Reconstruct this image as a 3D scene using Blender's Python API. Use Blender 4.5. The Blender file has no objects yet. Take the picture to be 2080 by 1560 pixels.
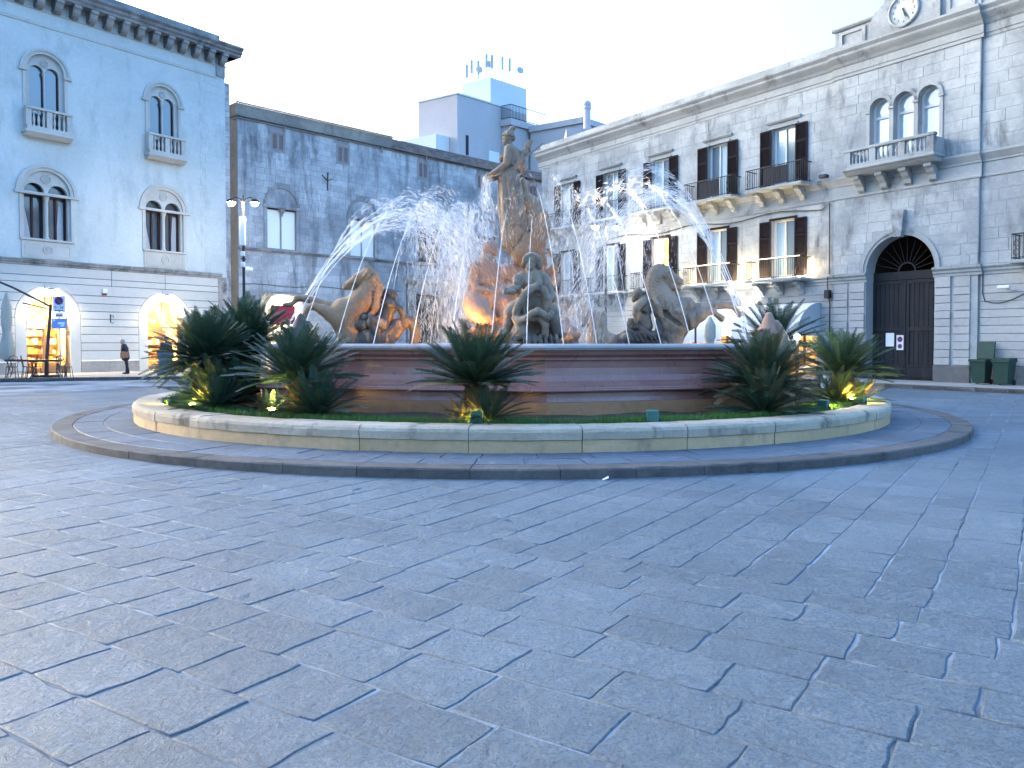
import bpy, bmesh, math, random
import numpy as np
from mathutils import Vector, Matrix
from mathutils.geometry import tessellate_polygon

random.seed(7); np.random.seed(7)
SC = bpy.context.scene
COL = SC.collection
R = math.radians
PI = math.pi

# ------------------------------------------------------------------ camera, sky, sun, exposure
cam_d = bpy.data.cameras.new('camera'); cam = bpy.data.objects.new('camera', cam_d); COL.objects.link(cam)
cam.location = (0, 0, 1.55); cam.rotation_euler = (R(90 - 1.45), 0, 0)
cam_d.sensor_width = 36; cam_d.lens = 28.04; cam_d.shift_y = -0.0202
cam_d.clip_start = 0.05; cam_d.clip_end = 3000
SC.camera = cam

SUN_EL, SUN_AZ = 6.5, 301.0            # dusk: the sun is low behind the houses on the left
world = bpy.data.worlds.new('World'); SC.world = world; world.use_nodes = True
wn = world.node_tree.nodes; wl = world.node_tree.links
sky = wn.new('ShaderNodeTexSky'); sky.sky_type = 'NISHITA'; sky.sun_disc = False
sky.sun_elevation = R(SUN_EL); sky.sun_rotation = R(SUN_AZ)
sky.air_density = .9; sky.dust_density = 10.0; sky.ozone_density = 2.9
wl.new(sky.outputs[0], wn['Background'].inputs[0]); wn['Background'].inputs[1].default_value = 0.15
sun_d = bpy.data.lights.new('sun', 'SUN'); sun_d.energy = 0.012; sun_d.angle = R(35); sun_d.color = (1.0, .93, .86)
sun = bpy.data.objects.new('sun', sun_d); COL.objects.link(sun)
_az = R(SUN_AZ); _el = R(SUN_EL)
sun.rotation_euler = Vector((-math.sin(_az) * math.cos(_el), -math.cos(_az) * math.cos(_el), -math.sin(_el))).to_track_quat('-Z', 'Y').to_euler()
vs = SC.view_settings; vs.view_transform = 'Standard'; vs.look = 'None'; vs.gamma = 1; vs.use_curve_mapping = False
vs.exposure = 4.25; vs.use_white_balance = True; vs.white_balance_temperature = 6150; vs.white_balance_tint = 11
SC.cycles.max_bounces = 6; SC.cycles.diffuse_bounces = 3; SC.cycles.glossy_bounces = 3
SC.cycles.transparent_max_bounces = 24; SC.cycles.transmission_bounces = 4
SC.cycles.caustics_reflective = False; SC.cycles.caustics_refractive = False
SC.cycles.use_denoising = True; SC.cycles.sample_clamp_indirect = 4

# ------------------------------------------------------------------ helpers
class MB:
    """collects faces; build() links them as one mesh object"""
    def __init__(s): s.v = []; s.f = []; s.sm = []
    def add(s, vs_, fs, smooth=False):
        o = len(s.v); s.v.extend([tuple(p) for p in vs_])
        for f in fs: s.f.append(tuple(i + o for i in f)); s.sm.append(smooth)
        return s
    def box(s, x0, x1, y0, y1, z0, z1):
        return s.add([(x0,y0,z0),(x1,y0,z0),(x1,y1,z0),(x0,y1,z0),(x0,y0,z1),(x1,y0,z1),(x1,y1,z1),(x0,y1,z1)],
                     [(0,3,2,1),(4,5,6,7),(0,1,5,4),(1,2,6,5),(2,3,7,6),(3,0,4,7)])
    def bbox(s, x0, x1, y0, y1, z0, z1, b=.01):
        """box with chamfered edges on all sides (a simple bevel)"""
        xs = [x0, x0+b, x1-b, x1]; ys = [y0, y0+b, y1-b, y1]; zs = [z0, z0+b, z1-b, z1]
        vs_ = []; idx = {}
        for i in range(4):
            for j in range(4):
                for k in range(4):
                    if sum(q in (0, 3) for q in (i, j, k)) == 1:
                        idx[i, j, k] = len(vs_); vs_.append((xs[i], ys[j], zs[k]))
        fs = []
        for a in range(3):
            for e in (0, 3):
                q = [];
                for (m, n) in ((1,1),(2,1),(2,2),(1,2)):
                    t = [0,0,0]; t[a] = e; t[(a+1)%3] = m; t[(a+2)%3] = n; q.append(idx[tuple(t)])
                fs.append(tuple(q if e == 3 else q[::-1]))
        for a in range(3):                      # edges
            b_, c_ = (a+1)%3, (a+2)%3
            for eb in (0, 3):
                for ec in (0, 3):
                    nb = 1 if eb == 0 else 2; nc = 1 if ec == 0 else 2
                    q = []
                    for (m, way) in ((1,0),(2,0),(2,1),(1,1)):
                        t = [0,0,0]; t[a] = m
                        if way == 0: t[b_] = eb; t[c_] = nc
                        else: t[b_] = nb; t[c_] = ec
                        q.append(idx[tuple(t)])
                    fs.append(tuple(q if (eb == 0) == (ec == 0) else q[::-1]))
        for i in (0, 3):
            for j in (0, 3):
                for k in (0, 3):
                    ii, jj, kk = (1 if i == 0 else 2), (1 if j == 0 else 2), (1 if k == 0 else 2)
                    fs.append((idx[i,jj,kk], idx[ii,j,kk], idx[ii,jj,k]))
        return s.add(vs_, fs)
    def prism(s, poly, y0, y1, axis='y'):
        """poly in (x,z), extruded from y0 to y1"""
        n = len(poly)
        tri = tessellate_polygon([[Vector((p[0], p[1], 0)) for p in poly]])
        P = (lambda p, d: (p[0], d, p[1])) if axis == 'y' else ((lambda p, d: (p[0], p[1], d)) if axis == 'z' else (lambda p, d: (d, p[0], p[1])))
        vs_ = [P(p, y0) for p in poly] + [P(p, y1) for p in poly]
        fs = [tuple(t) for t in tri] + [tuple(i + n for i in reversed(t)) for t in tri]
        fs += [(i, (i+1) % n, n + (i+1) % n, n + i) for i in range(n)]
        return s.add(vs_, fs)
    def plate(s, outer, holes, y0, y1, back=False):
        """sheet in the xz plane with holes at y0; hole reveals run to y1"""
        loops = [outer] + holes
        flat = [p for l in loops for p in l]
        tri = tessellate_polygon([[Vector((p[0], p[1], 0)) for p in l] for l in loops])
        s.add([(p[0], y0, p[1]) for p in flat], [tuple(t) for t in tri])
        for h in holes + ([outer] if back else []):
            n = len(h)
            s.add([(p[0], y0, p[1]) for p in h] + [(p[0], y1, p[1]) for p in h], [(i, (i+1) % n, n+(i+1) % n, n+i) for i in range(n)])
        if back: s.add([(p[0], y1, p[1]) for p in flat], [tuple(t) for t in tri])
        return s
    def tube(s, pts, r, n=8, cap=True, smooth=True):
        pts = [Vector(p) for p in pts]; m = len(pts)
        rr = r if isinstance(r, (list, tuple)) else [r] * m
        vs_ = []; up = None
        for i, p in enumerate(pts):
            t = (pts[min(i+1, m-1)] - pts[max(i-1, 0)])
            t = t.normalized() if t.length > 1e-9 else Vector((0,0,1))
            if up is None: up = Vector((0,0,1)) if abs(t.z) < .9 else Vector((1,0,0))
            a = t.cross(up)
            if a.length < 1e-6: a = t.orthogonal()
            a.normalize(); b = a.cross(t).normalized(); up = b
            for k in range(n):
                an = 2*PI*k/n; vs_.append(p + (a*math.cos(an) + b*math.sin(an)) * rr[i])
        fs = []
        for i in range(m-1):
            for k in range(n):
                fs.append((i*n+k, i*n+(k+1) % n, (i+1)*n+(k+1) % n, (i+1)*n+k))
        s.add(vs_, fs, smooth)
        if cap: s.add([vs_[k] for k in range(n)], [tuple(range(n))[::-1]]); s.add([vs_[(m-1)*n+k] for k in range(n)], [tuple(range(n))])
        return s
    def lathe(s, prof, n=16, c=(0,0,0), smooth=True):
        vs_ = []; m = len(prof)
        for (r, z) in prof:
            for k in range(n):
                a = 2*PI*k/n; vs_.append((c[0]+r*math.cos(a), c[1]+r*math.sin(a), c[2]+z))
        fs = [(i*n+k, i*n+(k+1) % n, (i+1)*n+(k+1) % n, (i+1)*n+k) for i in range(m-1) for k in range(n)]
        s.add(vs_, fs, smooth)
        s.add([vs_[k] for k in range(n)], [tuple(range(n))[::-1]]); s.add([vs_[(m-1)*n+k] for k in range(n)], [tuple(range(n))])
        return s
    def sweep(s, prof, path, closed=False, smooth=False):
        """prof: list of (out, z); path: list of (x, y, nx, ny): the profile is laid along the path, out along n"""
        m = len(prof); k = len(path); vs_ = []
        for (x, y, nx, ny) in path:
            for (o, z) in prof: vs_.append((x + nx*o, y + ny*o, z))
        fs = []
        for i in range(k if closed else k-1):
            a = i*m; b = ((i+1) % k)*m
            for j in range(m-1): fs.append((a+j, b+j, b+j+1, a+j+1))
        return s.add(vs_, fs, smooth)
    def sphere(s, c, r, n=12, sz=1.0):
        prof = [(max(1e-4, r*math.sin(PI*i/(n//2+2))), -r*sz*math.cos(PI*i/(n//2+2))) for i in range(n//2+3)]
        return s.lathe(prof, n, c)
    def mesh(s, name, mat=None):
        me = bpy.data.meshes.new(name); me.from_pydata(s.v, [], s.f)
        if s.sm: me.polygons.foreach_set('use_smooth', s.sm)
        if mat is not None:
            for m in (mat if isinstance(mat, (list, tuple)) else [mat]): me.materials.append(m)
        me.update(); return me
    def build(s, name, mat, parent=None, loc=None, rot=None, fixn=True):
        me = s.mesh(name, mat)
        if fixn:
            bm = bmesh.new(); bm.from_mesh(me); bmesh.ops.recalc_face_normals(bm, faces=bm.faces); bm.to_mesh(me); bm.free()
        return link(name, me, parent, loc, rot)

def link(name, me, parent=None, loc=None, rot=None):
    o = bpy.data.objects.new(name, me); COL.objects.link(o)
    if parent is not None: o.parent = parent
    if loc is not None: o.location = loc
    if rot is not None: o.rotation_euler = rot if isinstance(rot, (tuple, list)) else (0, 0, rot)
    return o
def tag(o, label=None, cat=None, group=None, kind=None):
    if label: o['label'] = label
    if cat: o['category'] = cat
    if group: o['group'] = group
    if kind: o['kind'] = kind
    return o
def thing(name, label, cat, loc=(0,0,0), rz=0, group=None):
    o = bpy.data.objects.new(name, None); COL.objects.link(o); o.location = loc; o.rotation_euler = (0,0,rz)
    o.empty_display_size = .2
    return tag(o, label, cat, group)
def kids(o): return [c for c in bpy.data.objects if c.parent == o]
def copy_tree(o, parent=None):
    ch = KIDS.get(o.name)
    if ch is None: ch = KIDS[o.name] = kids(o)
    c = o.copy(); COL.objects.link(c); c.parent = parent
    for k in ch: copy_tree(k, c)
    return c
KIDS = {}
def lamp(name, kind, energy, color, loc, parent=None, size=.1, spot=None, blend=.5, aim=None):
    d = bpy.data.lights.new(name, kind); d.energy = energy; d.color = color
    if kind in ('POINT', 'SPOT'): d.shadow_soft_size = size
    if kind == 'AREA': d.size = size
    if kind == 'SPOT': d.spot_size = spot or R(60); d.spot_blend = blend
    o = bpy.data.objects.new(name, d); COL.objects.link(o); o.location = loc
    if parent is not None: o.parent = parent
    if aim is not None: o.rotation_euler = (Vector(aim) - Vector(loc)).to_track_quat('-Z', 'Y').to_euler()
    return o

# ------------------------------------------------------------------ materials
def nodes(name):
    m = bpy.data.materials.new(name); m.use_nodes = True
    nt = m.node_tree; b = nt.nodes['Principled BSDF']
    return m, nt.nodes, nt.links, b
def rgb(c): return (c[0], c[1], c[2], 1)
def plain(name, col, rough=.6, metal=0, spec=.4, emit=None, es=0):
    m, n, l, b = nodes(name)
    b.inputs['Base Color'].default_value = rgb(col); b.inputs['Roughness'].default_value = rough
    b.inputs['Metallic'].default_value = metal; b.inputs['Specular IOR Level'].default_value = spec
    if emit: b.inputs['Emission Color'].default_value = rgb(emit); b.inputs['Emission Strength'].default_value = es
    return m
def noise(n, l, co, scale, detail=5, rough=.6, dist=0, vec_scale=None):
    if vec_scale is not None:
        mp = n.new('ShaderNodeMapping'); mp.inputs['Scale'].default_value = vec_scale; l.new(co, mp.inputs[0]); co = mp.outputs[0]
    t = n.new('ShaderNodeTexNoise'); t.inputs['Scale'].default_value = scale; t.inputs['Detail'].default_value = detail
    t.inputs['Roughness'].default_value = rough; t.inputs['Distortion'].default_value = dist
    l.new(co, t.inputs['Vector']); return t.outputs[0]
def ramp(n, l, fac, a, b, c0=0.0, c1=1.0):
    r = n.new('ShaderNodeMapRange'); r.inputs[1].default_value = a; r.inputs[2].default_value = b
    r.inputs[3].default_value = c0; r.inputs[4].default_value = c1; r.clamp = True
    l.new(fac, r.inputs[0]); return r.outputs[0]
def mixc(n, l, fac, a, b, mode='MIX'):
    m = n.new('ShaderNodeMix'); m.data_type = 'RGBA'; m.blend_type = mode; m.clamp_factor = True
    for sock, val in ((m.inputs[0], fac), (m.inputs[6], a), (m.inputs[7], b)):
        if isinstance(val, (int, float)): sock.default_value = val
        elif isinstance(val, tuple): sock.default_value = rgb(val)
        else: l.new(val, sock)
    return m.outputs[2]
def mathn(n, l, op, a, b=None):
    m = n.new('ShaderNodeMath'); m.operation = op
    for i, v in enumerate((a, b)):
        if v is None: continue
        if isinstance(v, (int, float)): m.inputs[i].default_value = v
        else: l.new(v, m.inputs[i])
    return m.outputs[0]
def stone(name, c1, c2, c3=None, scale=1.0, blot=(.4, .62), stain=(.55, .72), streak=None, tone=.0, rough=.85, bump=.25, bscale=18, fine=.18, spec=.25, tint=None, coord='Object'):
    """weathered masonry: c1/c2 blotches, c3 stains (streak = (sx,sy,sz) stretches them), tone = per-piece variation"""
    m, n, l, b = nodes(name)
    tc = n.new('ShaderNodeTexCoord'); co = tc.outputs['Object']
    if coord == 'World':
        g = n.new('ShaderNodeNewGeometry'); co = g.outputs['Position']
    n1 = ramp(n, l, noise(n, l, co, .55*scale, 6, .62, .4), *blot)
    col = mixc(n, l, n1, c1, c2)
    if c3 is not None:
        n2 = ramp(n, l, noise(n, l, co, .9*scale, 7, .68, .3, streak), *stain)
        col = mixc(n, l, n2, col, c3)
    nf = noise(n, l, co, 9*scale, 6, .7)
    hs = n.new('ShaderNodeHueSaturation'); hs.inputs['Saturation'].default_value = 1
    val = ramp(n, l, nf, .25, .75, 1-fine, 1+fine)
    if tone:
        oi = n.new('ShaderNodeObjectInfo'); g2 = n.new('ShaderNodeNewGeometry')
        s1 = mathn(n, l, 'FRACT', mathn(n, l, 'ADD', oi.outputs['Random'], g2.outputs['Random Per Island']))
        val = mathn(n, l, 'MULTIPLY', val, ramp(n, l, s1, 0, 1, 1-tone, 1+tone))
    l.new(val, hs.inputs['Value']); l.new(col, hs.inputs['Color'])
    l.new(hs.outputs[0], b.inputs['Base Color'])
    b.inputs['Roughness'].default_value = rough; b.inputs['Specular IOR Level'].default_value = spec
    bp = n.new('ShaderNodeBump'); bp.inputs['Strength'].default_value = bump; bp.inputs['Distance'].default_value = .03
    l.new(noise(n, l, co, bscale*scale, 6, .65), bp.inputs['Height']); l.new(bp.outputs[0], b.inputs['Normal'])
    return m
def glass(name, col=(.05,.07,.09), rough=.06, warp=.02):
    m, n, l, b = nodes(name)
    b.inputs['Base Color'].default_value = rgb(col); b.inputs['Roughness'].default_value = rough
    b.inputs['Specular IOR Level'].default_value = .9; b.inputs['IOR'].default_value = 1.7
    bp = n.new('ShaderNodeBump'); bp.inputs['Strength'].default_value = warp; bp.inputs['Distance'].default_value = .2
    tc = n.new('ShaderNodeTexCoord'); l.new(noise(n, l, tc.outputs['Object'], 1.3, 2, .5), bp.inputs['Height']); l.new(bp.outputs[0], b.inputs['Normal'])
    return m
def emis(name, col, s):
    m, n, l, b = nodes(name)
    b.inputs['Base Color'].default_value = rgb(col); b.inputs['Emission Color'].default_value = rgb(col); b.inputs['Emission Strength'].default_value = s
    return m
M = {}
M['plaster'] = stone('pale_plaster', (.44,.475,.455), (.50,.535,.515), (.32,.36,.36), scale=.7, stain=(.52,.74), streak=(1.3,1.3,.45), tone=0, bump=.15, bscale=14, fine=.09)
M['plaster_trim'] = stone('carved_limestone', (.46,.45,.41), (.40,.39,.355), (.24,.24,.225), scale=.9, stain=(.62,.8), tone=.04, bump=.12, fine=.08)
M['rust_left'] = stone('smooth_limestone_courses', (.52,.51,.46), (.46,.455,.42), (.34,.335,.31), scale=.45, stain=(.6,.85), tone=.05, bump=.1, fine=.06)
M['joint'] = plain('dark_joint', (.10,.095,.09), .95)
M['cornice_dark'] = stone('blackened_cornice_stone', (.17,.175,.175), (.32,.325,.315), (.06,.065,.07), scale=1.3, stain=(.52,.7), streak=(1,1,.4), tone=.08, bump=.4)
M['cement'] = stone('grey_cement_plinth', (.34,.31,.27), (.25,.23,.205), (.15,.14,.13), scale=.8, stain=(.55,.75), bump=.2)
M['grey_ashlar'] = stone('stained_grey_ashlar', (.43,.45,.455), (.25,.268,.28), (.105,.113,.122), scale=.55, blot=(.42,.6), stain=(.50,.68), streak=(1.8,1.8,.4), tone=.11, bump=.35, fine=.16)
M['mortar_grey'] = stone('grey_mortar', (.30,.30,.29), (.20,.205,.21), (.10,.10,.105), scale=.5, streak=(1.6,1.6,.5), bump=.4)
M['ochre_wall'] = stone('blotched_ochre_render', (.30,.27,.22), (.20,.185,.16), (.10,.10,.095), scale=.7, stain=(.5,.7), bump=.4)
M['rubble'] = stone('eroded_rubble', (.42,.38,.33), (.26,.25,.23), (.10,.10,.10), scale=1.3, stain=(.52,.66), bump=.7, fine=.25)
M['right_ashlar'] = stone('weathered_right_ashlar', (.40,.42,.41), (.275,.293,.295), (.12,.13,.133), scale=.8, blot=(.42,.58), stain=(.54,.70), streak=(1.6,1.6,.45), tone=.055, bump=.3, fine=.14)
M['right_trim'] = stone('right_carved_stone', (.35,.365,.355), (.28,.295,.29), (.095,.10,.10), scale=1.0, stain=(.55,.70), streak=(1,1,.6), tone=.05, bump=.2, fine=.1)
M['right_rust'] = stone('right_rusticated_stone', (.40,.395,.37), (.34,.34,.325), (.17,.172,.17), scale=.7, stain=(.57,.76), tone=.06, bump=.45, bscale=12, fine=.1)
M['beige_wall'] = stone('beige_render', (.47,.445,.435), (.42,.40,.39), (.35,.335,.33), scale=.25, stain=(.55,.8), streak=(1.5,1.5,.3), bump=.05, fine=.04)
M['pale_wall'] = plain('pale_rooftop_render', (.58,.62,.61), .8)
M['shutter'] = plain('brown_black_shutter_paint', (.012,.009,.013), .8, 0, .12)
M['shutter_grey'] = plain('faded_grey_shutter', (.27,.25,.25), .75)
M['frame_white'] = plain('white_window_frame', (.66,.66,.64), .45)
M['frame_red'] = plain('dark_red_window_frame', (.035,.016,.018), .6, 0, .2)
M['curtain'] = plain('pale_curtain', (.34,.37,.39), .9)
M['dark_room'] = plain('dark_room', (.03,.03,.035), .9)
M['glass'] = glass('window_glass')
M['glass_pale'] = glass('curtained_window_glass', (.38,.50,.54), .08)
M['board'] = plain('white_blind_board', (.74,.76,.72), .7)
M['iron'] = plain('black_iron', (.018,.018,.02), .5, 0, .4)
M['rust_iron'] = plain('rusty_iron', (.06,.04,.035), .8)
M['wood_gate'] = stone('weathered_dark_gate_wood', (.018,.020,.023), (.012,.014,.017), (.034,.031,.028), scale=1.6, stain=(.5,.7), streak=(3,3,.25), bump=.3, fine=.2, rough=.7)
M['tile'] = stone('weathered_roof_tile', (.20,.15,.12), (.14,.12,.105), (.07,.07,.065), scale=3, stain=(.5,.7), tone=.22, bump=.3)
M['roof'] = plain('flat_roof', (.25,.24,.23), .9)
M['shop_wall'] = plain('cream_shop_wall', (.75,.62,.38), .8)
M['shop_wood'] = plain('shop_wood', (.30,.16,.075), .5)
M['shop_yellow'] = plain('yellow_green_shop_paint', (.62,.58,.06), .6)
M['lamp_warm'] = emis('lit_warm_bulb', (1.0,.72,.32), 60)
M['lamp_white'] = emis('lit_street_lamp', (1.0,.86,.66), 60)
M['paper'] = plain('white_paper', (.72,.72,.70), .7)
M['black'] = plain('black_paint', (.012,.012,.013), .5)
M['white_plastic'] = plain('white_plastic', (.66,.67,.66), .4)
# ------------------------------------------------------------------ ground, paving, pavements
CX, CY = 0.0, 18.1                      # centre of the fountain
R_ISL, R_PL, R_PLI = 9.08, 7.78, 7.28
ISL_Z, PL_Z, SOIL_Z = .12, .46, .42

def paving_mat(name, c1, c2, c3, tone=.1, rough=.62, grain=26, spec=.35, bump=.8):
    m, n, l, b = nodes(name)
    g = n.new('ShaderNodeNewGeometry'); co = g.outputs['Position']
    big = ramp(n, l, noise(n, l, co, .7, 5, .6, .3), .35, .65)
    col = mixc(n, l, big, c1, c2)
    md = noise(n, l, co, grain, 8, .72, .2)
    col = mixc(n, l, ramp(n, l, md, .47, .60), col, c3)
    col = mixc(n, l, mathn(n, l, 'MULTIPLY', ramp(n, l, noise(n, l, co, grain*1.4, 8, .75, .3), .50, .70), .55), col, tuple(v*1.6 for v in c2))
    col = mixc(n, l, mathn(n, l, 'MULTIPLY', ramp(n, l, noise(n, l, co, 7.5, 6, .7, .5), .46, .66), .55), col, c3)
    col = mixc(n, l, mathn(n, l, 'MULTIPLY', ramp(n, l, noise(n, l, co, .35, 4, .6, .5), .45, .7), .45), col, tuple(v*1.5 for v in c2))
    pit_shade = ramp(n, l, noise(n, l, co, grain*2.3, 4, .6, .1), .52, .64)
    col = mixc(n, l, mathn(n, l, 'MULTIPLY', pit_shade, .6), col, (.04,.046,.055))  # hollows of the stone shaded in the colour itself
    lgt = ramp(n, l, noise(n, l, co, 2.4, 8, .8, .8), .56, .74)
    col = mixc(n, l, mathn(n, l, 'MULTIPLY', lgt, .5), col, (.27,.29,.31))
    oi = n.new('ShaderNodeObjectInfo')
    r_ = mathn(n, l, 'FRACT', mathn(n, l, 'ADD', oi.outputs['Random'], g.outputs['Random Per Island']))
    hs = n.new('ShaderNodeHueSaturation'); l.new(col, hs.inputs['Color']); l.new(ramp(n, l, r_, 0, 1, 1-tone, 1+tone), hs.inputs['Value'])
    l.new(hs.outputs[0], b.inputs['Base Color'])
    l.new(ramp(n, l, md, .3, .7, rough+.1, rough-.12), b.inputs['Roughness']); b.inputs['Specular IOR Level'].default_value = spec
    bp = n.new('ShaderNodeBump'); bp.inputs['Strength'].default_value = bump; bp.inputs['Distance'].default_value = .022
    h = mathn(n, l, 'ADD', mathn(n, l, 'MULTIPLY', noise(n, l, co, grain*1.2, 9, .78), .8), mathn(n, l, 'MULTIPLY', noise(n, l, co, 9, 7, .72, .6), 2.2))
    l.new(h, bp.inputs['Height']); l.new(bp.outputs[0], b.inputs['Normal'])
    return m
M['paver'] = paving_mat('grey_lava_stone_paver', (.090,.121,.142), (.116,.148,.168), (.058,.083,.101), tone=.12)
M['island_paver'] = paving_mat('blue_grey_island_paver', (.080,.104,.130), (.100,.126,.152), (.058,.08,.102), tone=.14)
M['kerb'] = stone('dark_lava_kerb', (.085,.078,.072), (.115,.105,.095), (.055,.05,.048), scale=2.2, stain=(.5,.7), tone=.12, bump=.5, fine=.2, coord='World')
def mortar_mat():
    m, n, l, b = nodes('sandy_mortar')
    g = n.new('ShaderNodeNewGeometry'); co = g.outputs['Position']
    f = ramp(n, l, noise(n, l, co, .55, 5, .6, .3), .36, .60)
    col = mixc(n, l, f, (.045,.055,.064), (.24,.27,.29))
    l.new(col, b.inputs['Base Color']); b.inputs['Roughness'].default_value = .95
    bp = n.new('ShaderNodeBump'); bp.inputs['Strength'].default_value = .6; bp.inputs['Distance'].default_value = .02
    l.new(noise(n, l, co, 40, 4, .6), bp.inputs['Height']); l.new(bp.outputs[0], b.inputs['Normal'])
    return m
M['mortar'] = mortar_mat()
M['mortar_pale'] = stone('pale_island_mortar', (.40,.39,.37), (.28,.275,.26), (.12,.115,.11), scale=3, stain=(.5,.62), coord='World')

g = MB()
g.add([(-300,-60,-.0055),(300,-60,-.0055),(300,500,-.0055),(-300,500,-.0055)], [(0,1,2,3)])
ground = tag(g.build('ground', M['mortar']), 'stone paved square around the fountain', 'paving', kind='structure')

A1 = R(-33.5)
e1 = Vector((math.cos(A1), math.sin(A1))); e2 = Vector((-e1.y, e1.x))    # e1 along the near rows, e2 across them (56.5 deg)
def paver_mesh(cx_, cy_, L, W, ax, ay, gap, rnd, fine=True):
    """one paving stone: uneven outline, chamfer, slightly dished and tilted top; world coordinates about its centre"""
    L2, W2 = L/2 - gap, W/2 - gap
    n = 4 if fine else 2
    pts = []
    for (ax0, ay0, ax1, ay1) in ((-1,-1,1,-1), (1,-1,1,1), (1,1,-1,1), (-1,1,-1,-1)):
        for k in range(n):
            t = k/n; x = (ax0 + (ax1-ax0)*t) * L2; y = (ay0 + (ay1-ay0)*t) * W2
            j = .008 if k else .009
            if k == 0: x *= 1 - .012*rnd.random(); y *= 1 - .015*rnd.random()
            pts.append((x + rnd.uniform(-j, j), y + rnd.uniform(-j, j)))
    tx, ty = rnd.uniform(-.0035, .0035), rnd.uniform(-.0035, .0035); h = rnd.uniform(-.0015, .002)
    ch = rnd.uniform(.005, .012)
    m = len(pts); vs_ = []
    for (sc, dz) in ((1.0, -.03), (1.0, -.004), (None, 0.0), (None, 0.0)):
        for (x, y) in pts:
            if sc is None:
                d = max(.01, math.hypot(x, y)); x2, y2 = x*(1-ch/d), y*(1-ch/d)
            else: x2, y2 = x, y
            vs_.append((ax.x*x2 + ay.x*y2, ax.y*x2 + ay.y*y2, h + dz + x2*tx + y2*ty ))
    for (x, y) in pts:
        x2, y2 = x*rnd.uniform(.45, .7), y*rnd.uniform(.45, .7); vs_.append((ax.x*x2 + ay.x*y2, ax.y*x2 + ay.y*y2, h + x2*tx + y2*ty + rnd.uniform(-.0025, .003)))
    vs_.append((0, 0, h + rnd.uniform(-.003, .003)))
    fs = [(r*m+i, r*m+(i+1) % m, (r+1)*m+(i+1) % m, (r+1)*m+i) for r in (0, 1, 3) for i in range(m)]
    fs += [(4*m+i, 4*m+(i+1) % m, 5*m) for i in range(m)]
    return vs_, fs
rnd = random.Random(11)
stones_ = []
def seen(x, y, pad=.9): return y > 2.0 and abs(x) < .665*y + pad and math.hypot(x-CX, y-CY) > R_ISL - .55
t = -4.0
SEAM = 5.2
while t < SEAM - .05:
    w = min(rnd.uniform(.32, .44), SEAM - t)
    if SEAM - t - w < .25: w = SEAM - t
    s = -14 + rnd.random()
    while s < 14:
        L = rnd.uniform(.36, .70)
        c = e1*(s+L/2) + e2*(t+w/2)
        if seen(c.x, c.y): stones_.append((c.x, c.y, L, w, e1, e2))
        s += L
    t += w
s = -26.0
while s < 24:
    w = rnd.uniform(.33, .46)
    t = SEAM - rnd.random()*.0
    while t < 46:
        L = rnd.uniform(.40, .80) if t > SEAM + .1 else rnd.uniform(.25, .7)
        c = e1*(s+w/2) + e2*(t+L/2)
        if seen(c.x, c.y) and c.y < 30: stones_.append((c.x, c.y, L, w, e2, e1))
        t += L
    s += w
stones_.sort(key=lambda q: math.hypot(q[0], q[1]))
rest = MB()
for i, (x, y, L, w, ax, ay) in enumerate(stones_):
    d = math.hypot(x, y)
    gap = rnd.choice((.002, .003, .005, .008)) if d < 12 else .006
    vs_, fs = paver_mesh(x, y, L, w, ax, ay, gap, rnd, d < 9)
    if i < 300:
        me = bpy.data.meshes.new('paving_stone'); me.from_pydata(vs_, [], fs); me.materials.append(M['paver']); me.polygons.foreach_set('use_smooth', [True]*len(fs)); me.update()
        link('paving_stone', me, ground, (x, y, 0))
    else: rest.add([(a+x, b+y, c) for a, b, c in vs_], fs)
tag(rest.build('far_paving_stones', M['paver'], ground), kind='stuff')

# traffic island: base, kerb stones and paving stones
isl = MB(); N = 180
isl.lathe([(R_ISL-.04, -.02), (R_ISL-.04, ISL_Z-.018), (R_PLI-.1, ISL_Z-.018), (R_PLI-.1, -.02)], N, (CX, CY, 0), smooth=False)
island = tag(isl.build('island_pavement', M['mortar_pale']), 'raised round pavement around the fountain planter', 'pavement', kind='structure')
JR = random.Random(44)
def arc_block(mb, r0, r1, a0, a1, z0, z1, ch=.01, n=5, inner_drop=0):
    """a stone following the circle; chamfered top edges"""
    vs_ = []
    for k in range(n+1):
        a = a0 + (a1-a0)*k/n; ca, sa = math.cos(a), math.sin(a)
        for (r, z) in ((r1, z0), (r1, z1-ch), (r1-ch, z1), (r0+ch, z1-inner_drop), (r0, z1-ch-inner_drop), (r0, z0)):
            r += JR.uniform(-.004, .004); z += JR.uniform(-.003, .003); vs_.append((CX + r*ca, CY + r*sa, z))
    m = 6; fs = []
    for k in range(n):
        for j in range(m): fs.append((k*m+j, k*m+(j+1) % m, (k+1)*m+(j+1) % m, (k+1)*m+j))
    fs += [tuple(range(m))[::-1], tuple(n*m+j for j in range(m))]
    mb.add(vs_, fs); return mb
def ring(parent, name, mat, r0, r1, z0, z1, lens, gap, ch, jit=0, a_from=PI*.92, a_to=PI*2.08, rr=None):
    rr = rr or random.Random(3); a = a_from
    while a < a_to:
        da = rr.uniform(*lens)/r1
        dz = rr.uniform(-jit, jit); dr = rr.uniform(-jit, jit)
        arc_block(MB(), r0, r1+dr, a+gap/r1, a+da-gap/r1, z0, z1+dz, ch).build(name, mat, parent)
        a += da
rr = random.Random(5)
ring(island, 'kerb_stone', M['kerb'], R_ISL-.34, R_ISL, -.02, ISL_Z, (.85, 1.35), .003, .018, .003, rr=rr)
mid = (R_ISL-.34 + R_PL)/2
ring(island, 'paving_stone', M['island_paver'], mid+.004, R_ISL-.345, 0, ISL_Z, (.45, .95), .008, .008, .003, rr=rr)
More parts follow.
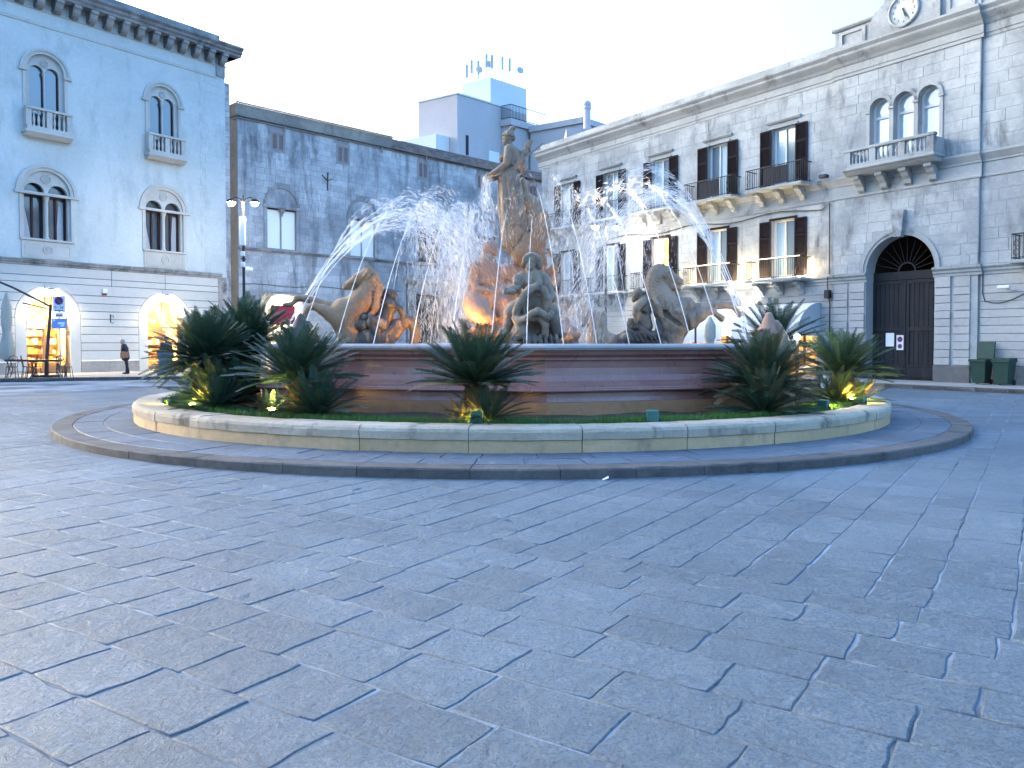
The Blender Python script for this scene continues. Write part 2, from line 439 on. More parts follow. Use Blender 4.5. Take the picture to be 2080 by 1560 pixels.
ring(island, 'paving_stone', M['island_paver'], R_PL-.03, mid-.006, 0, ISL_Z, (.45, .95), .009, .008, .003, rr=rr)

# planter wall of curved limestone blocks
M['planter'] = stone('planter_limestone', (.47,.325,.18), (.40,.28,.155), (.17,.14,.105), scale=1.6, stain=(.56,.74), streak=(1,1,.5), tone=.06, bump=.3, fine=.12, coord='World')
M['planter_cap'] = stone('planter_coping_limestone', (.41,.34,.25), (.33,.275,.20), (.10,.09,.075), scale=1.9, stain=(.54,.68), streak=(1,1,.5), tone=.07, bump=.4, fine=.14, coord='World')
planter = thing('planter_wall', 'low round limestone wall enclosing the palms and the fountain basin', 'planter', (0,0,0))
rr = random.Random(8); a = PI*.0
seg = 1.47/R_PL; k0 = int(2*PI/seg); seg = 2*PI/k0
for k in range(k0):
    a = .07 + k*seg
    gap = rr.choice((.003, .004, .009)); dr = rr.uniform(-.008, .008); dz = rr.uniform(-.006, .006)
    arc_block(MB(), R_PLI, R_PL+dr, a+gap/R_PL, a+seg-gap/R_PL, ISL_Z-.02, .288, .004, 6).build('wall_block', M['planter'], planter)
    mb = MB(); vs_ = []; n = 6
    prof = [(R_PL+dr+.018, .29), (R_PL+dr+.022, .39), (R_PL+dr+.006, .43), (R_PL+dr-.035, PL_Z-.006+dz), (R_PL-.09, PL_Z+dz), (R_PLI+.02, PL_Z-.004+dz), (R_PLI-.01, .42), (R_PLI-.01, .29)]
    for q in range(n+1):
        aa = a+gap/R_PL + (seg-2*gap/R_PL)*q/n
        for (r, z) in prof: r += rr.uniform(-.005, .004); z += rr.uniform(-.004, .003); vs_.append((CX+r*math.cos(aa), CY+r*math.sin(aa), z))
    m = len(prof)
    fs = [(q*m+j, q*m+(j+1) % m, (q+1)*m+(j+1) % m, (q+1)*m+j) for q in range(n) for j in range(m)] + [tuple(range(m))[::-1], tuple(n*m+j for j in range(m))]
    mb.add(vs_, fs).build('coping_stone', M['planter_cap'], planter)
M['soil'] = stone('planter_soil', (.075,.058,.042), (.05,.04,.03), (.11,.085,.06), scale=5, bump=1.0, bscale=12, fine=.3, coord='World')
sb = MB(); rings = 14
for i in range(rings):
    for k in range(96):
        r = R_PLI * (1 - i/(rings-1)*.35); a = 2*PI*k/96
        z = SOIL_Z - .02 + (.0 if i == 0 else .025*math.sin(k*1.7+i)*math.sin(k*.61+i*2.1))
        sb.v.append((CX+r*math.cos(a), CY+r*math.sin(a), z))
sb.f = [(i*96+k, i*96+(k+1) % 96, (i+1)*96+(k+1) % 96, (i+1)*96+k) for i in range(rings-1) for k in range(96)]; sb.sm = [True]*len(sb.f)
tag(sb.build('soil', M['soil']), 'bare dark soil of the planter bed', 'soil', kind='structure')

# pavements along the facades
def pavement(name, label, outline, kerb_path, mat, z=.12):
    mb = MB(); mb.prism(outline, 0, z, axis='z')
    o = tag(mb.build(name, mat), label, 'pavement', kind='structure')
    for (p, q) in zip(kerb_path[:-1], kerb_path[1:]):
        p, q = Vector(p), Vector(q); L = (q-p).length; k = max(1, round(L/1.1)); d = (q-p)/L; nrm = Vector((d.y, -d.x))
        for i in range(k):
            a, b = p + d*(L*i/k + .006), p + d*(L*(i+1)/k - .006)
            c = [a + nrm*.0, b + nrm*.0, b - nrm*.26, a - nrm*.26]
            ins = [a + nrm*-.015 + d*.01, b - nrm*.015 - d*.01, b - nrm*.25 - d*.01, a - nrm*.25 + d*.01]
            mk = MB(); mk.add([(v.x, v.y, -.01) for v in c] + [(v.x, v.y, z) for v in c] + [(v.x, v.y, z+.014) for v in ins],
                              [(0,1,5,4),(1,2,6,5),(2,3,7,6),(3,0,4,7),(4,5,9,8),(5,6,10,9),(6,7,11,10),(7,4,8,11),(8,9,10,11)])
            mk.build('kerb_stone', M['kerb'], o)
    return o
M['sidewalk'] = stone('pavement_slabs', (.30,.285,.26), (.25,.24,.22), (.17,.165,.155), scale=1.2, tone=.0, bump=.2, coord='World')
kl = [(-34.0, 26.6), (-20.4, 31.8), (-14.1, 34.2), (-10.5, 37.0), (-8.0, 41.0), (0.5, 53.0)]
pavement('pavement_left', 'pale pavement in front of the white palazzo', kl + [(2.0, 66), (-20, 60), (-40, 45)], kl, M['sidewalk'])
nR = Vector((-.82164, -.57)); dR = Vector((-.57, .82164)); pR = Vector((15.7, 29.7))
kr = [pR + nR*3.3 + dR*u for u in (28, 22, 14, 6, 0, -4, -10)]
pavement('pavement_right', 'narrow pavement along the clock building', [tuple(v) for v in kr] + [tuple(pR + dR*-10 - nR*1.5), tuple(pR + dR*28 - nR*1.5)], [tuple(v) for v in kr], M['sidewalk'])
# ------------------------------------------------------------------ buildings
def arch(cx, hw, z0, zs, n=14, rise=None):
    """outline of an arched opening: half width hw, sill z0, spring zs"""
    rise = hw if rise is None else rise
    return [(cx-hw, z0), (cx+hw, z0)] + [(cx + hw*math.cos(PI*k/n), zs + rise*math.sin(PI*k/n)) for k in range(n+1)]
def rect(x0, x1, z0, z1): return [(x0,z0),(x1,z0),(x1,z1),(x0,z1)]
def half_ring(mb, cx, zs, r0, r1, y0, y1, n=18, a0=0, a1=PI):
    """archivolt: half ring from r0 to r1, proud from y1 (wall) to y0"""
    poly = [(cx+r1*math.cos(a0+(a1-a0)*k/n), zs+r1*math.sin(a0+(a1-a0)*k/n)) for k in range(n+1)]
    inn = [(cx+r0*math.cos(a0+(a1-a0)*k/n), zs+r0*math.sin(a0+(a1-a0)*k/n)) for k in range(n+1)]
    vs_ = [(p[0], y0, p[1]) for p in inn] + [(p[0], y0, p[1]) for p in poly] + [(p[0], y1, p[1]) for p in inn] + [(p[0], y1, p[1]) for p in poly]
    m = n+1; fs = []
    for k in range(n): fs += [(k, k+1, m+k+1, m+k), (m+k, m+k+1, 3*m+k+1, 3*m+k), (k, 2*m+k, 2*m+k+1, k+1)]
    fs += [(0, m, 3*m, 2*m), (n, 2*m+n, 3*m+n, m+n)]
    return mb.add(vs_, fs)
def roundel(mb, cx, cz, r, y0, y1):
    for (ra, rb, yy) in ((r*.80, r, y0), (r*.45, r*.58, y0+.01), (.0001, r*.22, y0)):
        vs_ = []; n = 20
        for k in range(n):
            a = 2*PI*k/n
            vs_ += [(cx+ra*math.cos(a), yy, cz+ra*math.sin(a)), (cx+rb*math.cos(a), yy, cz+rb*math.sin(a)), (cx+ra*math.cos(a), y1, cz+ra*math.sin(a)), (cx+rb*math.cos(a), y1, cz+rb*math.sin(a))]
        fs = []
        for k in range(n):
            p, q = 4*k, 4*((k+1) % n); fs += [(p, q, q+1, p+1), (p+1, q+1, q+3, p+3), (p, p+2, q+2, q)]
        mb.add(vs_, fs)
    for k in range(8):
        a = 2*PI*k/8; c, s_ = math.cos(a), math.sin(a)
        p0 = (cx+c*r*.2, cz+s_*r*.2); p1 = (cx+c*r*.8, cz+s_*r*.8); t_ = r*.07
        mb.add([(p0[0]-s_*t_, y0+.005, p0[1]+c*t_), (p0[0]+s_*t_, y0+.005, p0[1]-c*t_), (p1[0]+s_*t_*2, y0+.005, p1[1]-c*t_*2), (p1[0]-s_*t_*2, y0+.005, p1[1]+c*t_*2)], [(0,1,2,3)])
    return mb
def moulding(mb, x0, x1, prof):
    """prof: list of (out, z) -- laid straight along x on the wall plane y=0, out = -y; closed ends"""
    m = len(prof); vs_ = [(x0, -o, z) for o, z in prof] + [(x1, -o, z) for o, z in prof]
    fs = [(j, m+j, m+j+1, j+1) for j in range(m-1)] + [tuple(range(m)), tuple(range(m, 2*m))[::-1]]
    return mb.add(vs_, fs)
BAL = [(.055,0),(.055,.05),(.03,.08),(.05,.17),(.058,.26),(.045,.36),(.026,.46),(.022,.52),(.03,.57),(.05,.60),(.05,.65)]
def balusters(parent, xs, y, z0, h, mat, n=8, f=1.0):
    me = None
    for x in xs:
        if me is None: me = MB().lathe([(r*f, z*h/.65) for r, z in BAL], n).mesh('baluster', mat)
        link('baluster', me, parent, (x, y, z0))
def ashlar(parent, x0, x1, z0, z1, holes, ch, lens, mat, y=0.0, proud=.012, gap=.006, cap=300, seed=1, name='ashlar_block'):
    """courses of stones over a wall face; holes: list of functions z -> (xa, xb) or None"""
    rr = random.Random(seed); out = []; z = z0; row = 0
    while z < z1 - .05:
        h = min(ch*rr.uniform(.9, 1.1), z1 - z)
        if z1 - z - h < .12: h = z1 - z
        iv = [(x0, x1)]
        for hf in holes:
            spans = [s_ for s_ in (hf(z+.02), hf(z+h/2), hf(z+h-.02)) if s_]
            if not spans: continue
            a = min(s_[0] for s_ in spans); b = max(s_[1] for s_ in spans); nv = []
            for (p, q) in iv:
                if b <= p or a >= q: nv.append((p, q)); continue
                if a > p: nv.append((p, a))
                if b < q: nv.append((b, q))
            iv = nv
        for (p, q) in iv:
            x = p - (rr.random()*lens[0]*.8 if p == x0 else 0)
            while x < q - .04:
                L = rr.uniform(*lens); e = min(x+L, q)
                if q - e < .18: e = q
                a = max(x, p)
                if e - a > .06: out.append((a+gap, e-gap, z+gap, z+h-gap, rr.uniform(.4, 1.0)*proud))
                x = e
        z += h; row += 1
    out.sort(key=lambda s_: -(s_[1]-s_[0])*(s_[3]-s_[2]))
    rest = MB()
    for i, (a, b, c, d, pr) in enumerate(out):
        t_ = min(.006, pr*.6)
        vs_ = [(a,y,c),(b,y,c),(b,y,d),(a,y,d),(a+t_,y-pr,c+t_),(b-t_,y-pr,c+t_),(b-t_,y-pr,d-t_),(a+t_,y-pr,d-t_)]
        fs = [(4,5,6,7),(0,1,5,4),(1,2,6,5),(2,3,7,6),(3,0,4,7)]
        if i < cap: MB().add(vs_, fs).build(name, mat, parent, fixn=False)
        else: rest.add(vs_, fs)
    if rest.v: tag(rest.build(name + '_field', mat, parent, fixn=False), kind='stuff')
def hole_rect(a, b, c, d): return lambda z: (a, b) if c < z < d else None
def hole_arch(cx, hw, z0, zs):
    def f(z):
        if z < z0 or z > zs + hw: return None
        if z <= zs: return (cx-hw, cx+hw)
        w = math.sqrt(max(0, hw*hw - (z-zs)**2)); return (cx-w, cx+w)
    return f
def body(parent, x0, x1, y0, y1, z0, z1, mat, name='rear_wall'):
    """the sides, back and roof of a building behind its facade"""
    mb = MB()
    mb.add([(x0,y0,z0),(x1,y0,z0),(x1,y1,z0),(x0,y1,z0),(x0,y0,z1),(x1,y0,z1),(x1,y1,z1),(x0,y1,z1)], [(4,5,6,7),(1,2,6,5),(2,3,7,6),(3,0,4,7)])
    return mb.build(name, mat, parent)
def text_mesh(name, s, size, mat, parent, loc, rot, depth=.004, align='CENTER'):
    cu = bpy.data.curves.new(name, 'FONT'); cu.body = s; cu.size = size; cu.align_x = align; cu.align_y = 'CENTER'; cu.extrude = depth
    to = bpy.data.objects.new(name, cu); COL.objects.link(to)
    dg = bpy.context.evaluated_depsgraph_get(); me = bpy.data.meshes.new_from_object(to.evaluated_get(dg))
    bpy.data.objects.remove(to); me.materials.append(mat); me.name = name
    return link(name, me, parent, loc, rot)

# ================= white palazzo on the left =================
LROOT = thing('palazzo', 'white plastered palazzo with arched double windows, corbelled cornice and two lit shop arches', 'building', (-20.4, 39.5, 0), math.atan2(.8, .6))
BAYS = (-2.37, 3.43)
LX0, LX1 = -9.0, 7.1
ht = [arch(c, .84, 11.32, 14.17, 18) for c in BAYS]
hm = [arch(c, 1.06, 6.42, 8.55, 18) for c in BAYS]
MB().plate(rect(LX0, LX1, 5.2, 17.7), ht + hm, 0, .30).build('plaster_wall', M['plaster'], LROOT)
hs_ = [arch(c, .97, .13, 2.79, 18) for c in BAYS]
MB().plate(rect(LX0, 6.55, .0, 5.3), hs_, .015, .55).build('lower_wall', M['joint'], LROOT)
body(LROOT, LX0, LX1, 0.02, 12, 0, 17.7, M['plaster'])
MB().box(6.55, LX1, .0, .3, 0, 5.25).build('side_strip', M['rubble'], LROOT)
ashlar(LROOT, 7.1, 7.42, 0, 16.2, [], .36, (.2, .34), M['grey_ashlar'], y=.05, seed=31, proud=.04, name='toothed_stone')
# rusticated courses of the ground floor, cut round the arches
CRS = [.70, 1.17, 1.56, 1.97, 2.36, 2.72, 3.10, 3.49, 3.87, 4.38, 4.70, 5.17]
RO = 1.46
for (za, zb) in zip(CRS[:-1], CRS[1:]):
    def hw(z):
        if z <= 2.79: return RO
        return math.sqrt(max(0.0, RO*RO - (z-2.79)**2))
    cuts = [LX0]
    for c in BAYS: cuts += [('L', c), ('R', c)]
    edges = [[LX0, ('a', BAYS[0])], [('b', BAYS[0]), ('a', BAYS[1])], [('b', BAYS[1]), 6.55]]
    if hw(za) < .05 and hw(zb) < .05: edges = [[LX0, -4.6], [-4.6, .6], [.6, 3.43], [3.43, 6.55]]
    for (p, q) in edges:
        def xe(e, z): return e if not isinstance(e, tuple) else (e[1] - hw(z) if e[0] == 'a' else e[1] + hw(z))
        g_ = .012
        zs2 = [za+g_ + (zb-za-2*g_)*k/4 for k in range(5)]
        poly = [(xe(p, z)+g_, z) for z in zs2] + [(xe(q, z)-g_, z) for z in reversed(zs2)]
        inn = []
        mz = (za+zb)/2
        n_ = len(poly)
        cxm = sum(v[0] for v in poly)/n_
        vs_ = [(x, .02, z) for x, z in poly] + [(x, -.02, z) for x, z in poly] + [(x + (.012 if x < cxm else -.012), -.032, z + (.012 if z < mz - .02 else (-.012 if z > mz + .02 else 0))) for x, z in poly]
        fs = [(i, (i+1) % n_, n_+(i+1) % n_, n_+i) for i in range(n_)] + [(n_+i, n_+(i+1) % n_, 2*n_+(i+1) % n_, 2*n_+i) for i in range(n_)]
        tri = tessellate_polygon([[Vector((v[0], v[2], 0)) for v in vs_[2*n_:]]])
        fs += [tuple(2*n_+i for i in t_) for t_ in tri]
        MB().add(vs_, fs).build('course_stone', M['rust_left'], LROOT)
for c in BAYS:                       # smooth arch surrounds with keystone
    mb = MB(); half_ring(mb, c, 2.79, .97, RO-.015, -.02, .5, 20)
    mb.box(c-RO+.015, c-.97, -.02, .5, .13, 2.79); mb.box(c+.97, c+RO-.015, -.02, .5, .13, 2.79)
    mb.build('arch_surround', M['rust_left'], LROOT)
    MB().prism([(c-.10, 3.74), (c+.10, 3.74), (c+.2, 4.37), (c-.2, 4.37)], -.06, .02).build('keystone', M['rust_left'], LROOT)
for (a, b) in ((LX0, BAYS[0]-RO), (BAYS[0]+RO, BAYS[1]-RO), (BAYS[1]+RO, 6.55)):
    MB().bbox(a+.004, b-.004, -.09, .03, .05, .66, .015).build('plinth', M['cement'], LROOT)
    moulding(MB(), a+.004, b-.004, [(-.02,.66),(.09,.66),(.09,.675),(.04,.71),(-.02,.71)]).build('plinth_cap', M['rust_left'], LROOT)
moulding(MB(), LX0, 6.75, [(-.01,5.17),(.06,5.17),(.06,5.24),(.14,5.30),(.14,5.36),(.18,5.38),(.18,5.42),(-.01,5.47)]).build('string_course', M['cornice_dark'], LROOT)
# cornice: fillet, corbels, slab, parapet
moulding(MB(), LX0, 6.6, [(-.01,16.28),(.035,16.28),(.035,16.34),(.02,16.36),(.02,16.42),(-.01,16.46)]).build('fillet', M['plaster_trim'], LROOT)
mb = MB(); mb.box(LX0, 7.2, -.05, .0, 16.99, 17.06); mb.build('corbel_shelf', M['plaster_trim'], LROOT)
cb = MB().prism([(0,17.6),(-.62,17.6),(-.62,17.46),(-.50,17.40),(-.42,17.24),(-.30,17.12),(-.14,17.02),(0,17.02)], -.17, .17, axis='x')
cme = cb.mesh('corbel', M['cornice_dark'])
k = 0
while -8.2 + k*.79 < 7.1: link('corbel', cme, LROOT, (-8.2 + k*.79, 0, 0)); k += 1
moulding(MB(), LX0, 7.75, [(-.3,17.6),(.66,17.6),(.66,17.70),(.78,17.78),(.78,17.88),(.92,17.98),(.92,18.08),(-.3,18.10)]).build('cornice', M['cornice_dark'], LROOT)
MB().box(LX0, 6.45, -.55, .2, 18.10, 18.46).build('parapet', M['cornice_dark'], LROOT)
MB().box(6.45, 7.75, -.3, 10, 17.6, 18.05).build('roof_edge', M['cornice_dark'], LROOT)
MB().box(6.55, 7.1, -.06, .0, 16.4, 17.6).build('corner_block', M['cornice_dark'], LROOT)
# quoins at the right end
z = 5.5; k = 0
while z < 16.2:
    h = .43; a = 5.55 if k % 2 else 5.85
    MB().bbox(a, 7.08, -.010, .0, z+.002, z+h-.002, .003).build('quoin_stone', M['plaster'], LROOT); z += h; k += 1
MB().box(6.9, 7.42, .05, .8, 0, 16.2).build('party_wall_strip', M['mortar_grey'], LROOT)
# upper double windows with balustrade
def small_bifora(c):
    w = link('upper_window', MB().plate(arch(c, .84, 11.32, 14.17, 18), [arch(c-.34, .31, 11.34, 14.15, 12), arch(c+.34, .31, 11.34, 14.15, 12)], .10, .24).mesh('upper_window', M['plaster_trim']), LROOT)
    mb = MB(); half_ring(mb, c, 14.17, .84, .98, -.05, .02, 22); half_ring(mb, c, 14.17, .98, 1.10, -.09, .02, 22)
    mb.build('hood_moulding', M['plaster_trim'], w)
    for sx in (-1, 1):
        MB().box(c+sx*.84 if sx > 0 else c-.98, c+.98 if sx > 0 else c-.84, -.05, .02, 12.3, 14.06).build('jamb', M['plaster_trim'], w)
        MB().box(c+.80 if sx > 0 else c-1.16, c+1.16 if sx > 0 else c-.80, -.11, .02, 14.07, 14.20).build('impost', M['plaster_trim'], w)
    roundel(MB(), c, 14.62, .17, .05, .11).build('roundel', M['plaster_trim'], w)
    mb = MB().lathe([(.05,0),(.05,.1),(.08,.2),(.10,.28),(.10,.32)], 10, (c, .13, 13.86)); mb.build('capital', M['plaster_trim'], w)
    for sx in (-1, 1):
        gl = MB().prism(arch(c+sx*.34, .31, 11.34, 14.15, 12), .26, .27).build('pane', M['glass'], w)
    MB().box(c-.05, c+.05, .20, .29, 11.34, 14.0).build('mullion', M['frame_red'], w)
    mb = MB(); mb.box(c+.6, c+.65, .2, .29, 11.34, 14.15); mb.build('frame', M['frame_red'], w)
    b = MB().bbox(c-1.08, c+1.08, -.50, .0, 11.20, 11.32, .03).build('window_balcony', M['plaster_trim'], LROOT)
    moulding(MB(), c-1.02, c+1.02, [(0,11.06),(.30,11.06),(.42,11.16),(.46,11.195),(0,11.195)]).build('bracket_moulding', M['plaster_trim'], b)
    MB().bbox(c-1.04, c+1.04, -.47, -.22, 12.27, 12.39, .02).build('hand_rail', M['plaster_trim'], b)
    MB().box(c-.98, c+.98, -.43, -.25, 11.325, 11.52).build('base_rail', M['plaster_trim'], b)
    for x in (-.9, 0, .9): MB().box(c+x-.12, c+x+.12, -.42, -.24, 11.522, 12.268).build('pier', M['plaster_trim'], b)
    for sx in (-.98, .74): MB().box(c+sx, c+sx+.24, -.238, .0, 11.35, 12.26).build('side_pier', M['plaster_trim'], b)
    balusters(b, [c-.66, c-.45, c-.24, c+.24, c+.45, c+.66], -.335, 11.52, .75, M['plaster_trim'], f=1.15)
def large_bifora(c):
    w = link('double_window', MB().plate(arch(c, 1.06, 6.42, 8.55, 20), [arch(c-.52, .44, 6.44, 8.56, 14), arch(c+.52, .44, 6.44, 8.56, 14)], .08, .26).mesh('double_window', M['plaster_trim']), LROOT)
    mb = MB(); half_ring(mb, c, 8.55, 1.06, 1.20, -.04, .02, 24); half_ring(mb, c, 8.55, 1.20, 1.36, -.09, .02, 24); mb.build('hood_moulding', M['plaster_trim'], w)
    MB().box(c-1.42, c+1.42, -.13, .07, 8.44, 8.56).build('impost_band', M['plaster_trim'], w)
    for a, b in ((c-1.20, c-1.06), (c+1.06, c+1.20)): MB().box(a, b, -.05, .02, 6.42, 8.43).build('jamb', M['plaster_trim'], w)
    roundel(MB(), c, 9.25, .23, .03, .09).build('roundel', M['plaster_trim'], w)
    MB().lathe([(.13,0),(.13,.05),(.09,.10),(.085,.16),(.08,1.66),(.09,1.7),(.085,1.72),(.12,1.86),(.15,1.94),(.15,2.0)], 12, (c, .10, 6.44)).build('column', M['plaster_trim'], w)
    for sx in (-1, 1):
        MB().prism(arch(c+sx*.52, .44, 6.44, 8.56, 14), .40, .41).build('pane', M['glass'], w)
        MB().prism([(c+sx*.52-.42, 6.44), (c+sx*.52-.05, 6.44), (c+sx*.52-.22, 7.4), (c+sx*.52-.42, 8.4)] if sx < 0 else [(c+.52+.02, 6.44), (c+.52+.36, 6.44), (c+.52+.36, 8.3), (c+.52+.16, 8.3)], .385, .39).build('curtain', M['curtain'], w)
        mb = MB()
        for x in (-.40, .0, .40): mb.box(c+sx*.52+x-.045, c+sx*.52+x+.045, .33, .384, 6.44, 8.45)
        mb.box(c+sx*.52-.44, c+sx*.52+.44, .33, .384, 8.40, 8.54); mb.build('frame', M['frame_red'], w)
    p = MB().box(c-1.14, c+1.14, -.045, .0, 5.50, 6.30).build('panel_slab', M['plaster_trim'], LROOT)
    MB().bbox(c-1.20, c+1.20, -.12, .05, 6.31, 6.415, .02).build('sill', M['plaster_trim'], p)
    mb = MB()
    for (a, b_, d, e) in ((c-1.0, c-.34, 6.12, 6.15), (c+.34, c+1.0, 6.12, 6.15), (c-1.0, c+1.0, 5.62, 5.65), (c-1.0, c-.97, 5.655, 6.115), (c+.97, c+1.0, 5.655, 6.115)): mb.box(a, b_, -.06, -.04, d, e)
    mb.build('panel_frame', M['plaster_trim'], p)
    roundel(MB(), c, 5.92, .22, -.09, -.04).build('rosette', M['plaster_trim'], p)
for c in BAYS: small_bifora(c); large_bifora(c)
# shops behind the two arches
M['shop_red'] = plain('shop_dark_red', (.22,.05,.03), .6)
M['prod'] = [plain('goods_white', (.75,.7,.6), .6), plain('goods_orange', (.6,.2,.05), .6), plain('goods_green', (.25,.3,.05), .6), plain('goods_brown', (.2,.09,.04), .6)]
M['shop_glass'] = None
def shop(c, idx):
    rm = thing_part = MB()
    x0, x1, y0, y1 = c-1.9, c+1.9, .56, 4.6
    rm.add([(x0,y0,.14),(x1,y0,.14),(x1,y1,.14),(x0,y1,.14),(x0,y0,4.1),(x1,y0,4.1),(x1,y1,4.1),(x0,y1,4.1)], [(0,1,2,3),(4,7,6,5),(1,5,6,2),(2,6,7,3),(3,7,4,0)])
    room = rm.build('shop_room', M['shop_wall'], LROOT, fixn=False)
    rr = random.Random(20+idx)
    for k, z in enumerate((.55, 1.0, 1.45, 1.9)):
        MB().box(c-.2, c+1.7, 3.2, 3.6, z, z+.04).build('shelf', M['shop_wood'], room)
        x = c-.15
        while x < c+1.6:
            w = rr.uniform(.1, .3); h = rr.uniform(.12, .34)
            MB().bbox(x, x+w*.9, 3.24, 3.5, z+.041, z+.041+h, .015).build('goods', rr.choice(M['prod']), room); x += w
    MB().box(c-.25, c+1.75, 3.61, 3.7, .15, 2.4).build('shelf_back', M['shop_wood'], room)
    MB().bbox(c+.15, c+.95, 1.2, 2.2, .15, .62, .02).build('counter', M['shop_wood'], room)
    if idx: MB().box(c-1.85, c+1.85, 3.8, 3.9, 2.2, 2.75).build('yellow_panel', M['shop_yellow'], room)
    else: MB().box(c-1.5, c-.4, 3.3, 3.4, .15, 2.3).build('yellow_panel', M['shop_yellow'], room)
    half_ring(MB(), c, 2.6, 1.2, 1.4, 2.4, 2.7, 18).build('vault_rib', M['shop_wall'], room)
    for (dx, dy, z) in ((-.35, 1.4, 3.0), (.55, 2.2, 2.75), (.1, 3.0, 2.2)):
        lp = MB().sphere((c+dx, dy, z), .09).build('pendant_bulb', M['lamp_warm'], room)
        MB().tube([(c+dx, dy, z+.09), (c+dx, dy, 4.08)], .008, 6).build('pendant_cord', M['black'], room)
        lamp('shop_light', 'POINT', 10, (1, .78, .42), (c+dx, dy-.2, z-.15), LROOT, .1)
    # shop front: frame, door, pane
    f = MB(); f.box(c-.03, c+.03, .36, .42, .14, 2.32); f.box(c-.97, c+.97, .36, .42, 2.32, 2.42); f.box(c-.97, c-.90, .36, .42, .14, 2.32); f.box(c+.90, c+.97, .36, .42, .14, 2.32)
    f.box(c-.03, c+.03, .36, .42, 2.42, 3.74); f.box(c+.03, c+.90, .36, .42, .14, .5)
    fr = f.build('shop_front', M['shop_wood'], LROOT)
    mb = MB(); mb.box(c-.88, c-.80, .37, .41, .16, 2.28); mb.box(c-.14, c-.05, .37, .41, .16, 2.28); mb.box(c-.79, c-.15, .37, .41, 2.16, 2.28); mb.box(c-.79, c-.15, .37, .41, .16, .36)
    d = mb.build('door', M['shop_wood'], fr)
    MB().tube([(c-.18, .33, 1.05), (c-.18, .33, 1.35)], .015, 6).build('door_handle', M['white_plastic'], d)
    if not idx: MB().bbox(c-.93, c-.08, .10, .34, 2.20, 2.62, .03).build('shutter_box', M['rust_left'], fr)
    # lamp over the arch lights the surround
    l_ = MB().bbox(c-.16, c+.16, -.30, -.12, 4.02, 4.10, .02).build('arch_lamp', M['iron'], LROOT)
    MB().box(c-.12, c+.12, -.28, -.14, 4.006, 4.018).build('lit_lens', M['lamp_white'], l_)
    MB().box(c-.02, c+.02, -.13, -.05, 4.04, 4.08).build('bracket', M['iron'], l_)
    lamp('arch_light', 'SPOT', 48, (1, .80, .52), (c, -.34, 4.0), LROOT, .12, R(150), .6, (c, -.10, 0))
for i, c in enumerate(BAYS): shop(c, i)
# things fixed to the wall
mb = MB(); mb.tube([(.52, -.04, 2.58), (.52, -.04, 2.98)], .03, 6); mb.tube([(.52, -.05, 2.9), (.62, -.1, 2.95), (.64, -.1, 2.8)], .015, 6); mb.tube([(.52, -.05, 2.6), (.6, -.1, 2.52), (.66, -.1, 2.62)], .015, 6)
mb.build('iron_hook', M['rust_iron'], LROOT)
a = MB().bbox(.10, .34, -.14, -.03, 4.02, 4.24, .02).build('alarm_box', M['white_plastic'], LROOT)
MB().bbox(.12, .32, -.15, -.04, 3.93, 4.015, .015).build('alarm_lens', M['shop_red'], a)

# ================= grey stone building in the middle =================
CROOT = thing('grey_palazzo', 'stained grey ashlar building with blind arched windows and tiled eaves', 'building', (-16.0, 45.8, 0), math.atan2(.71414, .7))
C1 = 28.5
BIF = (3.14, 8.95, 14.45, 20.2)
SMALL = (2.9, 7.47, 14.0, 19.6, 25.2)
ch_ = [arch(c, .98, 7.2, 9.62, 14, .05) for c in BIF]
sh_ = [rect(c-.46, c+.46, 12.98, 14.1) for c in SMALL]
dh_ = [rect(2.0, 4.25, .1, 4.03), rect(13.25, 15.65, .1, 4.95), rect(19.0, 21.5, .1, 4.2)]
MB().plate(rect(.35, C1, 0, 14.6), ch_ + sh_ + dh_, 0, .45).build('back_wall', M['mortar_grey'], CROOT)
body(CROOT, .35, C1, .02, 9, 0, 14.6, M['mortar_grey'])
holes = [hole_rect(c-1.22, c+1.22, 7.2, 9.85) for c in BIF] + [hole_arch(c, 1.12, 9.4, 9.8) for c in BIF] + [hole_rect(c-.50, c+.50, 12.94, 14.14) for c in SMALL]
holes += [hole_rect(1.66, 4.55, 0, 4.5), hole_rect(12.5, 16.4, 0, 6.05), hole_rect(18.7, 21.8, 0, 4.5)]
ashlar(CROOT, .36, C1, .1, 6.95, holes, .40, (.5, 1.1), M['grey_ashlar'], seed=3, cap=110)
ashlar(CROOT, .36, C1, 7.13, 14.45, holes, .36, (.45, 1.0), M['grey_ashlar'], seed=4, cap=190, name='wall_block')
moulding(MB(), .36, C1, [(-.01,6.92),(.06,6.92),(.06,6.98),(.14,7.03),(.14,7.09),(-.01,7.12)]).build('string_course', M['cornice_dark'], CROOT)
for c in SMALL:
    w = MB().plate(rect(c-.50, c+.50, 12.94, 14.14), [rect(c-.42, c+.42, 13.02, 14.06)], -.03, .06).build('shuttered_window', M['shutter_grey'], CROOT)
    for sx in (-1, 1):
        s_ = MB().plate(rect(c+(-.41 if sx < 0 else .01), c+(-.01 if sx < 0 else .41), 13.03, 14.05), [rect(c+(-.35 if sx < 0 else .07), c+(-.07 if sx < 0 else .35), 13.09, 13.99)], -.02, .03).build('shutter_leaf', M['shutter_grey'], w)
        sl = MB().add([(-.14,0,0),(.14,0,0),(.14,-.035,.05),(-.14,-.035,.05),(-.14,-.03,.058),(.14,-.03,.058)], [(0,1,2,3),(3,2,5,4)]).mesh('slat', M['shutter_grey'])
        for k in range(11): link('slat', sl, s_, (c + sx*.21, .035, 13.10 + k*.082))
    MB().box(c-.42, c+.42, .10, .12, 13.0, 14.08).build('dark_opening', M['dark_room'], w)
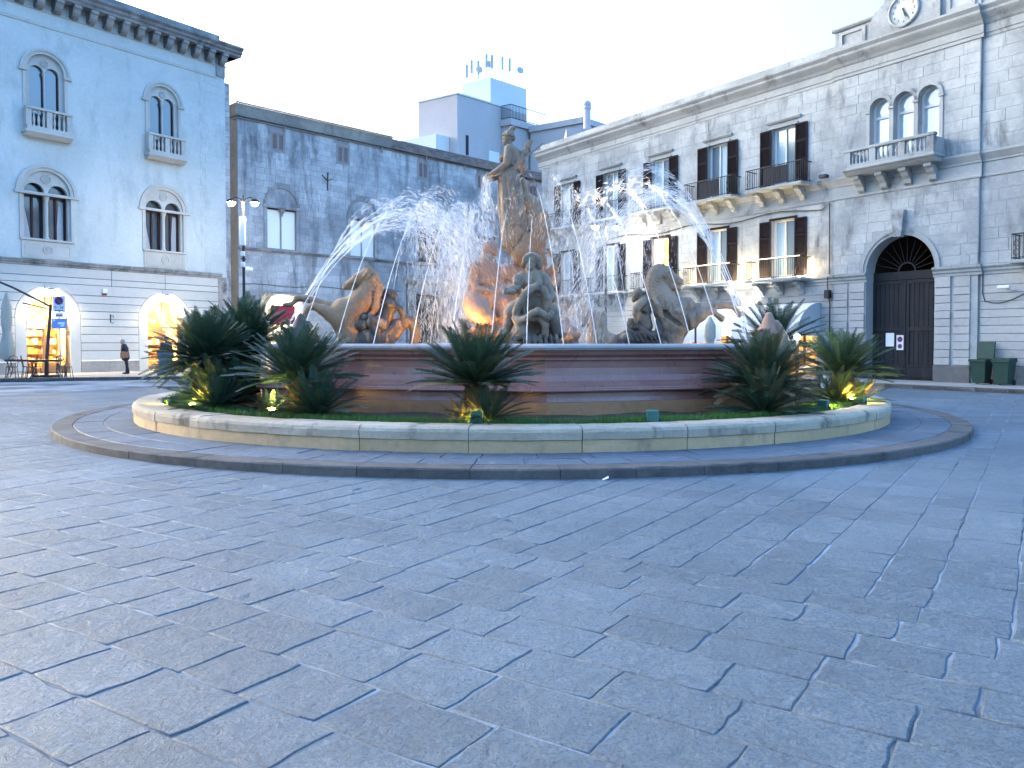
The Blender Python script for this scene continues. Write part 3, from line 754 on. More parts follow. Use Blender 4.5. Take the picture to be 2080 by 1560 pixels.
for i, c in enumerate(BIF):
    w = MB().plate(arch(c, 1.02, 9.72, 9.74, 16), [], -.015, 0).build('blind_window', M['grey_ashlar'], CROOT)
    mb = MB(); half_ring(mb, c, 9.78, 1.02, 1.17, -.06, .01, 22); mb.build('hood_moulding', M['mortar_grey'], w)
    moulding(MB(), c-1.24, c+1.24, [(-.01,9.58),(.07,9.58),(.10,9.66),(.10,9.74),(-.01,9.77)]).build('impost_band', M['grey_ashlar'], w)
    for sx in (-1, 1):
        a, b = (c-.95, c-.06) if sx < 0 else (c+.06, c+.95)
        MB().prism([(a, 7.21), (b, 7.21), (b, 9.35), ((b if sx < 0 else a), 9.35), ((a+b)/2 - sx*.3, 9.55), ((a if sx < 0 else b), 9.56), ((a if sx < 0 else b), 9.4)] if False else rect(a, b, 7.21, 9.50), .16, .18).build('blank_panel', M['board'] if i < 2 else M['dark_room'], w)
    MB().box(c-.055, c+.055, .14, .2, 7.2, 9.3).build('mullion', M['mortar_grey'], w)
    MB().lathe([(.04,0),(.07,.06),(.06,.12),(.12,.22),(.20,.36),(.20,.42)], 10, (c, .02, 9.14)).build('capital_stump', M['mortar_grey'], w)
    for a, b in ((c-1.16, c-.97), (c+.97, c+1.16)): MB().box(a, b, -.03, .02, 7.2, 9.57).build('jamb', M['grey_ashlar'], w)
# attic wall, tile copings and tiled eaves
MB().box(.3, 11.5, .12, 1.0, 14.62, 15.36).build('attic_wall', M['ochre_wall'], CROOT)
def tile_mesh(L, r=.085):
    n = 5; vs_ = []; 
    for (y, rad) in ((0, r), (L, r*.82)):
        for k in range(n+1):
            a = PI*k/n; vs_.append((rad*math.cos(a), y, rad*math.sin(a)*.75))
    m = n+1; fs = [(k, k+1, m+k+1, m+k) for k in range(n)]
    for k in range(m): vs_.append((vs_[k][0]*.8, 0, vs_[k][2]*.8))
    fs += [(k, 2*m+k, 2*m+k+1, k+1) for k in range(n)]
    return MB().add(vs_, fs, True).mesh('roof_tile', M['tile'])
tme = tile_mesh(.45)
MB().box(.3, C1, -.10, .5, 14.44, 14.50).build('eaves_board', M['mortar_grey'], CROOT)
x = .35; k = 0
while x < 11.5:                     # two tile rows: the eaves of the left part and the coping of the attic wall
    link('roof_tile', tme, CROOT, (x, -.20, 14.52), (R(14), 0, random.uniform(-.05, .05)))
    link('roof_tile', tme, CROOT, (x+.07, -.02, 15.38), (R(8), 0, random.uniform(-.06, .06)))
    x += .185
rt = MB(); tv = [tuple(v.co) for v in tme.vertices]; tf = [tuple(p.vertices) for p in tme.polygons]
sl_ = R(33)
for row in range(6):
    x = 11.45
    while x < C1:
        j = random.uniform(-.05, .05); dy = random.uniform(-.02, .02)
        ca, sa = math.cos(sl_), math.sin(sl_); yy, zz = row*.36*ca - .22 + dy, row*.36*sa + 14.52
        vs_ = [(p[0] + x + j*p[1], p[1]*ca - p[2]*sa + yy, p[1]*sa + p[2]*ca + zz) for p in tv]
        if row == 0 and x < 22: link('roof_tile', tme, CROOT, (x, -.22+dy, 14.52), (sl_, 0, j))
        else: rt.add(vs_, tf, True)
        x += .185
tag(rt.build('roof_tile_field', M['tile'], CROOT, fixn=False), kind='stuff')
MB().add([(11.45,-.2,14.50),(C1,-.2,14.50),(C1,1.9,15.86),(11.45,1.9,15.86)], [(0,1,2,3)]).build('roof_deck', M['tile'], CROOT)
for x in (3.3, 6.8, 10.4, 14.2, 17.8, 21.6): MB().tube([(x, -.16, 14.5), (x, -.18, 14.15)], .05, 8).build('rain_spout', M['mortar_grey'], CROOT)
# wall anchor, shrine niche, doors
mb = MB(); mb.tube([(6.3,-.05,11.12),(6.3,-.05,11.75),(6.33,-.05,12.25)], .035, 6); mb.tube([(6.3,-.05,11.7),(5.9,-.05,12.05)], .03, 6); mb.tube([(6.3,-.05,11.72),(6.62,-.05,11.88)], .025, 6)
mb.build('wall_anchor', M['rust_iron'], CROOT)
nc = MB().plate(rect(4.86, 5.36, 4.5, 5.5), [arch(5.11, .18, 4.62, 5.15, 10)], -.05, .08, ).build('shrine_niche', M['rubble'], CROOT)
MB().prism(arch(5.11, .19, 4.6, 5.15, 10), .07, .08).build('niche_back', M['mortar_grey'], nc)
MB().lathe([(.07,0),(.09,.1),(.05,.25),(.06,.33),(.02,.42)], 8, (5.11, .0, 4.63)).build('figurine', M['rubble'], nc)
d1 = MB().plate(rect(1.66, 4.55, .1, 4.5), [rect(2.0, 4.25, .1, 4.03)], -.10, .1).build('door_surround', M['rubble'], CROOT)
moulding(MB(), 1.60, 4.61, [(.1,4.36),(.14,4.36),(.20,4.44),(.20,4.5),(.1,4.52)]).build('door_cornice', M['rubble'], d1)
rm = MB(); x0, x1 = 1.9, 4.4
rm.add([(x0,.46,.1),(x1,.46,.1),(x1,3.2,.1),(x0,3.2,.1),(x0,.46,4.2),(x1,.46,4.2),(x1,3.2,4.2),(x0,3.2,4.2)], [(0,1,2,3),(4,7,6,5),(1,5,6,2),(2,6,7,3),(3,7,4,0)])
room = rm.build('bar_room', plain('white_bar_wall', (.75,.72,.64), .8), CROOT, fixn=False)
MB().bbox(2.02, 4.23, .18, .34, 2.72, 3.30, .01).build('bar_sign', M['paper'], CROOT)
text_mesh('bar_lettering', 'BA', .36, M['black'], [o for o in CROOT.children if o.name.startswith('bar_sign')][0], (2.95, .176, 3.0), (PI/2, 0, 0))
lamp('bar_light', 'POINT', 45, (1, .84, .60), (3.1, 1.2, 3.7), CROOT, .25)
lamp('bar_light', 'POINT', 14, (1, .84, .60), (3.1, -.35, 4.15), CROOT, .12)
bl = MB().bbox(2.6, 3.6, -.42, -.26, 4.18, 4.27, .02).build('bar_lamp', M['iron'], CROOT)
MB().box(2.66, 3.54, -.40, -.28, 4.165, 4.178).build('lit_lens', M['lamp_white'], bl)
d2 = MB().plate(rect(12.5, 16.4, .1, 5.75), [rect(13.25, 15.65, .1, 4.95)], -.14, .2).build('portal_surround', M['rubble'], CROOT)
moulding(MB(), 12.3, 16.6, [(.14,5.62),(.2,5.62),(.34,5.82),(.34,5.98),(0,6.05)]).build('portal_cornice', M['rubble'], d2)
for k in range(6):
    for sx in (12.56, 15.74): MB().bbox(sx, sx+.62, -.20, -.14, .15+k*.78, .15+k*.78+.74, .03).build('portal_block', M['rubble'], d2)
MB().box(13.2, 15.7, .4, .45, .1, 5.0).build('portal_door', M['wood_gate'], CROOT)
MB().box(18.9, 21.6, .4, .45, .1, 4.3).build('far_door', M['wood_gate'], CROOT)
mb = MB(); 
for k in range(30):
    pass
pts = [(.4 + k*.9, -.03, 4.95 + .06*math.sin(k*1.3) + .012*k) for k in range(14)]
MB().tube(pts, .014, 5).build('wall_cable', M['black'], CROOT)
MB().bbox(.95, 1.45, -.35, -.05, 3.55, 3.78, .04).build('air_unit', M['white_plastic'], CROOT)

# ================= beige block of flats behind =================
BROOT = thing('apartment_block', 'plain beige apartment block with roof terrace rising behind the grey palazzo', 'building', (-4.9, 72, 0), 0)
def bx(name, poly, z0, z1, mat): return MB().prism(poly, z0, z1, axis='z').build(name, mat, BROOT)
fr_c = (0.0, 0.0); d1_, d2_ = Vector((-.82, .57)), Vector((.70, .714))
P2 = lambda a, b: tuple(d1_*a + d2_*b)
bx('main_wall', [P2(0,0), P2(4.6,0), P2(4.6,9), P2(0,9)], 0, 23.85, M['beige_wall'])
bx('roof_coping', [P2(-.08,-.08), P2(4.68,-.08), P2(4.68,7), P2(-.08,7)], 23.86, 23.98, M['pale_wall'])
bx('lift_tower', [P2(.4,4.6), P2(3.8,4.6), P2(3.8,9.5), P2(.4,9.5)], 23.99, 26.5, M['pale_wall'])
bx('lower_terrace_wall', [P2(5.2,-1.6), P2(.9,-1.6), P2(.9,-.05), P2(5.2,-.05)], 0, 20.15, M['pale_wall'])
bx('terrace_wing', [P2(-1.0,5.6), P2(-.05,5.6), P2(-.05,15.0), P2(-1.0,15.0)], 0, 22.0, M['beige_wall'])
bx('terrace_slab', [P2(-1.25,5.4), P2(-.02,5.4), P2(-.02,15.2), P2(-1.25,15.2)], 22.01, 22.6, M['beige_wall'])
bx('right_wing', [P2(-7.0,8.0), P2(-1.3,8.0), P2(-1.3,15.5), P2(-7.0,15.5)], 0, 21.7, M['beige_wall'])
bx('right_wing_coping', [P2(-7.2,7.8), P2(-1.26,7.8), P2(-1.26,15.7), P2(-7.2,15.7)], 21.71, 22.25, M['beige_wall'])
def on_d2(name, b0, b1, z0, z1, mat, a=-.06, th=.06, parent=None):
    return MB().prism([P2(a, b0), P2(a, b1), P2(a+th, b1), P2(a+th, b0)], z0, z1, axis='z').build(name, mat, parent or BROOT)
w = on_d2('window', 3.9, 5.2, 17.4, 19.5, M['board'], -.07, .06)
on_d2('window_frame', 3.78, 5.32, 17.28, 17.39, M['frame_white'], -.10, .09, w); on_d2('vent_gap', 4.0, 5.1, 17.42, 17.6, M['dark_room'], -.085, .012, w)
wa = MB().prism([P2(-4.3,7.97), P2(-3.2,7.97), P2(-3.2,8.0), P2(-4.3,8.0)], 18.6, 20.0, axis='z').build('window', M['glass_pale'], BROOT)
MB().prism([P2(-4.4,7.9), P2(-3.1,7.9), P2(-3.1,7.96), P2(-4.4,7.96)], 18.4, 18.55, axis='z').build('window_sill', M['pale_wall'], wa)
on_d2('small_window', -.6+1.6, 1.35, 18.6, 20.4, M['dark_room'], -.02, .015)
ry = [P2(-1.2, 5.45), P2(-1.2, 8.0)]
rail = MB()
def railing(pa, pb, z0, z1, k):
    pa, pb = Vector(pa), Vector(pb)
    rail.tube([(pa.x, pa.y, z1), (pb.x, pb.y, z1)], .035, 6); rail.tube([(pa.x, pa.y, z0+.1), (pb.x, pb.y, z0+.1)], .03, 6)
    for i in range(k+1):
        p = pa.lerp(pb, i/k); rail.tube([(p.x, p.y, z0), (p.x, p.y, z1)], .022, 5)
railing(P2(-.1, 5.45), P2(-1.2, 5.45), 22.6, 23.9, 9); railing(P2(-1.2, 5.45), P2(-1.2, 10.5), 22.6, 23.9, 26)
rail.build('roof_railing', M['iron'], BROOT)
ANT = ['leftmost tall panel antenna on the beige block', 'small dish antenna next to the leftmost panel antenna', 'tall panel antenna in the front middle of the rooftop', 'panel antenna right of the front middle one', 'dish antenna among the front panel antennas', 'panel antenna second from the front right corner', 'panel antenna at the front right corner of the lift tower', 'tall panel antenna at the rear of the rooftop', 'dish antenna at the rear of the rooftop', 'tallest antenna of the rooftop, at the rear']
M['mast'] = plain('pale_mast_grey', (.42,.45,.46), .5)
for i, (a, b, h, kind) in enumerate(((.6,5.0,2.2,0),(1.1,5.2,1.4,1),(1.6,5.4,2.6,0),(2.2,5.0,2.0,0),(2.7,5.6,1.3,1),(3.2,5.2,2.3,0),(3.6,5.0,1.9,0),(.8,7.6,2.6,0),(.6,8.8,1.6,1),(2.0,8.0,3.1,0))):
    p = P2(a, b)
    at = thing('roof_antenna', ANT[i], 'antenna', (-4.9+p[0], 72+p[1], 26.5), 0, 'antennas on the beige block')
    MB().tube([(0,0,0),(0,0,h)], .04, 6).build('mast', M['mast'], at)
    if kind == 0:
        MB().bbox(-.13, .13, -.22, -.06, h-1.3, h-.05, .03).build('panel', M['mast'], at)
        MB().tube([(-.25,0,h*.35),(.25,0,h*.35)], .02, 5).build('cross_arm', M['iron'], at)
    else:
        MB().lathe([(.02,0),(.2,.04),(.34,.12),(.36,.14)], 14).build('dish', M['mast'], at, (0,-.1,h), (R(80),0,R(20)))
chm = thing('chimney_stack', 'round chimney with a thin aerial on the roof behind the clock building', 'chimney', (5.6, 60, 17.3))
MB().lathe([(.27,0),(.27,1.6),(.26,1.62),(.31,1.7),(.31,1.85),(.26,1.9),(.31,1.98),(.31,2.15),(.2,2.3)], 14).build('stack', M['beige_wall'], chm)
MB().tube([(0,0,2.3),(0,0,5.3)], .025, 5).build('aerial', M['mast'], chm)
MB().box(-1.6, 1.6, -1, 3, -17.3, 0).build('base_house', M['beige_wall'], chm)

# ================= clock building on the right =================
RA = math.atan2(-.82164, .57)
RROOT = thing('clock_building', 'long weathered stone building with clock, arched portal and iron balconies', 'building', (15.7, 29.7, 0), RA)
# local x = -u (towards the camera), local y inward
RX0, RX1 = -24.3, 6.5
WX = [-6.65, -10.35, -14.1, -17.9, -21.75]
PX_A, PX_B = -4.1, 1.58                   # portal bay
TRI = (-2.17, -1.2, -.24)
GC, GW, GS = -1.3, 1.36, 4.34
up_h = [rect(x-.60, x+.60, 8.42, 11.02) for x in WX]; lo_h = [rect(x-.60, x+.60, 4.42, 6.98) for x in WX]
tri_h = [arch(x, .40, 8.45, 10.72, 12) for x in TRI]
gate_h = [arch(GC, GW, .1, GS, 20)]
shop_h = [rect(-13.2, -8.9, .1, 3.0), rect(-8.3, -4.9, .1, 3.0)]
sidew = [rect(3.80, 5.00, 4.42, 6.98)]
MB().plate(rect(RX0, PX_A, .0, 13.0), [h for h in up_h + lo_h] + shop_h, 0, .35).build('facade_wall', M['right_trim'], RROOT)
MB().plate(rect(PX_A, PX_B, .0, 13.0), tri_h + gate_h, -.10, .50, ).build('portal_wall', M['right_trim'], RROOT)
MB().plate(rect(PX_B, RX1, .0, 13.0), sidew, 0, .35).build('near_wall', M['right_trim'], RROOT)
MB().box(PX_A, PX_A+.01, -.099, .0, 0, 13).build('portal_return', M['right_trim'], RROOT)
MB().box(PX_B-.01, PX_B, -.099, .0, 0, 13).build('portal_return', M['right_trim'], RROOT)
body(RROOT, RX0, RX1, .02, 11, 0, 13.3, M['right_trim'])
wh = [hole_rect(x-.72, x+.72, 8.3, 11.12) for x in WX] + [hole_rect(x-.70, x+.70, 4.3, 7.06) for x in WX]
ashlar(RROOT, RX0, PX_A-.01, 8.36, 12.6, wh, .42, (.6, 1.25), M['right_ashlar'], seed=11, cap=110)
ashlar(RROOT, RX0, PX_A-.01, 4.36, 7.4, wh, .42, (.6, 1.25), M['right_ashlar'], seed=12, cap=60)
th = [hole_arch(x, .54, 8.3, 10.72) for x in TRI]
ashlar(RROOT, PX_A+.02, PX_B-.02, 8.36, 12.3, th, .40, (.55, 1.1), M['right_ashlar'], y=-.10, seed=13, cap=70)
ashlar(RROOT, PX_A+.02, PX_B-.02, 4.36, 7.38, [hole_arch(GC, GW+.28, .0, GS), hole_rect(GC-.28, GC+.28, 5.6, 6.72)], .40, (.55, 1.1), M['right_ashlar'], y=-.10, seed=14, cap=40)
ashlar(RROOT, PX_B+.02, RX1, 8.36, 12.3, [], .42, (.6, 1.2), M['right_ashlar'], seed=15, cap=30)
ashlar(RROOT, PX_B+.02, RX1, 4.36, 7.38, [hole_rect(3.68, 5.12, 4.3, 7.06)], .42, (.6, 1.2), M['right_ashlar'], seed=16, cap=20)
# ground floor courses
zc = [.74 + .284*k for k in range(12)]
zc[-1] = 3.98
def course_run(a, b, y, mat, holes=[], name='course_stone', rough=.0, seed=0):
    rr = random.Random(seed)
    for (za, zb) in zip(zc[:-1], zc[1:]):
        iv = [(a, b)]
        for (p, q, zt) in holes:
            if za < zt: iv = [r_ for (c, d) in iv for r_ in ((c, min(d, p)), (max(c, q), d)) if r_[1]-r_[0] > .05]
        for (p, q) in iv: MB().bbox(p+.004, q-.004, y-.03-rr.uniform(0, rough), y, za+.010, zb-.010, .012).build(name, mat, RROOT)
course_run(PX_B+.05, RX1, 0, M['right_rust'], seed=1)
course_run(-8.3, PX_A-.05, 0, M['right_rust'], [(-8.3, -4.9, 3.02)], seed=2)
course_run(RX0, -8.3, 0, M['right_rust'], [(-13.2, -8.9, 3.02)], seed=3)
for (a, b) in ((-4.08, -3.44), (-3.34, -2.70), (.08, .66), (.76, 1.34)): course_run(a, b, -.10, M['right_rust'], name='pier_block', rough=.05, seed=int(a*10))
for (a, b) in ((RX0, -13.2), (-8.9, -8.3), (-4.9, PX_A-.05), (PX_B+.05, RX1)): MB().bbox(a+.01, b-.01, -.06, 0, .1, .73, .02).build('plinth', M['cement'], RROOT)
M['dark_plinth'] = stone('dark_plinth_stone', (.14,.135,.13), (.10,.10,.10), (.2,.19,.18), scale=1, bump=.3)
for (a, b) in ((-4.12, -2.68), (.06, 1.38)): MB().bbox(a, b, -.18, -.10, .1, .73, .02).build('pier_plinth', M['dark_plinth'], RROOT)
imp = [(-.02,3.98),(.05,3.98),(.05,4.06),(.10,4.12),(.10,4.18),(.17,4.26),(.17,4.33),(-.02,4.36)]
for (a, b, o) in ((RX0, PX_A-.16, 0), (PX_B+.16, RX1, 0), (PX_A-.15, -2.62, .10), (.02, PX_B+.15, .10)): moulding(MB(), a, b, [(p+o, z) for p, z in imp]).build('impost_moulding', M['right_trim'], RROOT)
# string with balconies, upper cornice
st = [(-.02,7.42),(.04,7.42),(.04,7.50),(.02,7.52),(.02,7.92),(.06,7.94),(.06,8.0),(.12,8.10),(.20,8.22),(.20,8.30),(-.02,8.34)]
for (a, b, o) in ((RX0, PX_A-.08, 0), (PX_A-.08, PX_B+.08, .10), (PX_B+.08, RX1, 0)): moulding(MB(), a, b, [(p+o, z) for p, z in st]).build('string_course', M['right_trim'], RROOT)
co = [(-.02,12.30),(.03,12.30),(.03,12.42),(.06,12.44),(.06,12.72),(.10,12.76),(.16,12.86),(.30,13.02),(.34,13.08),(.34,13.16),(.44,13.28),(.44,13.36),(-.02,13.38)]
for (a, b, o) in ((RX0-.3, PX_A-.1, 0), (PX_A-.1, PX_B+.1, .12), (PX_B+.1, RX1, 0)): moulding(MB(), a, b, [(p+o, z) for p, z in co]).build('cornice', M['right_trim'], RROOT)
MB().box(RX0, PX_A, -.10, .3, 13.38, 13.72).build('parapet', M['right_ashlar'], RROOT)
MB().box(PX_B, RX1, -.10, .3, 13.38, 13.95).build('parapet', M['right_ashlar'], RROOT)
# attic with clock
att = MB().box(PX_A, PX_B, -.16, .5, 13.39, 14.22).build('attic', M['right_ashlar'], RROOT)
moulding(MB(), PX_A-.1, PX_B+.1, [(.1,14.22),(.22,14.22),(.28,14.28),(.28,14.35),(.1,14.38)]).build('attic_cornice', M['right_trim'], att)
for (a, b) in ((-3.9, -2.75), (.4, 1.4)):
    MB().plate(rect(a, b, 13.5, 14.14), [rect(a+.14, b-.14, 13.62, 14.02)], -.21, -.16).build('attic_panel', M['right_trim'], att)
CK = -1.13
hb = MB(); poly = [(CK-1.35, 13.4), (CK+1.35, 13.4), (CK+1.35, 14.1), (CK+1.2, 14.4), (CK+.86, 14.62)] + [(CK+.82*math.cos(PI*k/14), 14.62+.7*math.sin(PI*k/14)) for k in range(15)] + [(CK-.86, 14.62), (CK-1.2, 14.4), (CK-1.35, 14.1)]
hb.prism(poly, -.30, .4); hb.build('clock_housing', M['right_ashlar'], att)
clk = thing('wall_clock', 'round white wall clock on the attic of the clock building', 'clock', (0,0,0))
clk.parent = None
_m = Matrix.Translation((15.7, 29.7, 0)) @ Matrix.Rotation(RA, 4, 'Z')
clk.matrix_world = _m @ Matrix.Translation((CK, -.30, 14.11))
M['clock_face'] = plain('white_clock_face', (.74,.78,.74), .5)
MB().lathe([(.62,0),(.62,.05),(.55,.08),(.52,.03),(.52,0)], 40).build('clock_frame', M['right_trim'], clk, (0,0,0), (R(90),0,0))
MB().lathe([(.0001,.02),(.52,.02)], 40).build('dial', M['clock_face'], clk, (0,0,0), (R(90),0,0))
for h in range(1, 13):
    a = R(90 - 30*h); text_mesh('numeral', str(h), .13, M['black'], clk, (.41*math.cos(a), -.026, .41*math.sin(a)), (R(90),0,0), .002)
def hand(name, a, L, w):
    a = R(90 - a); c, s_ = math.cos(a), math.sin(a)
    MB().prism([(-s_*w - c*.1, c*w - s_*.1), (s_*w - c*.1, -c*w - s_*.1), (s_*w*1.3 + c*L*.6, -c*w*1.3 + s_*L*.6), (c*L, s_*L), (-s_*w*1.3 + c*L*.6, c*w*1.3 + s_*L*.6)], -.045, -.035).build(name, M['black'], clk)
hand('hour_hand', 162, .30, .022); hand('minute_hand', 148, .42, .016)
# trifora with stone balcony
for i, x in enumerate(TRI):
    w = MB().plate(arch(x, .40, 8.45, 10.72, 14), [rect(x-.32, x+.34, 8.5, 10.36), arch(x+.01, .33, 10.46, 10.72, 12)], .16, .22).build('arched_window', M['frame_white'], RROOT)
    MB().box(x-.33, x+.35, .225, .235, 8.5, 10.36).build('pane', M['glass_pale'], w); MB().prism(arch(x+.01, .34, 10.45, 10.72, 12), .225, .235).build('fanlight', M['glass_pale'], w)
    mb = MB(); half_ring(mb, x, 10.72, .40, .53 if i != 5 else .5, -.15, -.09, 16); mb.build('archivolt', M['right_trim'], w)
for a, b in ((-2.70, -2.57), (-1.77, -1.60), (-.80, -.64), (.16, .29)):
    MB().box(a, b, -.14, -.09, 8.4, 10.60).build('window_pier', M['right_trim'], RROOT); MB().box(a-.03, b+.03, -.18, -.09, 10.60, 10.70).build('pier_capital', M['right_trim'], RROOT)
sb_ = MB().bbox(-3.25, .42, -.95, -.09, 8.32, 8.44, .03).build('stone_balcony', M['right_trim'], RROOT)
moulding(MB(), -3.2, .37, [(.1,8.16),(.7,8.16),(.82,8.24),(.88,8.315),(.1,8.315)]).build('balcony_moulding', M['right_trim'], sb_)
MB().bbox(-3.23, .40, -.92, -.70, 9.05, 9.17, .02).build('hand_rail', M['right_trim'], sb_)
MB().box(-3.18, .35, -.90, -.72, 8.445, 8.56).build('base_rail', M['right_trim'], sb_)
for x in (-3.05, -2.0, -.85, .22): MB().box(x-.13, x+.13, -.89, -.73, 8.562, 9.048).build('pier', M['right_trim'], sb_)
for x in (-3.18, .11): MB().box(x, x+.24, -.728, -.10, 8.45, 9.04).build('side_panel', M['right_trim'], sb_)
bs = []
for (a, b) in ((-2.92, -2.13), (-1.87, -.98), (-.72, .09)): bs += [a + (b-a)*(k+.5)/5 for k in range(5)]
balusters(sb_, bs, -.81, 8.56, .49, M['right_trim'], f=.95)
cbm = MB().prism([(-.1,8.155),(-.66,8.155),(-.66,8.03),(-.52,7.98),(-.44,7.86),(-.30,7.76),(-.26,7.6),(-.1,7.52)], -.14, .14, axis='x').mesh('corbel', M['right_trim'])
for x in (-2.85, -1.9, -.95, .0): link('corbel', cbm, sb_, (x, 0, 0))
# iron balconies and shuttered windows
def tall_window(x, z0, z1, lit=False, lamps=False, kind=0):
    w = MB().plate(rect(x-.60, x+.60, z0, z1), [rect(x-.50, x-.03, z0+.12, z1-.08), rect(x+.03, x+.50, z0+.12, z1-.08)], .16, .21).build('french_window', M['frame_white'], RROOT)
    for sx in (-1, 1):
        if lit: MB().box(*( (x-.50, x-.03) if sx < 0 else (x+.03, x+.50)), .215, .222, z0+.12, z1-.08).build('lit_pane', M['lit_pane_a'] if sx < 0 else M['lit_pane_b'], w)
        else: MB().box(*( (x-.50, x-.03) if sx < 0 else (x+.03, x+.50)), .215, .222, z0+.12, z1-.08).build('pane', M['glass_pale'] if (kind + (sx > 0)) % 2 == 0 else M['glass_mid'], w)
    MB().box(x-.72, x+.72, -.05, .03, z1, z1+.09).build('lintel', M['right_trim'] if z0 > 7 else M['shutter'], w)
    if z0 > 7: moulding(MB(), x-.86, x+.86, [(-.01,z1+.22),(.06,z1+.22),(.12,z1+.30),(.12,z1+.34),(-.01,z1+.37)]).build('window_cornice', M['right_trim'], w)
    for sx in (-1, 1):
        a, b = (x-1.22, x-.62) if sx < 0 else (x+.62, x+1.22)
        s_ = MB().plate(rect(a, b, z0+.05, z1-.02), [rect(a+.07, b-.07, z0+.15, z0+(z1-z0)*.36), rect(a+.07, b-.07, z0+(z1-z0)*.40, z0+(z1-z0)*.68), rect(a+.07, b-.07, z0+(z1-z0)*.72, z1-.10)], -.075, -.03).build('shutter', M['shutter'], w)
        MB().box(a+.01, b-.01, -.045, -.03, z0+.06, z1-.03).build('shutter_back', M['shutter'], s_)
        sm = MB()
        zz = z0 + .17
        while zz < z1 - .12:
            sm.add([(a+.07,-.046,zz),(b-.07,-.046,zz),(b-.07,-.07,zz+.035),(a+.07,-.07,zz+.035)], [(0,1,2,3)]); zz += .06
        sm.build('louvre', M['shutter'], s_)
def iron_balcony(x, z, lamps=False, dense=0):
    hw, out = 1.42, .78
    b = MB().bbox(x-hw-.05, x+hw+.05, -out-.05, -.02, z-.13, z, .03).build('balcony_slab', M['right_trim'], RROOT)
    cm = MB().prism([(0,z-.135),(-.62,z-.135),(-.62,z-.26),(-.46,z-.32),(-.36,z-.46),(-.2,z-.52),(-.16,z-.66),(0,z-.7)], -.12, .12, axis='x').mesh('corbel', M['right_trim'])
    for dx in (-1.05, 0, 1.05): link('corbel', cm, b, (x+dx, 0, 0))
    H = .86
    rl = MB(); rl.tube([(x-hw,-.05,z+H),(x-hw,-out,z+H),(x+hw,-out,z+H),(x+hw,-.05,z+H)], .022, 6, smooth=False); rl.tube([(x-hw,-.05,z+.07),(x-hw,-out,z+.07),(x+hw,-out,z+.07),(x+hw,-.05,z+.07)], .016, 5, smooth=False)
    r_ = rl.build('railing', M['iron'], b)
    k = 24; bar = MB().tube([(0,0,0),(0,0,H)], .011, 5).mesh('railing_bar', M['iron'])
    for i in range(k+1): link('railing_bar', bar, r_, (x-hw + 2*hw*i/k, -out, z+.0))
    for i in range(1, 6):
        for sx in (-1, 1): link('railing_bar', bar, r_, (x+sx*hw, -out + (out-.05)*i/6, z))
    mb = MB()
    for sx in (-1, 1):                                   # scroll panels near the corners
        for (cxx, cz) in ((hw-.14, .25), (hw-.14, .55)):
            pts = [(x + sx*(cxx) + .07*math.cos(a), -out-.004, z + cz + .12*math.sin(a)) for a in [2*PI*q/10 for q in range(11)]]
            mb.tube(pts, .010, 4, cap=False)
    mb.build('scroll_panel', M['iron'], r_)
    if dense: MB().box(x-.5, x+.75, -out+.02, -out+.03, z+.08, z+H-.05).build('privacy_screen', plain('dark_screen', (.03,.03,.035), .8), b)
    if lamps:
        MB().tube([(x-hw,-out-.03,z+H+.03),(x+hw,-out-.03,z+H+.03)], .010, 6).build('light_string', emis('lit_string', (1,.82,.6), .5), b)
        for sx in (-1, 1):
            lb = MB().lathe([(.05,0),(.07,.03),(.07,.06)], 10, (x+sx*(hw-.25), -out+.32, z+.0)).build('floor_lamp', M['lamp_warm'], b)
            lamp('balcony_light', 'POINT', 3, (1, .70, .34), (x+sx*(hw-.22), -out+.28, z+.25), RROOT, .06)
M['lit_pane_a'] = emis('lit_orange_curtain', (1.0,.55,.25), .085); M['lit_pane_b'] = emis('lit_yellow_room', (1.0,.72,.08), .11)
M['glass_mid'] = glass('dim_window_glass', (.14,.19,.22), .08)
for i, x in enumerate(WX):
    tall_window(x, 8.42, 11.02, kind=i % 2); iron_balcony(x, 8.36, dense=(1 if i in (0, 1) else 0))
    tall_window(x, 4.42, 6.98, lit=(i == 2), kind=0); iron_balcony(x, 4.34, lamps=(i in (0, 1)))
tall_window(4.40, 4.42, 6.98); iron_balcony(4.38, 4.34)
# cables, lamp bracket, box
pts = [(-18 + k*.7, -.06, 7.30 + .10*math.sin(k*.9) - .004*k) for k in range(20)] + [(-4.35, -.06, 7.36), (-4.34, -.06, 6.5), (-4.33, -.06, 4.4)]
MB().tube(pts, .022, 5).build('wall_cable', M['black'], RROOT)
MB().tube([(-4.3,-.22,4.3),(-4.3,-.22,3.9),(-4.32,-.1,3.5),(-4.28,-.08,3.2),(-4.3,-.06,2.2),(-4.3,-.06,.8)], .02, 5).build('drain_pipe', M['black'], RROOT)
MB().bbox(-4.42, -4.2, -.30, -.08, 3.40, 3.75, .02).build('junction_box', M['iron'], RROOT)
cc = MB().bbox(2.35, 2.75, -.42, -.30, 3.42, 3.54, .02).build('security_camera', M['white_plastic'], RROOT, )
MB().tube([(2.65,-.34,3.42),(2.7,-.2,3.36),(2.75,-.03,3.38)], .025, 6).build('camera_arm', M['white_plastic'], cc)
pts = [(1.72, -.05, 4.0 - .1*k) for k in range(8)] + [(1.8 + .12*k, -.05, 3.2 - .25*math.sin(PI*(k+3)/13)) for k in range(12)]
MB().tube(pts, .014, 5).build('hanging_cable', M['black'], RROOT)
MB().bbox(-4.6, -4.25, -.5, -.25, 8.36, 8.5, .02).build('floodlight', M['iron'], RROOT)
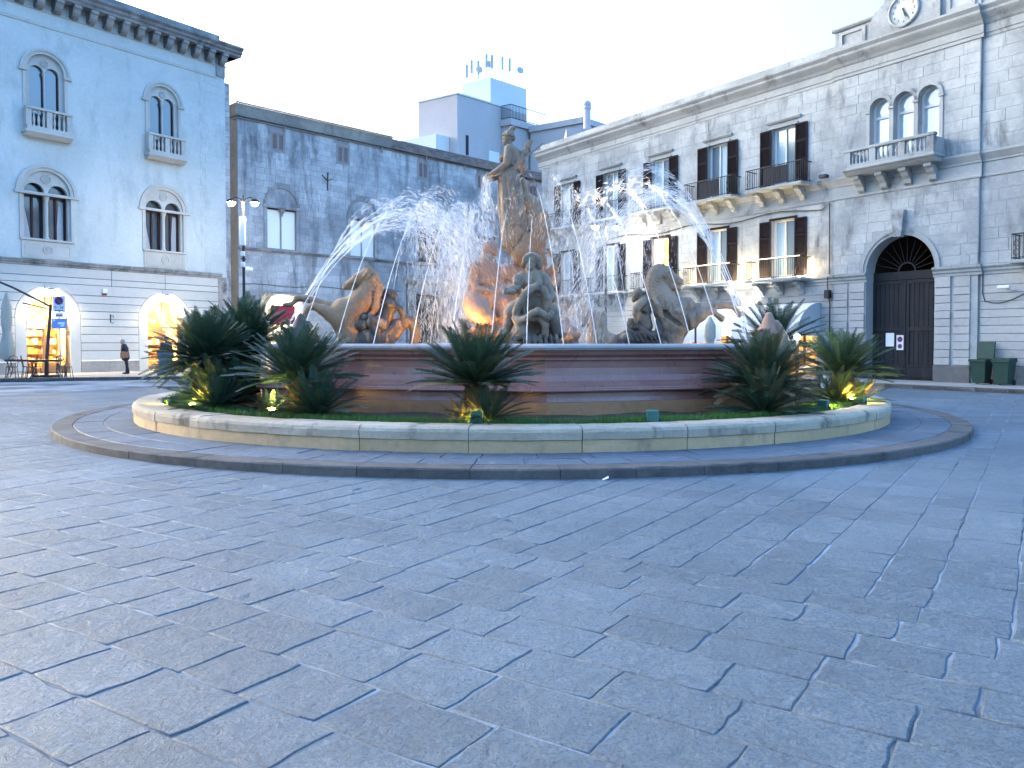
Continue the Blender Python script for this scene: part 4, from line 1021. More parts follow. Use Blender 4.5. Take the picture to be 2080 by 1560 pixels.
# portal: archivolt, keystone, gate
mb = MB(); half_ring(mb, GC, GS, GW, GW+.12, -.13, -.09, 28); half_ring(mb, GC, GS, GW+.12, GW+.20, -.16, -.09, 28); mb.build('archivolt', M['right_trim'], RROOT)
MB().prism([(GC-.15, 5.62), (GC+.15, 5.62), (GC+.25, 6.62), (GC-.25, 6.62)], -.30, -.09).build('keystone', M['right_trim'], RROOT)
gt = MB().box(GC-GW-.05, GC+GW+.05, .42, .5, 4.02, 4.34).build('gate', M['wood_gate'], RROOT)
for (a, b) in ((GC-GW, GC-.012), (GC+.012, GC+GW)):
    lf = MB().plate(rect(a, b, .12, 4.0), [rect(a+.12, b-.12, .72, 2.02), rect(a+.12, b-.12, 2.18, 3.86)], .40, .46).build('gate_leaf', M['wood_gate'], gt)
    k = 6
    for i in range(k):
        p = a+.12 + (b-a-.24)*i/k; q = a+.12 + (b-a-.24)*(i+1)/k
        MB().bbox(p+.006, q-.006, .43, .47, .72, 2.02, .006).build('plank', M['wood_gate'], lf); MB().bbox(p+.006, q-.006, .43, .47, 2.18, 3.86, .006).build('plank', M['wood_gate'], lf)
    MB().bbox(a+.10, b-.10, .375, .40, .2, .62, .02).build('kick_panel', M['wood_gate'], lf)
ln = MB()
half_ring(ln, GC, 4.34, .3, .36, .43, .47, 14)
for k in range(1, 12):
    a = PI*k/12; ln.tube([(GC+.33*math.cos(a), .45, 4.34+.33*math.sin(a)), (GC+1.34*math.cos(a), .45, 4.34+1.34*math.sin(a))], .016, 5)
ln.build('fan_grille', M['wood_gate'], gt)
ps = MB(); ps.add([(GC-GW-.6,.52,.1),(GC+GW+.6,.52,.1),(GC+GW+.6,6.0,.1),(GC-GW-.6,6.0,.1),(GC-GW-.6,.52,6.2),(GC+GW+.6,.52,6.2),(GC+GW+.6,6.0,6.2),(GC-GW-.6,6.0,6.2)], [(0,1,2,3),(4,7,6,5),(1,5,6,2),(2,6,7,3),(3,7,4,0)])
ps.build('passage', plain('passage_wall', (.10,.085,.07), .9), RROOT, fixn=False)
MB().box(GC-.05, GC+.5, 5.95, 5.98, 4.2, 5.4).build('courtyard_glow_panel', emis('courtyard_glow', (.62,.66,.66), .035), RROOT)  # panel with its own glow, standing in for the light of the courtyard
MB().box(GC+.15, GC+.45, 5.90, 5.94, 4.2, 5.45).build('glowing_wall_strip', emis('glowing_ochre_strip', (1,.45,.12), .05), RROOT)  # no lamp: the light on this wall strip is put in as emission
MB().box(GC-.8, GC-.46, .392, .399, 1.42, 1.95).build('notice', M['paper'], gt)
nn = MB().box(GC-.36, GC-.08, .392, .399, 1.28, 1.86).build('no_parking_notice', M['paper'], gt)
M['sign_blue'] = plain('sign_blue', (.04,.08,.30), .5); M['sign_red'] = plain('sign_red', (.45,.04,.05), .5)
def no_parking(parent, x, y, z, r, vertical=True):
    rot = (R(90),0,0)
    MB().lathe([(.0001,0),(r,0)], 24).build('sign_ring', M['sign_red'], parent, (x, y, z), rot)
    MB().lathe([(.0001,0),(r*.78,0)], 24).build('sign_disc', M['sign_blue'], parent, (x, y-.003, z), rot)
    c = math.cos(PI/4); w_ = r*.10
    MB().prism([(-r*.8*c-w_*c, r*.8*c-w_*c), (-r*.8*c+w_*c, r*.8*c+w_*c), (r*.8*c+w_*c, -r*.8*c+w_*c), (r*.8*c-w_*c, -r*.8*c-w_*c)], -.002, .0).build('sign_bar', M['sign_red'], parent, (x, y-.005, z))
no_parking(nn, GC-.22, .388, 1.70, .11); no_parking(nn, GC-.22, .388, 1.43, .09)
# awnings over the shops
M['canvas'] = plain('white_awning_canvas', (.66,.64,.60), .85)
M['canvas_side'] = plain('grey_awning_side', (.40,.45,.47), .85)
def awning(x0, x1, label):
    a = thing('curved_awning', label, 'awning'); a.matrix_world = _m
    prof = [(0,3.26)] + [(-1.55*math.sin(PI/2*k/8), 1.86 + 1.40*math.cos(PI/2*k/8)) for k in range(9)] + [(-1.55, 1.66)]
    mb = MB(); m = len(prof)
    mb.add([(x0, y-.04, z) for y, z in prof] + [(x1, y-.04, z) for y, z in prof], [(j, m+j, m+j+1, j+1) for j in range(m-1)], True); mb.build('canopy', M['canvas'], a)
    for x in (x0, x1):
        s_ = MB(); pp = prof[:-1] + [(-.0, 1.86)]; s_.prism([(y-.04, z) for y, z in pp], x-.006, x+.006, axis='x'); s_.build('side_panel', M['canvas_side'], a)
        for k in (2, 4, 6): MB().tube([(x, -.06, 1.9), (x, prof[k+1][0]-.02, prof[k+1][1]-.01)], .012, 5).build('hoop', M['mast'], a)
    k = int((x1-x0)/.22); v = MB()
    for i in range(k):
        p, q = x0 + (x1-x0)*i/k, x0 + (x1-x0)*(i+1)/k
        v.add([(p,-1.592,1.70),(q,-1.592,1.70),(q,-1.592,1.60),((p+q)/2+.05,-1.592,1.55),((p+q)/2-.05,-1.592,1.55),(p,-1.592,1.60)], [(0,1,2,3,4,5)])
    v.build('valance', M['canvas'], a, fixn=False)
awning(-8.15, -4.75, 'curved white awning nearest the clock portal'); awning(-12.9, -8.75, 'curved white awning farther left, behind the rearing horse')
for (a, b) in ((-13.2, -8.9), (-8.3, -4.9)):
    rm = MB(); rm.add([(a,.36,.1),(b,.36,.1),(b,3,.1),(a,3,.1),(a,.36,3.1),(b,.36,3.1),(b,3,3.1),(a,3,3.1)], [(0,1,2,3),(4,7,6,5),(1,5,6,2),(2,6,7,3),(3,7,4,0)])
    rm.build('shop_room', M['shop_wall'], RROOT, fixn=False)
    f = MB()
    for k in range(5): x = a + (b-a)*k/4; f.box(x-.05, x+.05, .3, .36, .1, 3.0)
    f.box(a, b, .3, .36, 2.3, 2.38); f.build('shop_front', M['shop_wood'], RROOT)
    lamp('shop_light', 'POINT', 10, (1, .68, .32), ((a+b)/2, 1.2, 2.6), RROOT, .15)
wl_ = MB().bbox(-8.62, -8.42, -.62, -.42, 3.02, 3.12, .02).build('awning_lamp', M['iron'], RROOT)
MB().sphere((-8.52, -.52, 2.96), .09).build('lit_globe', M['lamp_white'], wl_)
MB().tube([(-8.52,-.44,3.07),(-8.52,-.02,3.2)], .02, 6).build('lamp_arm', M['iron'], wl_)
lamp('awning_light', 'POINT', 16, (1, .86, .68), (-8.52, -.75, 2.85), RROOT, .09)
# ------------------------------------------------------------------ fountain basin
BAS = [(.55,-5.35), (4.65,-4.0), (5.75,0.2), (4.3,4.5), (-.4,5.4), (-4.4,4.5), (-5.75,.2), (-4.35,-4.15)]
def inset(poly, d):
    """polygon (counter-clockwise) moved outwards by d"""
    n = len(poly); out = []
    for i in range(n):
        p0, p1, p2 = Vector(poly[i-1]), Vector(poly[i]), Vector(poly[(i+1) % n])
        a, b = (p1-p0).normalized(), (p2-p1).normalized()
        na, nb = Vector((a.y, -a.x)), Vector((b.y, -b.x)); m = (na+nb); m = m/m.dot(na)
        out.append(p1 + m*d)
    return out
def basin_ring(name, prof, mat, smooth=False):
    """prof: list of (outward offset, z), closed into a ring of facets along the basin's outline; corners slightly rounded"""
    base = []
    n = len(BAS)
    for i in range(n):                       # three points per corner
        p0, p1, p2 = Vector(BAS[i-1]), Vector(BAS[i]), Vector(BAS[(i+1) % n])
        base += [p1 + (p0-p1).normalized()*.10, p1 + (p0-p1).normalized()*.012 + (p2-p1).normalized()*.012, p1 + (p2-p1).normalized()*.10]
    base = [(v.x, v.y) for v in base]
    rows = [inset(base, o) for (o, z) in prof]; m = len(base); vs_ = []
    for r_, (o, z) in zip(rows, prof): vs_ += [(CX+v.x, CY+v.y, z) for v in r_]
    fs = [(j*m+i, j*m+(i+1) % m, (j+1)*m+(i+1) % m, (j+1)*m+i) for j in range(len(prof)-1) for i in range(m)]
    return MB().add(vs_, fs, smooth).build(name, mat, FOUNT)
def marble():
    m, n, l, b = nodes('polished_red_granite')
    g = n.new('ShaderNodeNewGeometry'); co = g.outputs['Position']
    c = mixc(n, l, ramp(n, l, noise(n, l, co, 1.1, 6, .65, .5), .38, .62), (.25,.105,.082), (.30,.15,.115))
    c = mixc(n, l, ramp(n, l, noise(n, l, co, 120, 3, .6), .45, .7), c, (.17,.085,.07))
    c = mixc(n, l, mathn(n, l, 'MULTIPLY', ramp(n, l, noise(n, l, co, 2.0, 7, .72, .4, (1,1,.35)), .55, .75), .55), c, (.33,.26,.21))
    l.new(c, b.inputs['Base Color'])
    l.new(ramp(n, l, noise(n, l, co, 2.6, 6, .7), .35, .7, .22, .48), b.inputs['Roughness']); b.inputs['Specular IOR Level'].default_value = .5
    bp = n.new('ShaderNodeBump'); bp.inputs['Strength'].default_value = .06; l.new(noise(n, l, co, 30, 5, .6), bp.inputs['Height']); l.new(bp.outputs[0], b.inputs['Normal'])
    return m
M['red_marble'] = marble()
M['rim_marble'] = stone('worn_pink_rim', (.36,.31,.285), (.30,.25,.23), (.22,.14,.12), scale=1.4, stain=(.55,.75), bump=.15, rough=.5, fine=.12, spec=.4, coord='World')
M['basin_base'] = stone('sandstone_basin_foot', (.36,.185,.09), (.29,.15,.075), (.14,.08,.05), scale=1.3, stain=(.55,.75), streak=(1,1,.4), bump=.4, fine=.16, coord='World')
FOUNT = thing('fountain_basin', 'large polygonal basin of polished red stone with moulded rim', 'fountain', (0,0,0))
basin_ring('rim', [(-.42,1.33),(-.42,1.50),(-.38,1.535),(-.06,1.54),(-.02,1.525),(.005,1.50),(.008,1.475),(-.01,1.44),(-.05,1.415)], M['rim_marble'])
basin_ring('upper_moulding', [(-.052,1.413),(-.07,1.36),(-.12,1.32),(-.125,1.30),(-.11,1.297),(-.11,1.275),(-.15,1.27)], M['red_marble'])
basin_ring('body', [(-.152,1.268),(-.16,1.14),(-.145,1.02),(-.10,.93),(-.02,.86),(.06,.83),(.075,.81)], M['red_marble'])
basin_ring('torus_moulding', [(.07,.808),(.115,.80),(.125,.785),(.115,.765),(.06,.755),(.02,.75)], M['red_marble'])
basin_ring('lower_body', [(.02,.748),(.03,.66),(.045,.60)], M['red_marble'])
basin_ring('foot', [(.05,.598),(.12,.59),(.125,.20)], M['basin_base'])
basin_ring('inner_wall', [(-.41,1.34),(-.41,.9)], M['red_marble'])
def water_surface():
    m, n, l, b = nodes('basin_water')
    b.inputs['Base Color'].default_value = rgb((.05,.07,.075)); b.inputs['Roughness'].default_value = .05; b.inputs['IOR'].default_value = 1.33
    g = n.new('ShaderNodeNewGeometry'); bp = n.new('ShaderNodeBump'); bp.inputs['Strength'].default_value = .5
    l.new(noise(n, l, g.outputs['Position'], 5, 4, .6), bp.inputs['Height']); l.new(bp.outputs[0], b.inputs['Normal'])
    return m
wp = inset(BAS, -.40)
MB().add([(CX+v.x, CY+v.y, 1.30) for v in wp], [tuple(range(len(wp)))]).build('water_surface', water_surface(), FOUNT)

# ------------------------------------------------------------------ carved figures (signed-distance solids turned into meshes)
class SDF:
    def __init__(s, vox=.018, k=.03): s.ops = []; s.vox = vox; s.k = k
    def cap(s, a, b, ra, rb=None, k=None, sub=False):
        s.ops.append(('c', np.array(a, float), np.array(b, float), ra, ra if rb is None else rb, s.k if k is None else k, sub)); return s
    def chain(s, pts, k=None, sub=False):
        for p, q in zip(pts[:-1], pts[1:]): s.cap(p[:3], q[:3], p[3], q[3], k, sub)
        return s
    def ell(s, c, r, rot=None, k=None, sub=False):
        s.ops.append(('e', np.array(c, float), np.array(r, float) if not np.isscalar(r) else np.array([r]*3, float), rot, None, s.k if k is None else k, sub)); return s
    def mesh(s, name, mat, rough=.004, rs=9.0, seed=0):
        lo = np.full(3, 1e9); hi = -lo
        for o in s.ops:
            if o[6]: continue
            if o[0] == 'c':
                r = max(o[3], o[4]); lo = np.minimum(lo, np.minimum(o[1], o[2])-r); hi = np.maximum(hi, np.maximum(o[1], o[2])+r)
            else: r = o[2].max(); lo = np.minimum(lo, o[1]-r); hi = np.maximum(hi, o[1]+r)
        v = s.vox; lo -= 3*v; hi += 3*v; n = np.ceil((hi-lo)/v).astype(int)+1
        D = np.full(n, 1.0, np.float32)
        ax = [lo[i] + np.arange(n[i])*v for i in range(3)]
        for o in s.ops:
            k = max(o[5], 1e-4); m = k*1.2 + 3*v
            if o[0] == 'c':
                r = max(o[3], o[4]); a_ = np.minimum(o[1], o[2])-r-m; b_ = np.maximum(o[1], o[2])+r+m
            else: r = o[2].max(); a_ = o[1]-r-m; b_ = o[1]+r+m
            i0 = np.clip(np.floor((a_-lo)/v).astype(int), 0, n-1); i1 = np.clip(np.ceil((b_-lo)/v).astype(int)+1, 1, n)
            if (i1 <= i0).any(): continue
            sl = tuple(slice(p, q) for p, q in zip(i0, i1))
            X = ax[0][sl[0]][:, None, None]; Y = ax[1][sl[1]][None, :, None]; Z = ax[2][sl[2]][None, None, :]
            if o[0] == 'c':
                a, b = o[1], o[2]; ba = b-a; L2 = max(1e-9, ba.dot(ba))
                t_ = np.clip(((X-a[0])*ba[0] + (Y-a[1])*ba[1] + (Z-a[2])*ba[2])/L2, 0, 1)
                d = np.sqrt((X-a[0]-t_*ba[0])**2 + (Y-a[1]-t_*ba[1])**2 + (Z-a[2]-t_*ba[2])**2) - (o[3] + (o[4]-o[3])*t_)
            else:
                c, r_ = o[1], o[2]; q = [X-c[0], Y-c[1], Z-c[2]]
                if o[3] is not None:
                    m_ = np.array(o[3].transposed()); q = [m_[i][0]*q[0] + m_[i][1]*q[1] + m_[i][2]*q[2] for i in range(3)]
                k0 = np.sqrt((q[0]/r_[0])**2 + (q[1]/r_[1])**2 + (q[2]/r_[2])**2); k1 = np.sqrt((q[0]/r_[0]**2)**2 + (q[1]/r_[1]**2)**2 + (q[2]/r_[2]**2)**2)
                d = k0*(k0-1)/np.maximum(k1, 1e-6)
            d = d.astype(np.float32); e = D[sl]
            if o[6]:
                h = np.clip(.5 - .5*(e + d)/k, 0, 1); D[sl] = e*(1-h) + (-d)*h + k*h*(1-h)
            else:
                h = np.clip(.5 + .5*(e - d)/k, 0, 1); D[sl] = e*(1-h) + d*h - k*h*(1-h)
        if rough:
            X, Y, Z = np.meshgrid(*ax, indexing='ij', sparse=True); q = rs
            D += rough*(np.sin(q*X*1.3+seed+2*np.sin(q*.7*Z))*np.sin(q*Y*1.1+1.7)*np.sin(q*Z*1.2+.5) + .6*np.sin(2.7*q*X+Z*3)*np.sin(2.3*q*Z+1+2*Y)*np.sin(2.9*q*Y)).astype(np.float32)
        D[0,:,:] = D[-1,:,:] = 1; D[:,0,:] = D[:,-1,:] = 1; D[:,:,0] = D[:,:,-1] = 1
        S = D < 0; nx, ny, nz = n
        cnt = np.zeros((nx-1, ny-1, nz-1), np.float32); acc = np.zeros((nx-1, ny-1, nz-1, 3), np.float32)
        corners = [(i, j, k) for i in (0,1) for j in (0,1) for k in (0,1)]
        def C(A, c): return A[c[0]:nx-1+c[0], c[1]:ny-1+c[1], c[2]:nz-1+c[2]]
        for c0 in corners:
            for a in range(3):
                if c0[a]: continue
                c1 = list(c0); c1[a] = 1; c1 = tuple(c1)
                d0, d1 = C(D, c0), C(D, c1); x = C(S, c0) != C(S, c1)
                t_ = np.where(x, d0/np.where(x, d0-d1, 1), 0)
                cnt += x
                for b in range(3): acc[..., b] += x*(c0[b] + (t_ if b == a else 0))
        act = cnt > 0; idx = np.full(act.shape, -1, np.int64); idx[act] = np.arange(act.sum())
        ijk = np.argwhere(act); P = lo + (ijk + acc[act]/cnt[act][:, None])*v
        F = []
        for a in range(3):
            b, c = (a+1) % 3, (a+2) % 3
            s0 = [slice(1, -1)]*3; s0[a] = slice(0, n[a]-1); s1 = list(s0); s1[a] = slice(1, n[a])
            x = S[tuple(s0)] != S[tuple(s1)]; e = np.argwhere(x); 
            if len(e) == 0: continue
            inside = S[tuple(s0)][x]
            e[:, b] += 1; e[:, c] += 1
            def at(db, dc):
                q = e.copy(); q[:, b] += db; q[:, c] += dc; return idx[q[:, 0], q[:, 1], q[:, 2]]
            quad = np.stack([at(-1,-1), at(0,-1), at(0,0), at(-1,0)], 1)
            quad[~inside] = quad[~inside][:, ::-1]; F.append(quad)
        F = np.concatenate(F); F = F[(F >= 0).all(1)]
        me = bpy.data.meshes.new(name); me.vertices.add(len(P)); me.vertices.foreach_set('co', P.astype(np.float32).ravel())
        me.loops.add(len(F)*4); me.loops.foreach_set('vertex_index', F.ravel().astype(np.int32))
        me.polygons.add(len(F)); me.polygons.foreach_set('loop_start', np.arange(0, len(F)*4, 4, dtype=np.int32)); me.polygons.foreach_set('loop_total', np.full(len(F), 4, np.int32))
        me.polygons.foreach_set('use_smooth', np.ones(len(F), bool)); me.materials.append(mat); me.update(calc_edges=True); me.validate()
        return me
class Draw:
    """turns a side-elevation drawing (drawing units, y down) into metres: ox = drawing x of the local origin, oy = drawing y of local z 0"""
    def __init__(s, u, ox, oy): s.u, s.ox, s.oy = u, ox, oy
    def p(s, x, y, d=0): return ((x-s.ox)*s.u, d*s.u, (s.oy-y)*s.u)
    def c(s, pts, d=0): return [s.p(q[0], q[1], (q[3] if len(q) > 3 else 0) + d) + (q[2]*s.u,) for q in pts]
def statue_mat(name, c1, c2, c3, st=(.55,.70)):
    return stone(name, c1, c2, c3, scale=2.4, blot=(.38,.62), stain=st, streak=(1.5,1.5,.45), bump=.55, bscale=14, fine=.22, rough=.7, spec=.35)
M['statue'] = statue_mat('aged_cast_stone', (.27,.20,.14), (.205,.155,.11), (.07,.058,.048), (.53,.68))
M['statue_warm'] = statue_mat('ochre_cast_stone', (.30,.185,.10), (.235,.15,.087), (.11,.08,.06), (.57,.73))
M['statue_dark'] = statue_mat('algae_dark_stone', (.065,.057,.05), (.10,.08,.063), (.30,.20,.12), (.58,.64))
M['statue_red'] = statue_mat('iron_stained_stone', (.36,.215,.145), (.28,.175,.125), (.13,.10,.085), (.56,.72))
def carve(name, S, mat, parent, **kw): return link(name, S.mesh(name, mat, **kw), parent)
SEA = 'rearing horse statue in the basin'

# --- rearing sea-horse on the left with its rider
def left_horse():
    d = Draw(.001407, 950, 1185)
    t_ = thing('seahorse_statue', 'ochre rearing sea-horse statue facing left, hooves over the basin rim, with a rider', 'statue', (-3.2, 15.3, 1.50))
    S = SDF(.013, .032)
    S.chain(d.c([(1090,1280,140), (1060,1160,140), (990,990,165), (955,830,200), (950,720,195)]))
    S.ell(d.p(960,800), (.27,.26,.30)); S.ell(d.p(1010,1050), (.21,.24,.30))
    S.chain(d.c([(1040,715,195), (1200,560,170), (1285,400,122), (1275,270,100)]), k=.035)
    S.chain(d.c([(1240,235,92), (1130,285,80), (1020,345,56), (975,372,48)]), k=.03); S.ell(d.p(1190,310), (.13,.09,.12)); S.ell(d.p(965,365), (.055,.055,.06), k=.02)
    S.cap(d.p(940,400), d.p(1075,385), .032, .06, k=.02); S.cap(d.p(935,382,-40), d.p(1060,362,-62), .008, .008, k=.008, sub=True); S.cap(d.p(935,382,40), d.p(1060,362,62), .008, .008, k=.008, sub=True)
    for s in (-1, 1):
        S.ell(d.p(948,352,s*34), (.028,.016,.02), k=.01, sub=True); S.ell(d.p(1120,248,s*62), .03, k=.015); S.ell(d.p(1118,250,s*74), .016, k=.006, sub=True); S.cap(d.p(1150,225,s*55), d.p(1080,245,s*52), .02, .014, k=.015)
        S.cap(d.p(1262,165,s*48), d.p(1235,92,s*55), .036, .010, k=.012)
    S.chain(d.c([(1250,150,40), (1160,200,28), (1110,215,16)]), k=.015)
    crest = [(1290,130), (1360,190), (1405,270), (1425,360), (1420,450), (1405,540), (1385,620), (1350,690)]
    rr = random.Random(4)
    for i in range(len(crest)-1):
        for f in (.0, .5):
            x = crest[i][0] + (crest[i+1][0]-crest[i][0])*f; y = crest[i][1] + (crest[i+1][1]-crest[i][1])*f
            for s in (-1, 0, 1):
                q = rr.uniform(-14, 14)
                S.chain(d.c([(x-20, y-10, 34, s*30), (x+8+q, y+40, 30, s*62), (x-30+q, y+95, 24, s*90), (x-70+q, y+130, 12, s*110)]), k=.012)
    S.chain(d.c([(880,730,125,60), (700,660,85,90), (560,592,56,90), (410,540,46,85), (280,535,42,80)])); S.chain(d.c([(280,535,40,80), (225,600,30,75), (190,622,33,72)]), k=.02); S.cap(d.p(190,620,72), d.p(105,625,70), .048, .040, k=.01)
    S.chain(d.c([(820,780,125,-70), (680,705,75,-100), (550,650,50,-105), (490,668,44,-105)])); S.chain(d.c([(490,668,42,-105), (445,730,33,-108), (425,790,32,-110)]), k=.02); S.cap(d.p(425,790,-110), d.p(385,860,-112), .044, .060, k=.01)
    S.ell(d.p(860,850,-110), (.12,.08,.15)); S.cap(d.p(700,800,-60), d.p(900,890,-140), .03, .04, k=.04)
    carve('horse', S, M['statue_warm'], t_)
    S = SDF(.013, .032)
    S.chain(d.c([(1060,1190,160), (1250,1110,150), (1450,1075,140), (1590,1010,118), (1690,900,95), (1770,850,82), (1860,875,74), (1905,960,70), (1905,1060,66), (1875,1150,52), (1810,1215,40)]))
    S.ell(d.p(1500,1100,-120), (.22,.06,.10), k=.02)
    for i in range(6): S.cap(d.p(1380+i*8,1080+i*14,-150), d.p(1640,1050+i*24,-120), .014, .012, k=.008)
    S.cap(d.p(1850,830), d.p(1860,760), .05, .008, k=.02); S.cap(d.p(1640,900,30), d.p(1600,820,40), .04, .01, k=.02)
    S.ell(d.p(1180,900,-60), (.16,.13,.12)); S.ell(d.p(1220,800,-80), (.09,.09,.08))
    carve('fish_tail', S, M['statue_dark'], t_, rough=.006)
    S = SDF(.014, .03)
    S.chain(d.c([(1470,900,100), (1530,780,86), (1560,660,92), (1560,600,86)])); S.cap(d.p(1555,610,-90), d.p(1590,610,80), .075, .07)
    S.chain(d.c([(1575,560,45), (1600,510,50)])); S.ell(d.p(1606,500,-10), (.085,.085,.10)); S.ell(d.p(1560,455), (.10,.09,.07)); S.chain(d.c([(1520,440,40), (1490,520,34), (1500,600,24)]), k=.02)
    S.cap(d.p(1635,520,-8), d.p(1655,528,-8), .018, .012, k=.01); S.ell(d.p(1630,555,-8), (.03,.04,.03))
    S.chain(d.c([(1620,620,52,-85), (1715,690,40,-105), (1745,770,30,-90), (1740,815,28,-60)])); S.ell(d.p(1735,835,-55), (.05,.035,.035))
    S.chain(d.c([(1500,620,50,70), (1420,720,38,85), (1340,760,30,60)]))
    for k in range(4): S.cap(d.p(1720+k*10,830,-70+k*14), d.p(1712+k*14,872,-76+k*16), .013, .009, k=.006)
    S.chain(d.c([(1470,900,95,-70), (1350,850,70,-120), (1330,870,62,-120), (1400,1000,52,-125), (1440,1110,40,-120), (1380,1140,30,-130)])); S.chain(d.c([(1470,900,90,70), (1360,860,66,110), (1380,990,50,120)]))
    for k in range(5): S.chain(d.c([(1420+k*24, 890+k*6, 20, -100), (1400+k*40, 970, 18, -120+k*10)]), k=.012)
    carve('rider', S, M['statue_dark'], t_, rough=.005)
    return t_
left_horse()

# --- rearing sea-horse on the right with a triton behind its neck
def right_horse():
    d = Draw(.001543, 1000, 1085)
    t_ = thing('seahorse_statue', 'grey-brown rearing sea-horse statue facing right with open mouth, a triton behind its neck', 'statue', (2.866, 15.3, 1.50))
    S = SDF(.013, .032)
    S.chain(d.c([(1090,1190,150), (1100,1060,150), (1115,940,172), (1150,800,215), (1170,690,222)])); S.ell(d.p(1190,730), (.33,.28,.30)); S.ell(d.p(1110,930), (.24,.25,.30))
    S.chain(d.c([(1075,610,195), (968,460,150), (915,335,114), (915,235,92)])); S.cap(d.p(1300,600,-60), d.p(1380,640,-40), .18, .12)
    S.chain(d.c([(965,175,90), (1060,200,84), (1160,265,60), (1225,298,46)]), k=.03); S.ell(d.p(1040,280), (.13,.09,.12)); S.ell(d.p(1235,292), (.05,.055,.055), k=.02)
    S.chain(d.c([(1080,320,62), (1170,362,40), (1218,384,28)]), k=.02); S.cap(d.p(1145,330,-80), d.p(1270,352,-60), .016, .026, k=.008, sub=True); S.cap(d.p(1145,330,80), d.p(1270,352,60), .016, .026, k=.008, sub=True); S.cap(d.p(1190,338), d.p(1290,356), .02, .03, k=.008, sub=True)
    for s in (-1, 1):
        S.ell(d.p(1248,272,s*30), (.024,.018,.022), k=.008, sub=True); S.ell(d.p(1070,188,s*64), .032, k=.015); S.ell(d.p(1074,190,s*78), .017, k=.006, sub=True); S.cap(d.p(1030,165,s*56), d.p(1110,195,s*52), .022, .014, k=.015)
        S.cap(d.p(990,120,s*46), d.p(1030,58,s*60), .036, .010, k=.012)
        for q in range(4): S.cap(d.p(1190+q*18, 335+q*3, s*26), d.p(1188+q*18, 350+q*3, s*26), .010, .007, k=.004)
    S.chain(d.c([(985,105,38), (1050,120,30), (1090,140,16)]), k=.015)
    crest = [(930,110), (870,140), (838,210), (830,300), (838,390), (850,470), (870,560), (890,640)]
    rr = random.Random(6)
    for i in range(len(crest)-1):
        for f in (.0, .5):
            x = crest[i][0] + (crest[i+1][0]-crest[i][0])*f; y = crest[i][1] + (crest[i+1][1]-crest[i][1])*f
            for s in (-1, 0, 1):
                q = rr.uniform(-14, 14); w = 1.0 if i < 4 else 1.5
                S.chain(d.c([(x+22, y-10, 34, s*30), (x+2+q, y+42, 30, s*64), (x+40*w+q, y+95, 24, s*96), (x+85*w+q, y+120, 12, s*116)]), k=.012)
    for q in range(5): S.chain(d.c([(890+q*12, 520+q*36, 26, -130), (920+q*10, 580+q*34, 24, -170), (960+q*6, 610+q*34, 14, -190)]), k=.010)
    S.chain(d.c([(1330,650,120,60), (1480,630,80,95), (1600,598,56,95), (1760,575,46,90), (1880,580,42,90)])); S.chain(d.c([(1880,580,40,90), (1935,630,30,88)]), k=.02); S.cap(d.p(1935,630,88), d.p(1985,690,86), .050, .066, k=.01)
    S.chain(d.c([(1320,760,135,-80), (1440,710,85,-115), (1560,650,54,-115), (1610,660,46,-115)])); S.chain(d.c([(1610,660,42,-115), (1650,700,33,-116)]), k=.02); S.cap(d.p(1650,700,-116), d.p(1720,752,-116), .048, .064, k=.01); S.cap(d.p(1345,740,-120), d.p(1365,815,-120), .09, .05)
    S.cap(d.p(1160,660,-200), d.p(1330,720,-150), .05, .04, k=.05); S.cap(d.p(1020,690,-150), d.p(1180,830,-190), .05, .04, k=.06, sub=True)
    carve('horse', S, M['statue'], t_)
    S = SDF(.013, .032)
    S.chain(d.c([(1080,1130,160), (930,1060,150), (760,1010,140), (600,1010,125), (470,1060,110), (360,1130,90)]))
    S.chain(d.c([(640,860,34,-60), (710,845,40,-80), (765,890,44,-110), (800,945,46,-130), (860,965,48,-140), (925,935,46,-140), (955,870,44,-130), (940,790,38,-110)]), k=.025)
    S.ell(d.p(640,820,-20), (.12,.10,.12)); S.cap(d.p(600,760), d.p(640,900), .03, .10, k=.03)
    for q in range(7): S.cap(d.p(560+q*60, 900+q*10, -150), d.p(620+q*62, 1020+q*6, -190), .02, .014, k=.015)
    carve('fish_tail', S, M['statue_dark'], t_, rough=.007)
    S = SDF(.014, .03)
    S.chain(d.c([(810,840,85), (775,720,86), (775,610,98), (800,545,92)])); S.cap(d.p(760,540,-90), d.p(830,540,90), .08, .08)
    S.chain(d.c([(770,520,45), (715,478,44)])); S.ell(d.p(690,452), (.088,.085,.10)); S.ell(d.p(708,425), (.095,.092,.085)); S.ell(d.p(655,505), (.05,.055,.07)); S.cap(d.p(632,455), d.p(620,468), .018, .016, k=.01)
    for s in (-1, 1): S.ell(d.p(634,440,s*26), .016, k=.008, sub=True)
    for q in range(9): S.ell(d.p(655+q*14, 405+8*(q % 3)-abs(q-4)*-6, (-1)**q*30), .03, k=.01)
    S.chain(d.c([(730,560,56,-110), (665,630,42,-130), (655,690,34,-120), (668,760,28,-100)])); S.ell(d.p(670,778,-98), (.035,.03,.05)); S.chain(d.c([(840,530,54,80), (900,490,38,90), (960,500,30,60)]))
    for k in range(4): S.cap(d.p(655+k*10,785,-110+k*8), d.p(652+k*12,820,-112+k*9), .012, .009, k=.006)
    S.cap(d.p(740,640,-60), d.p(790,700,-70), .03, .03, k=.03, sub=True)
    carve('triton', S, M['statue'], t_, rough=.005)
right_horse()

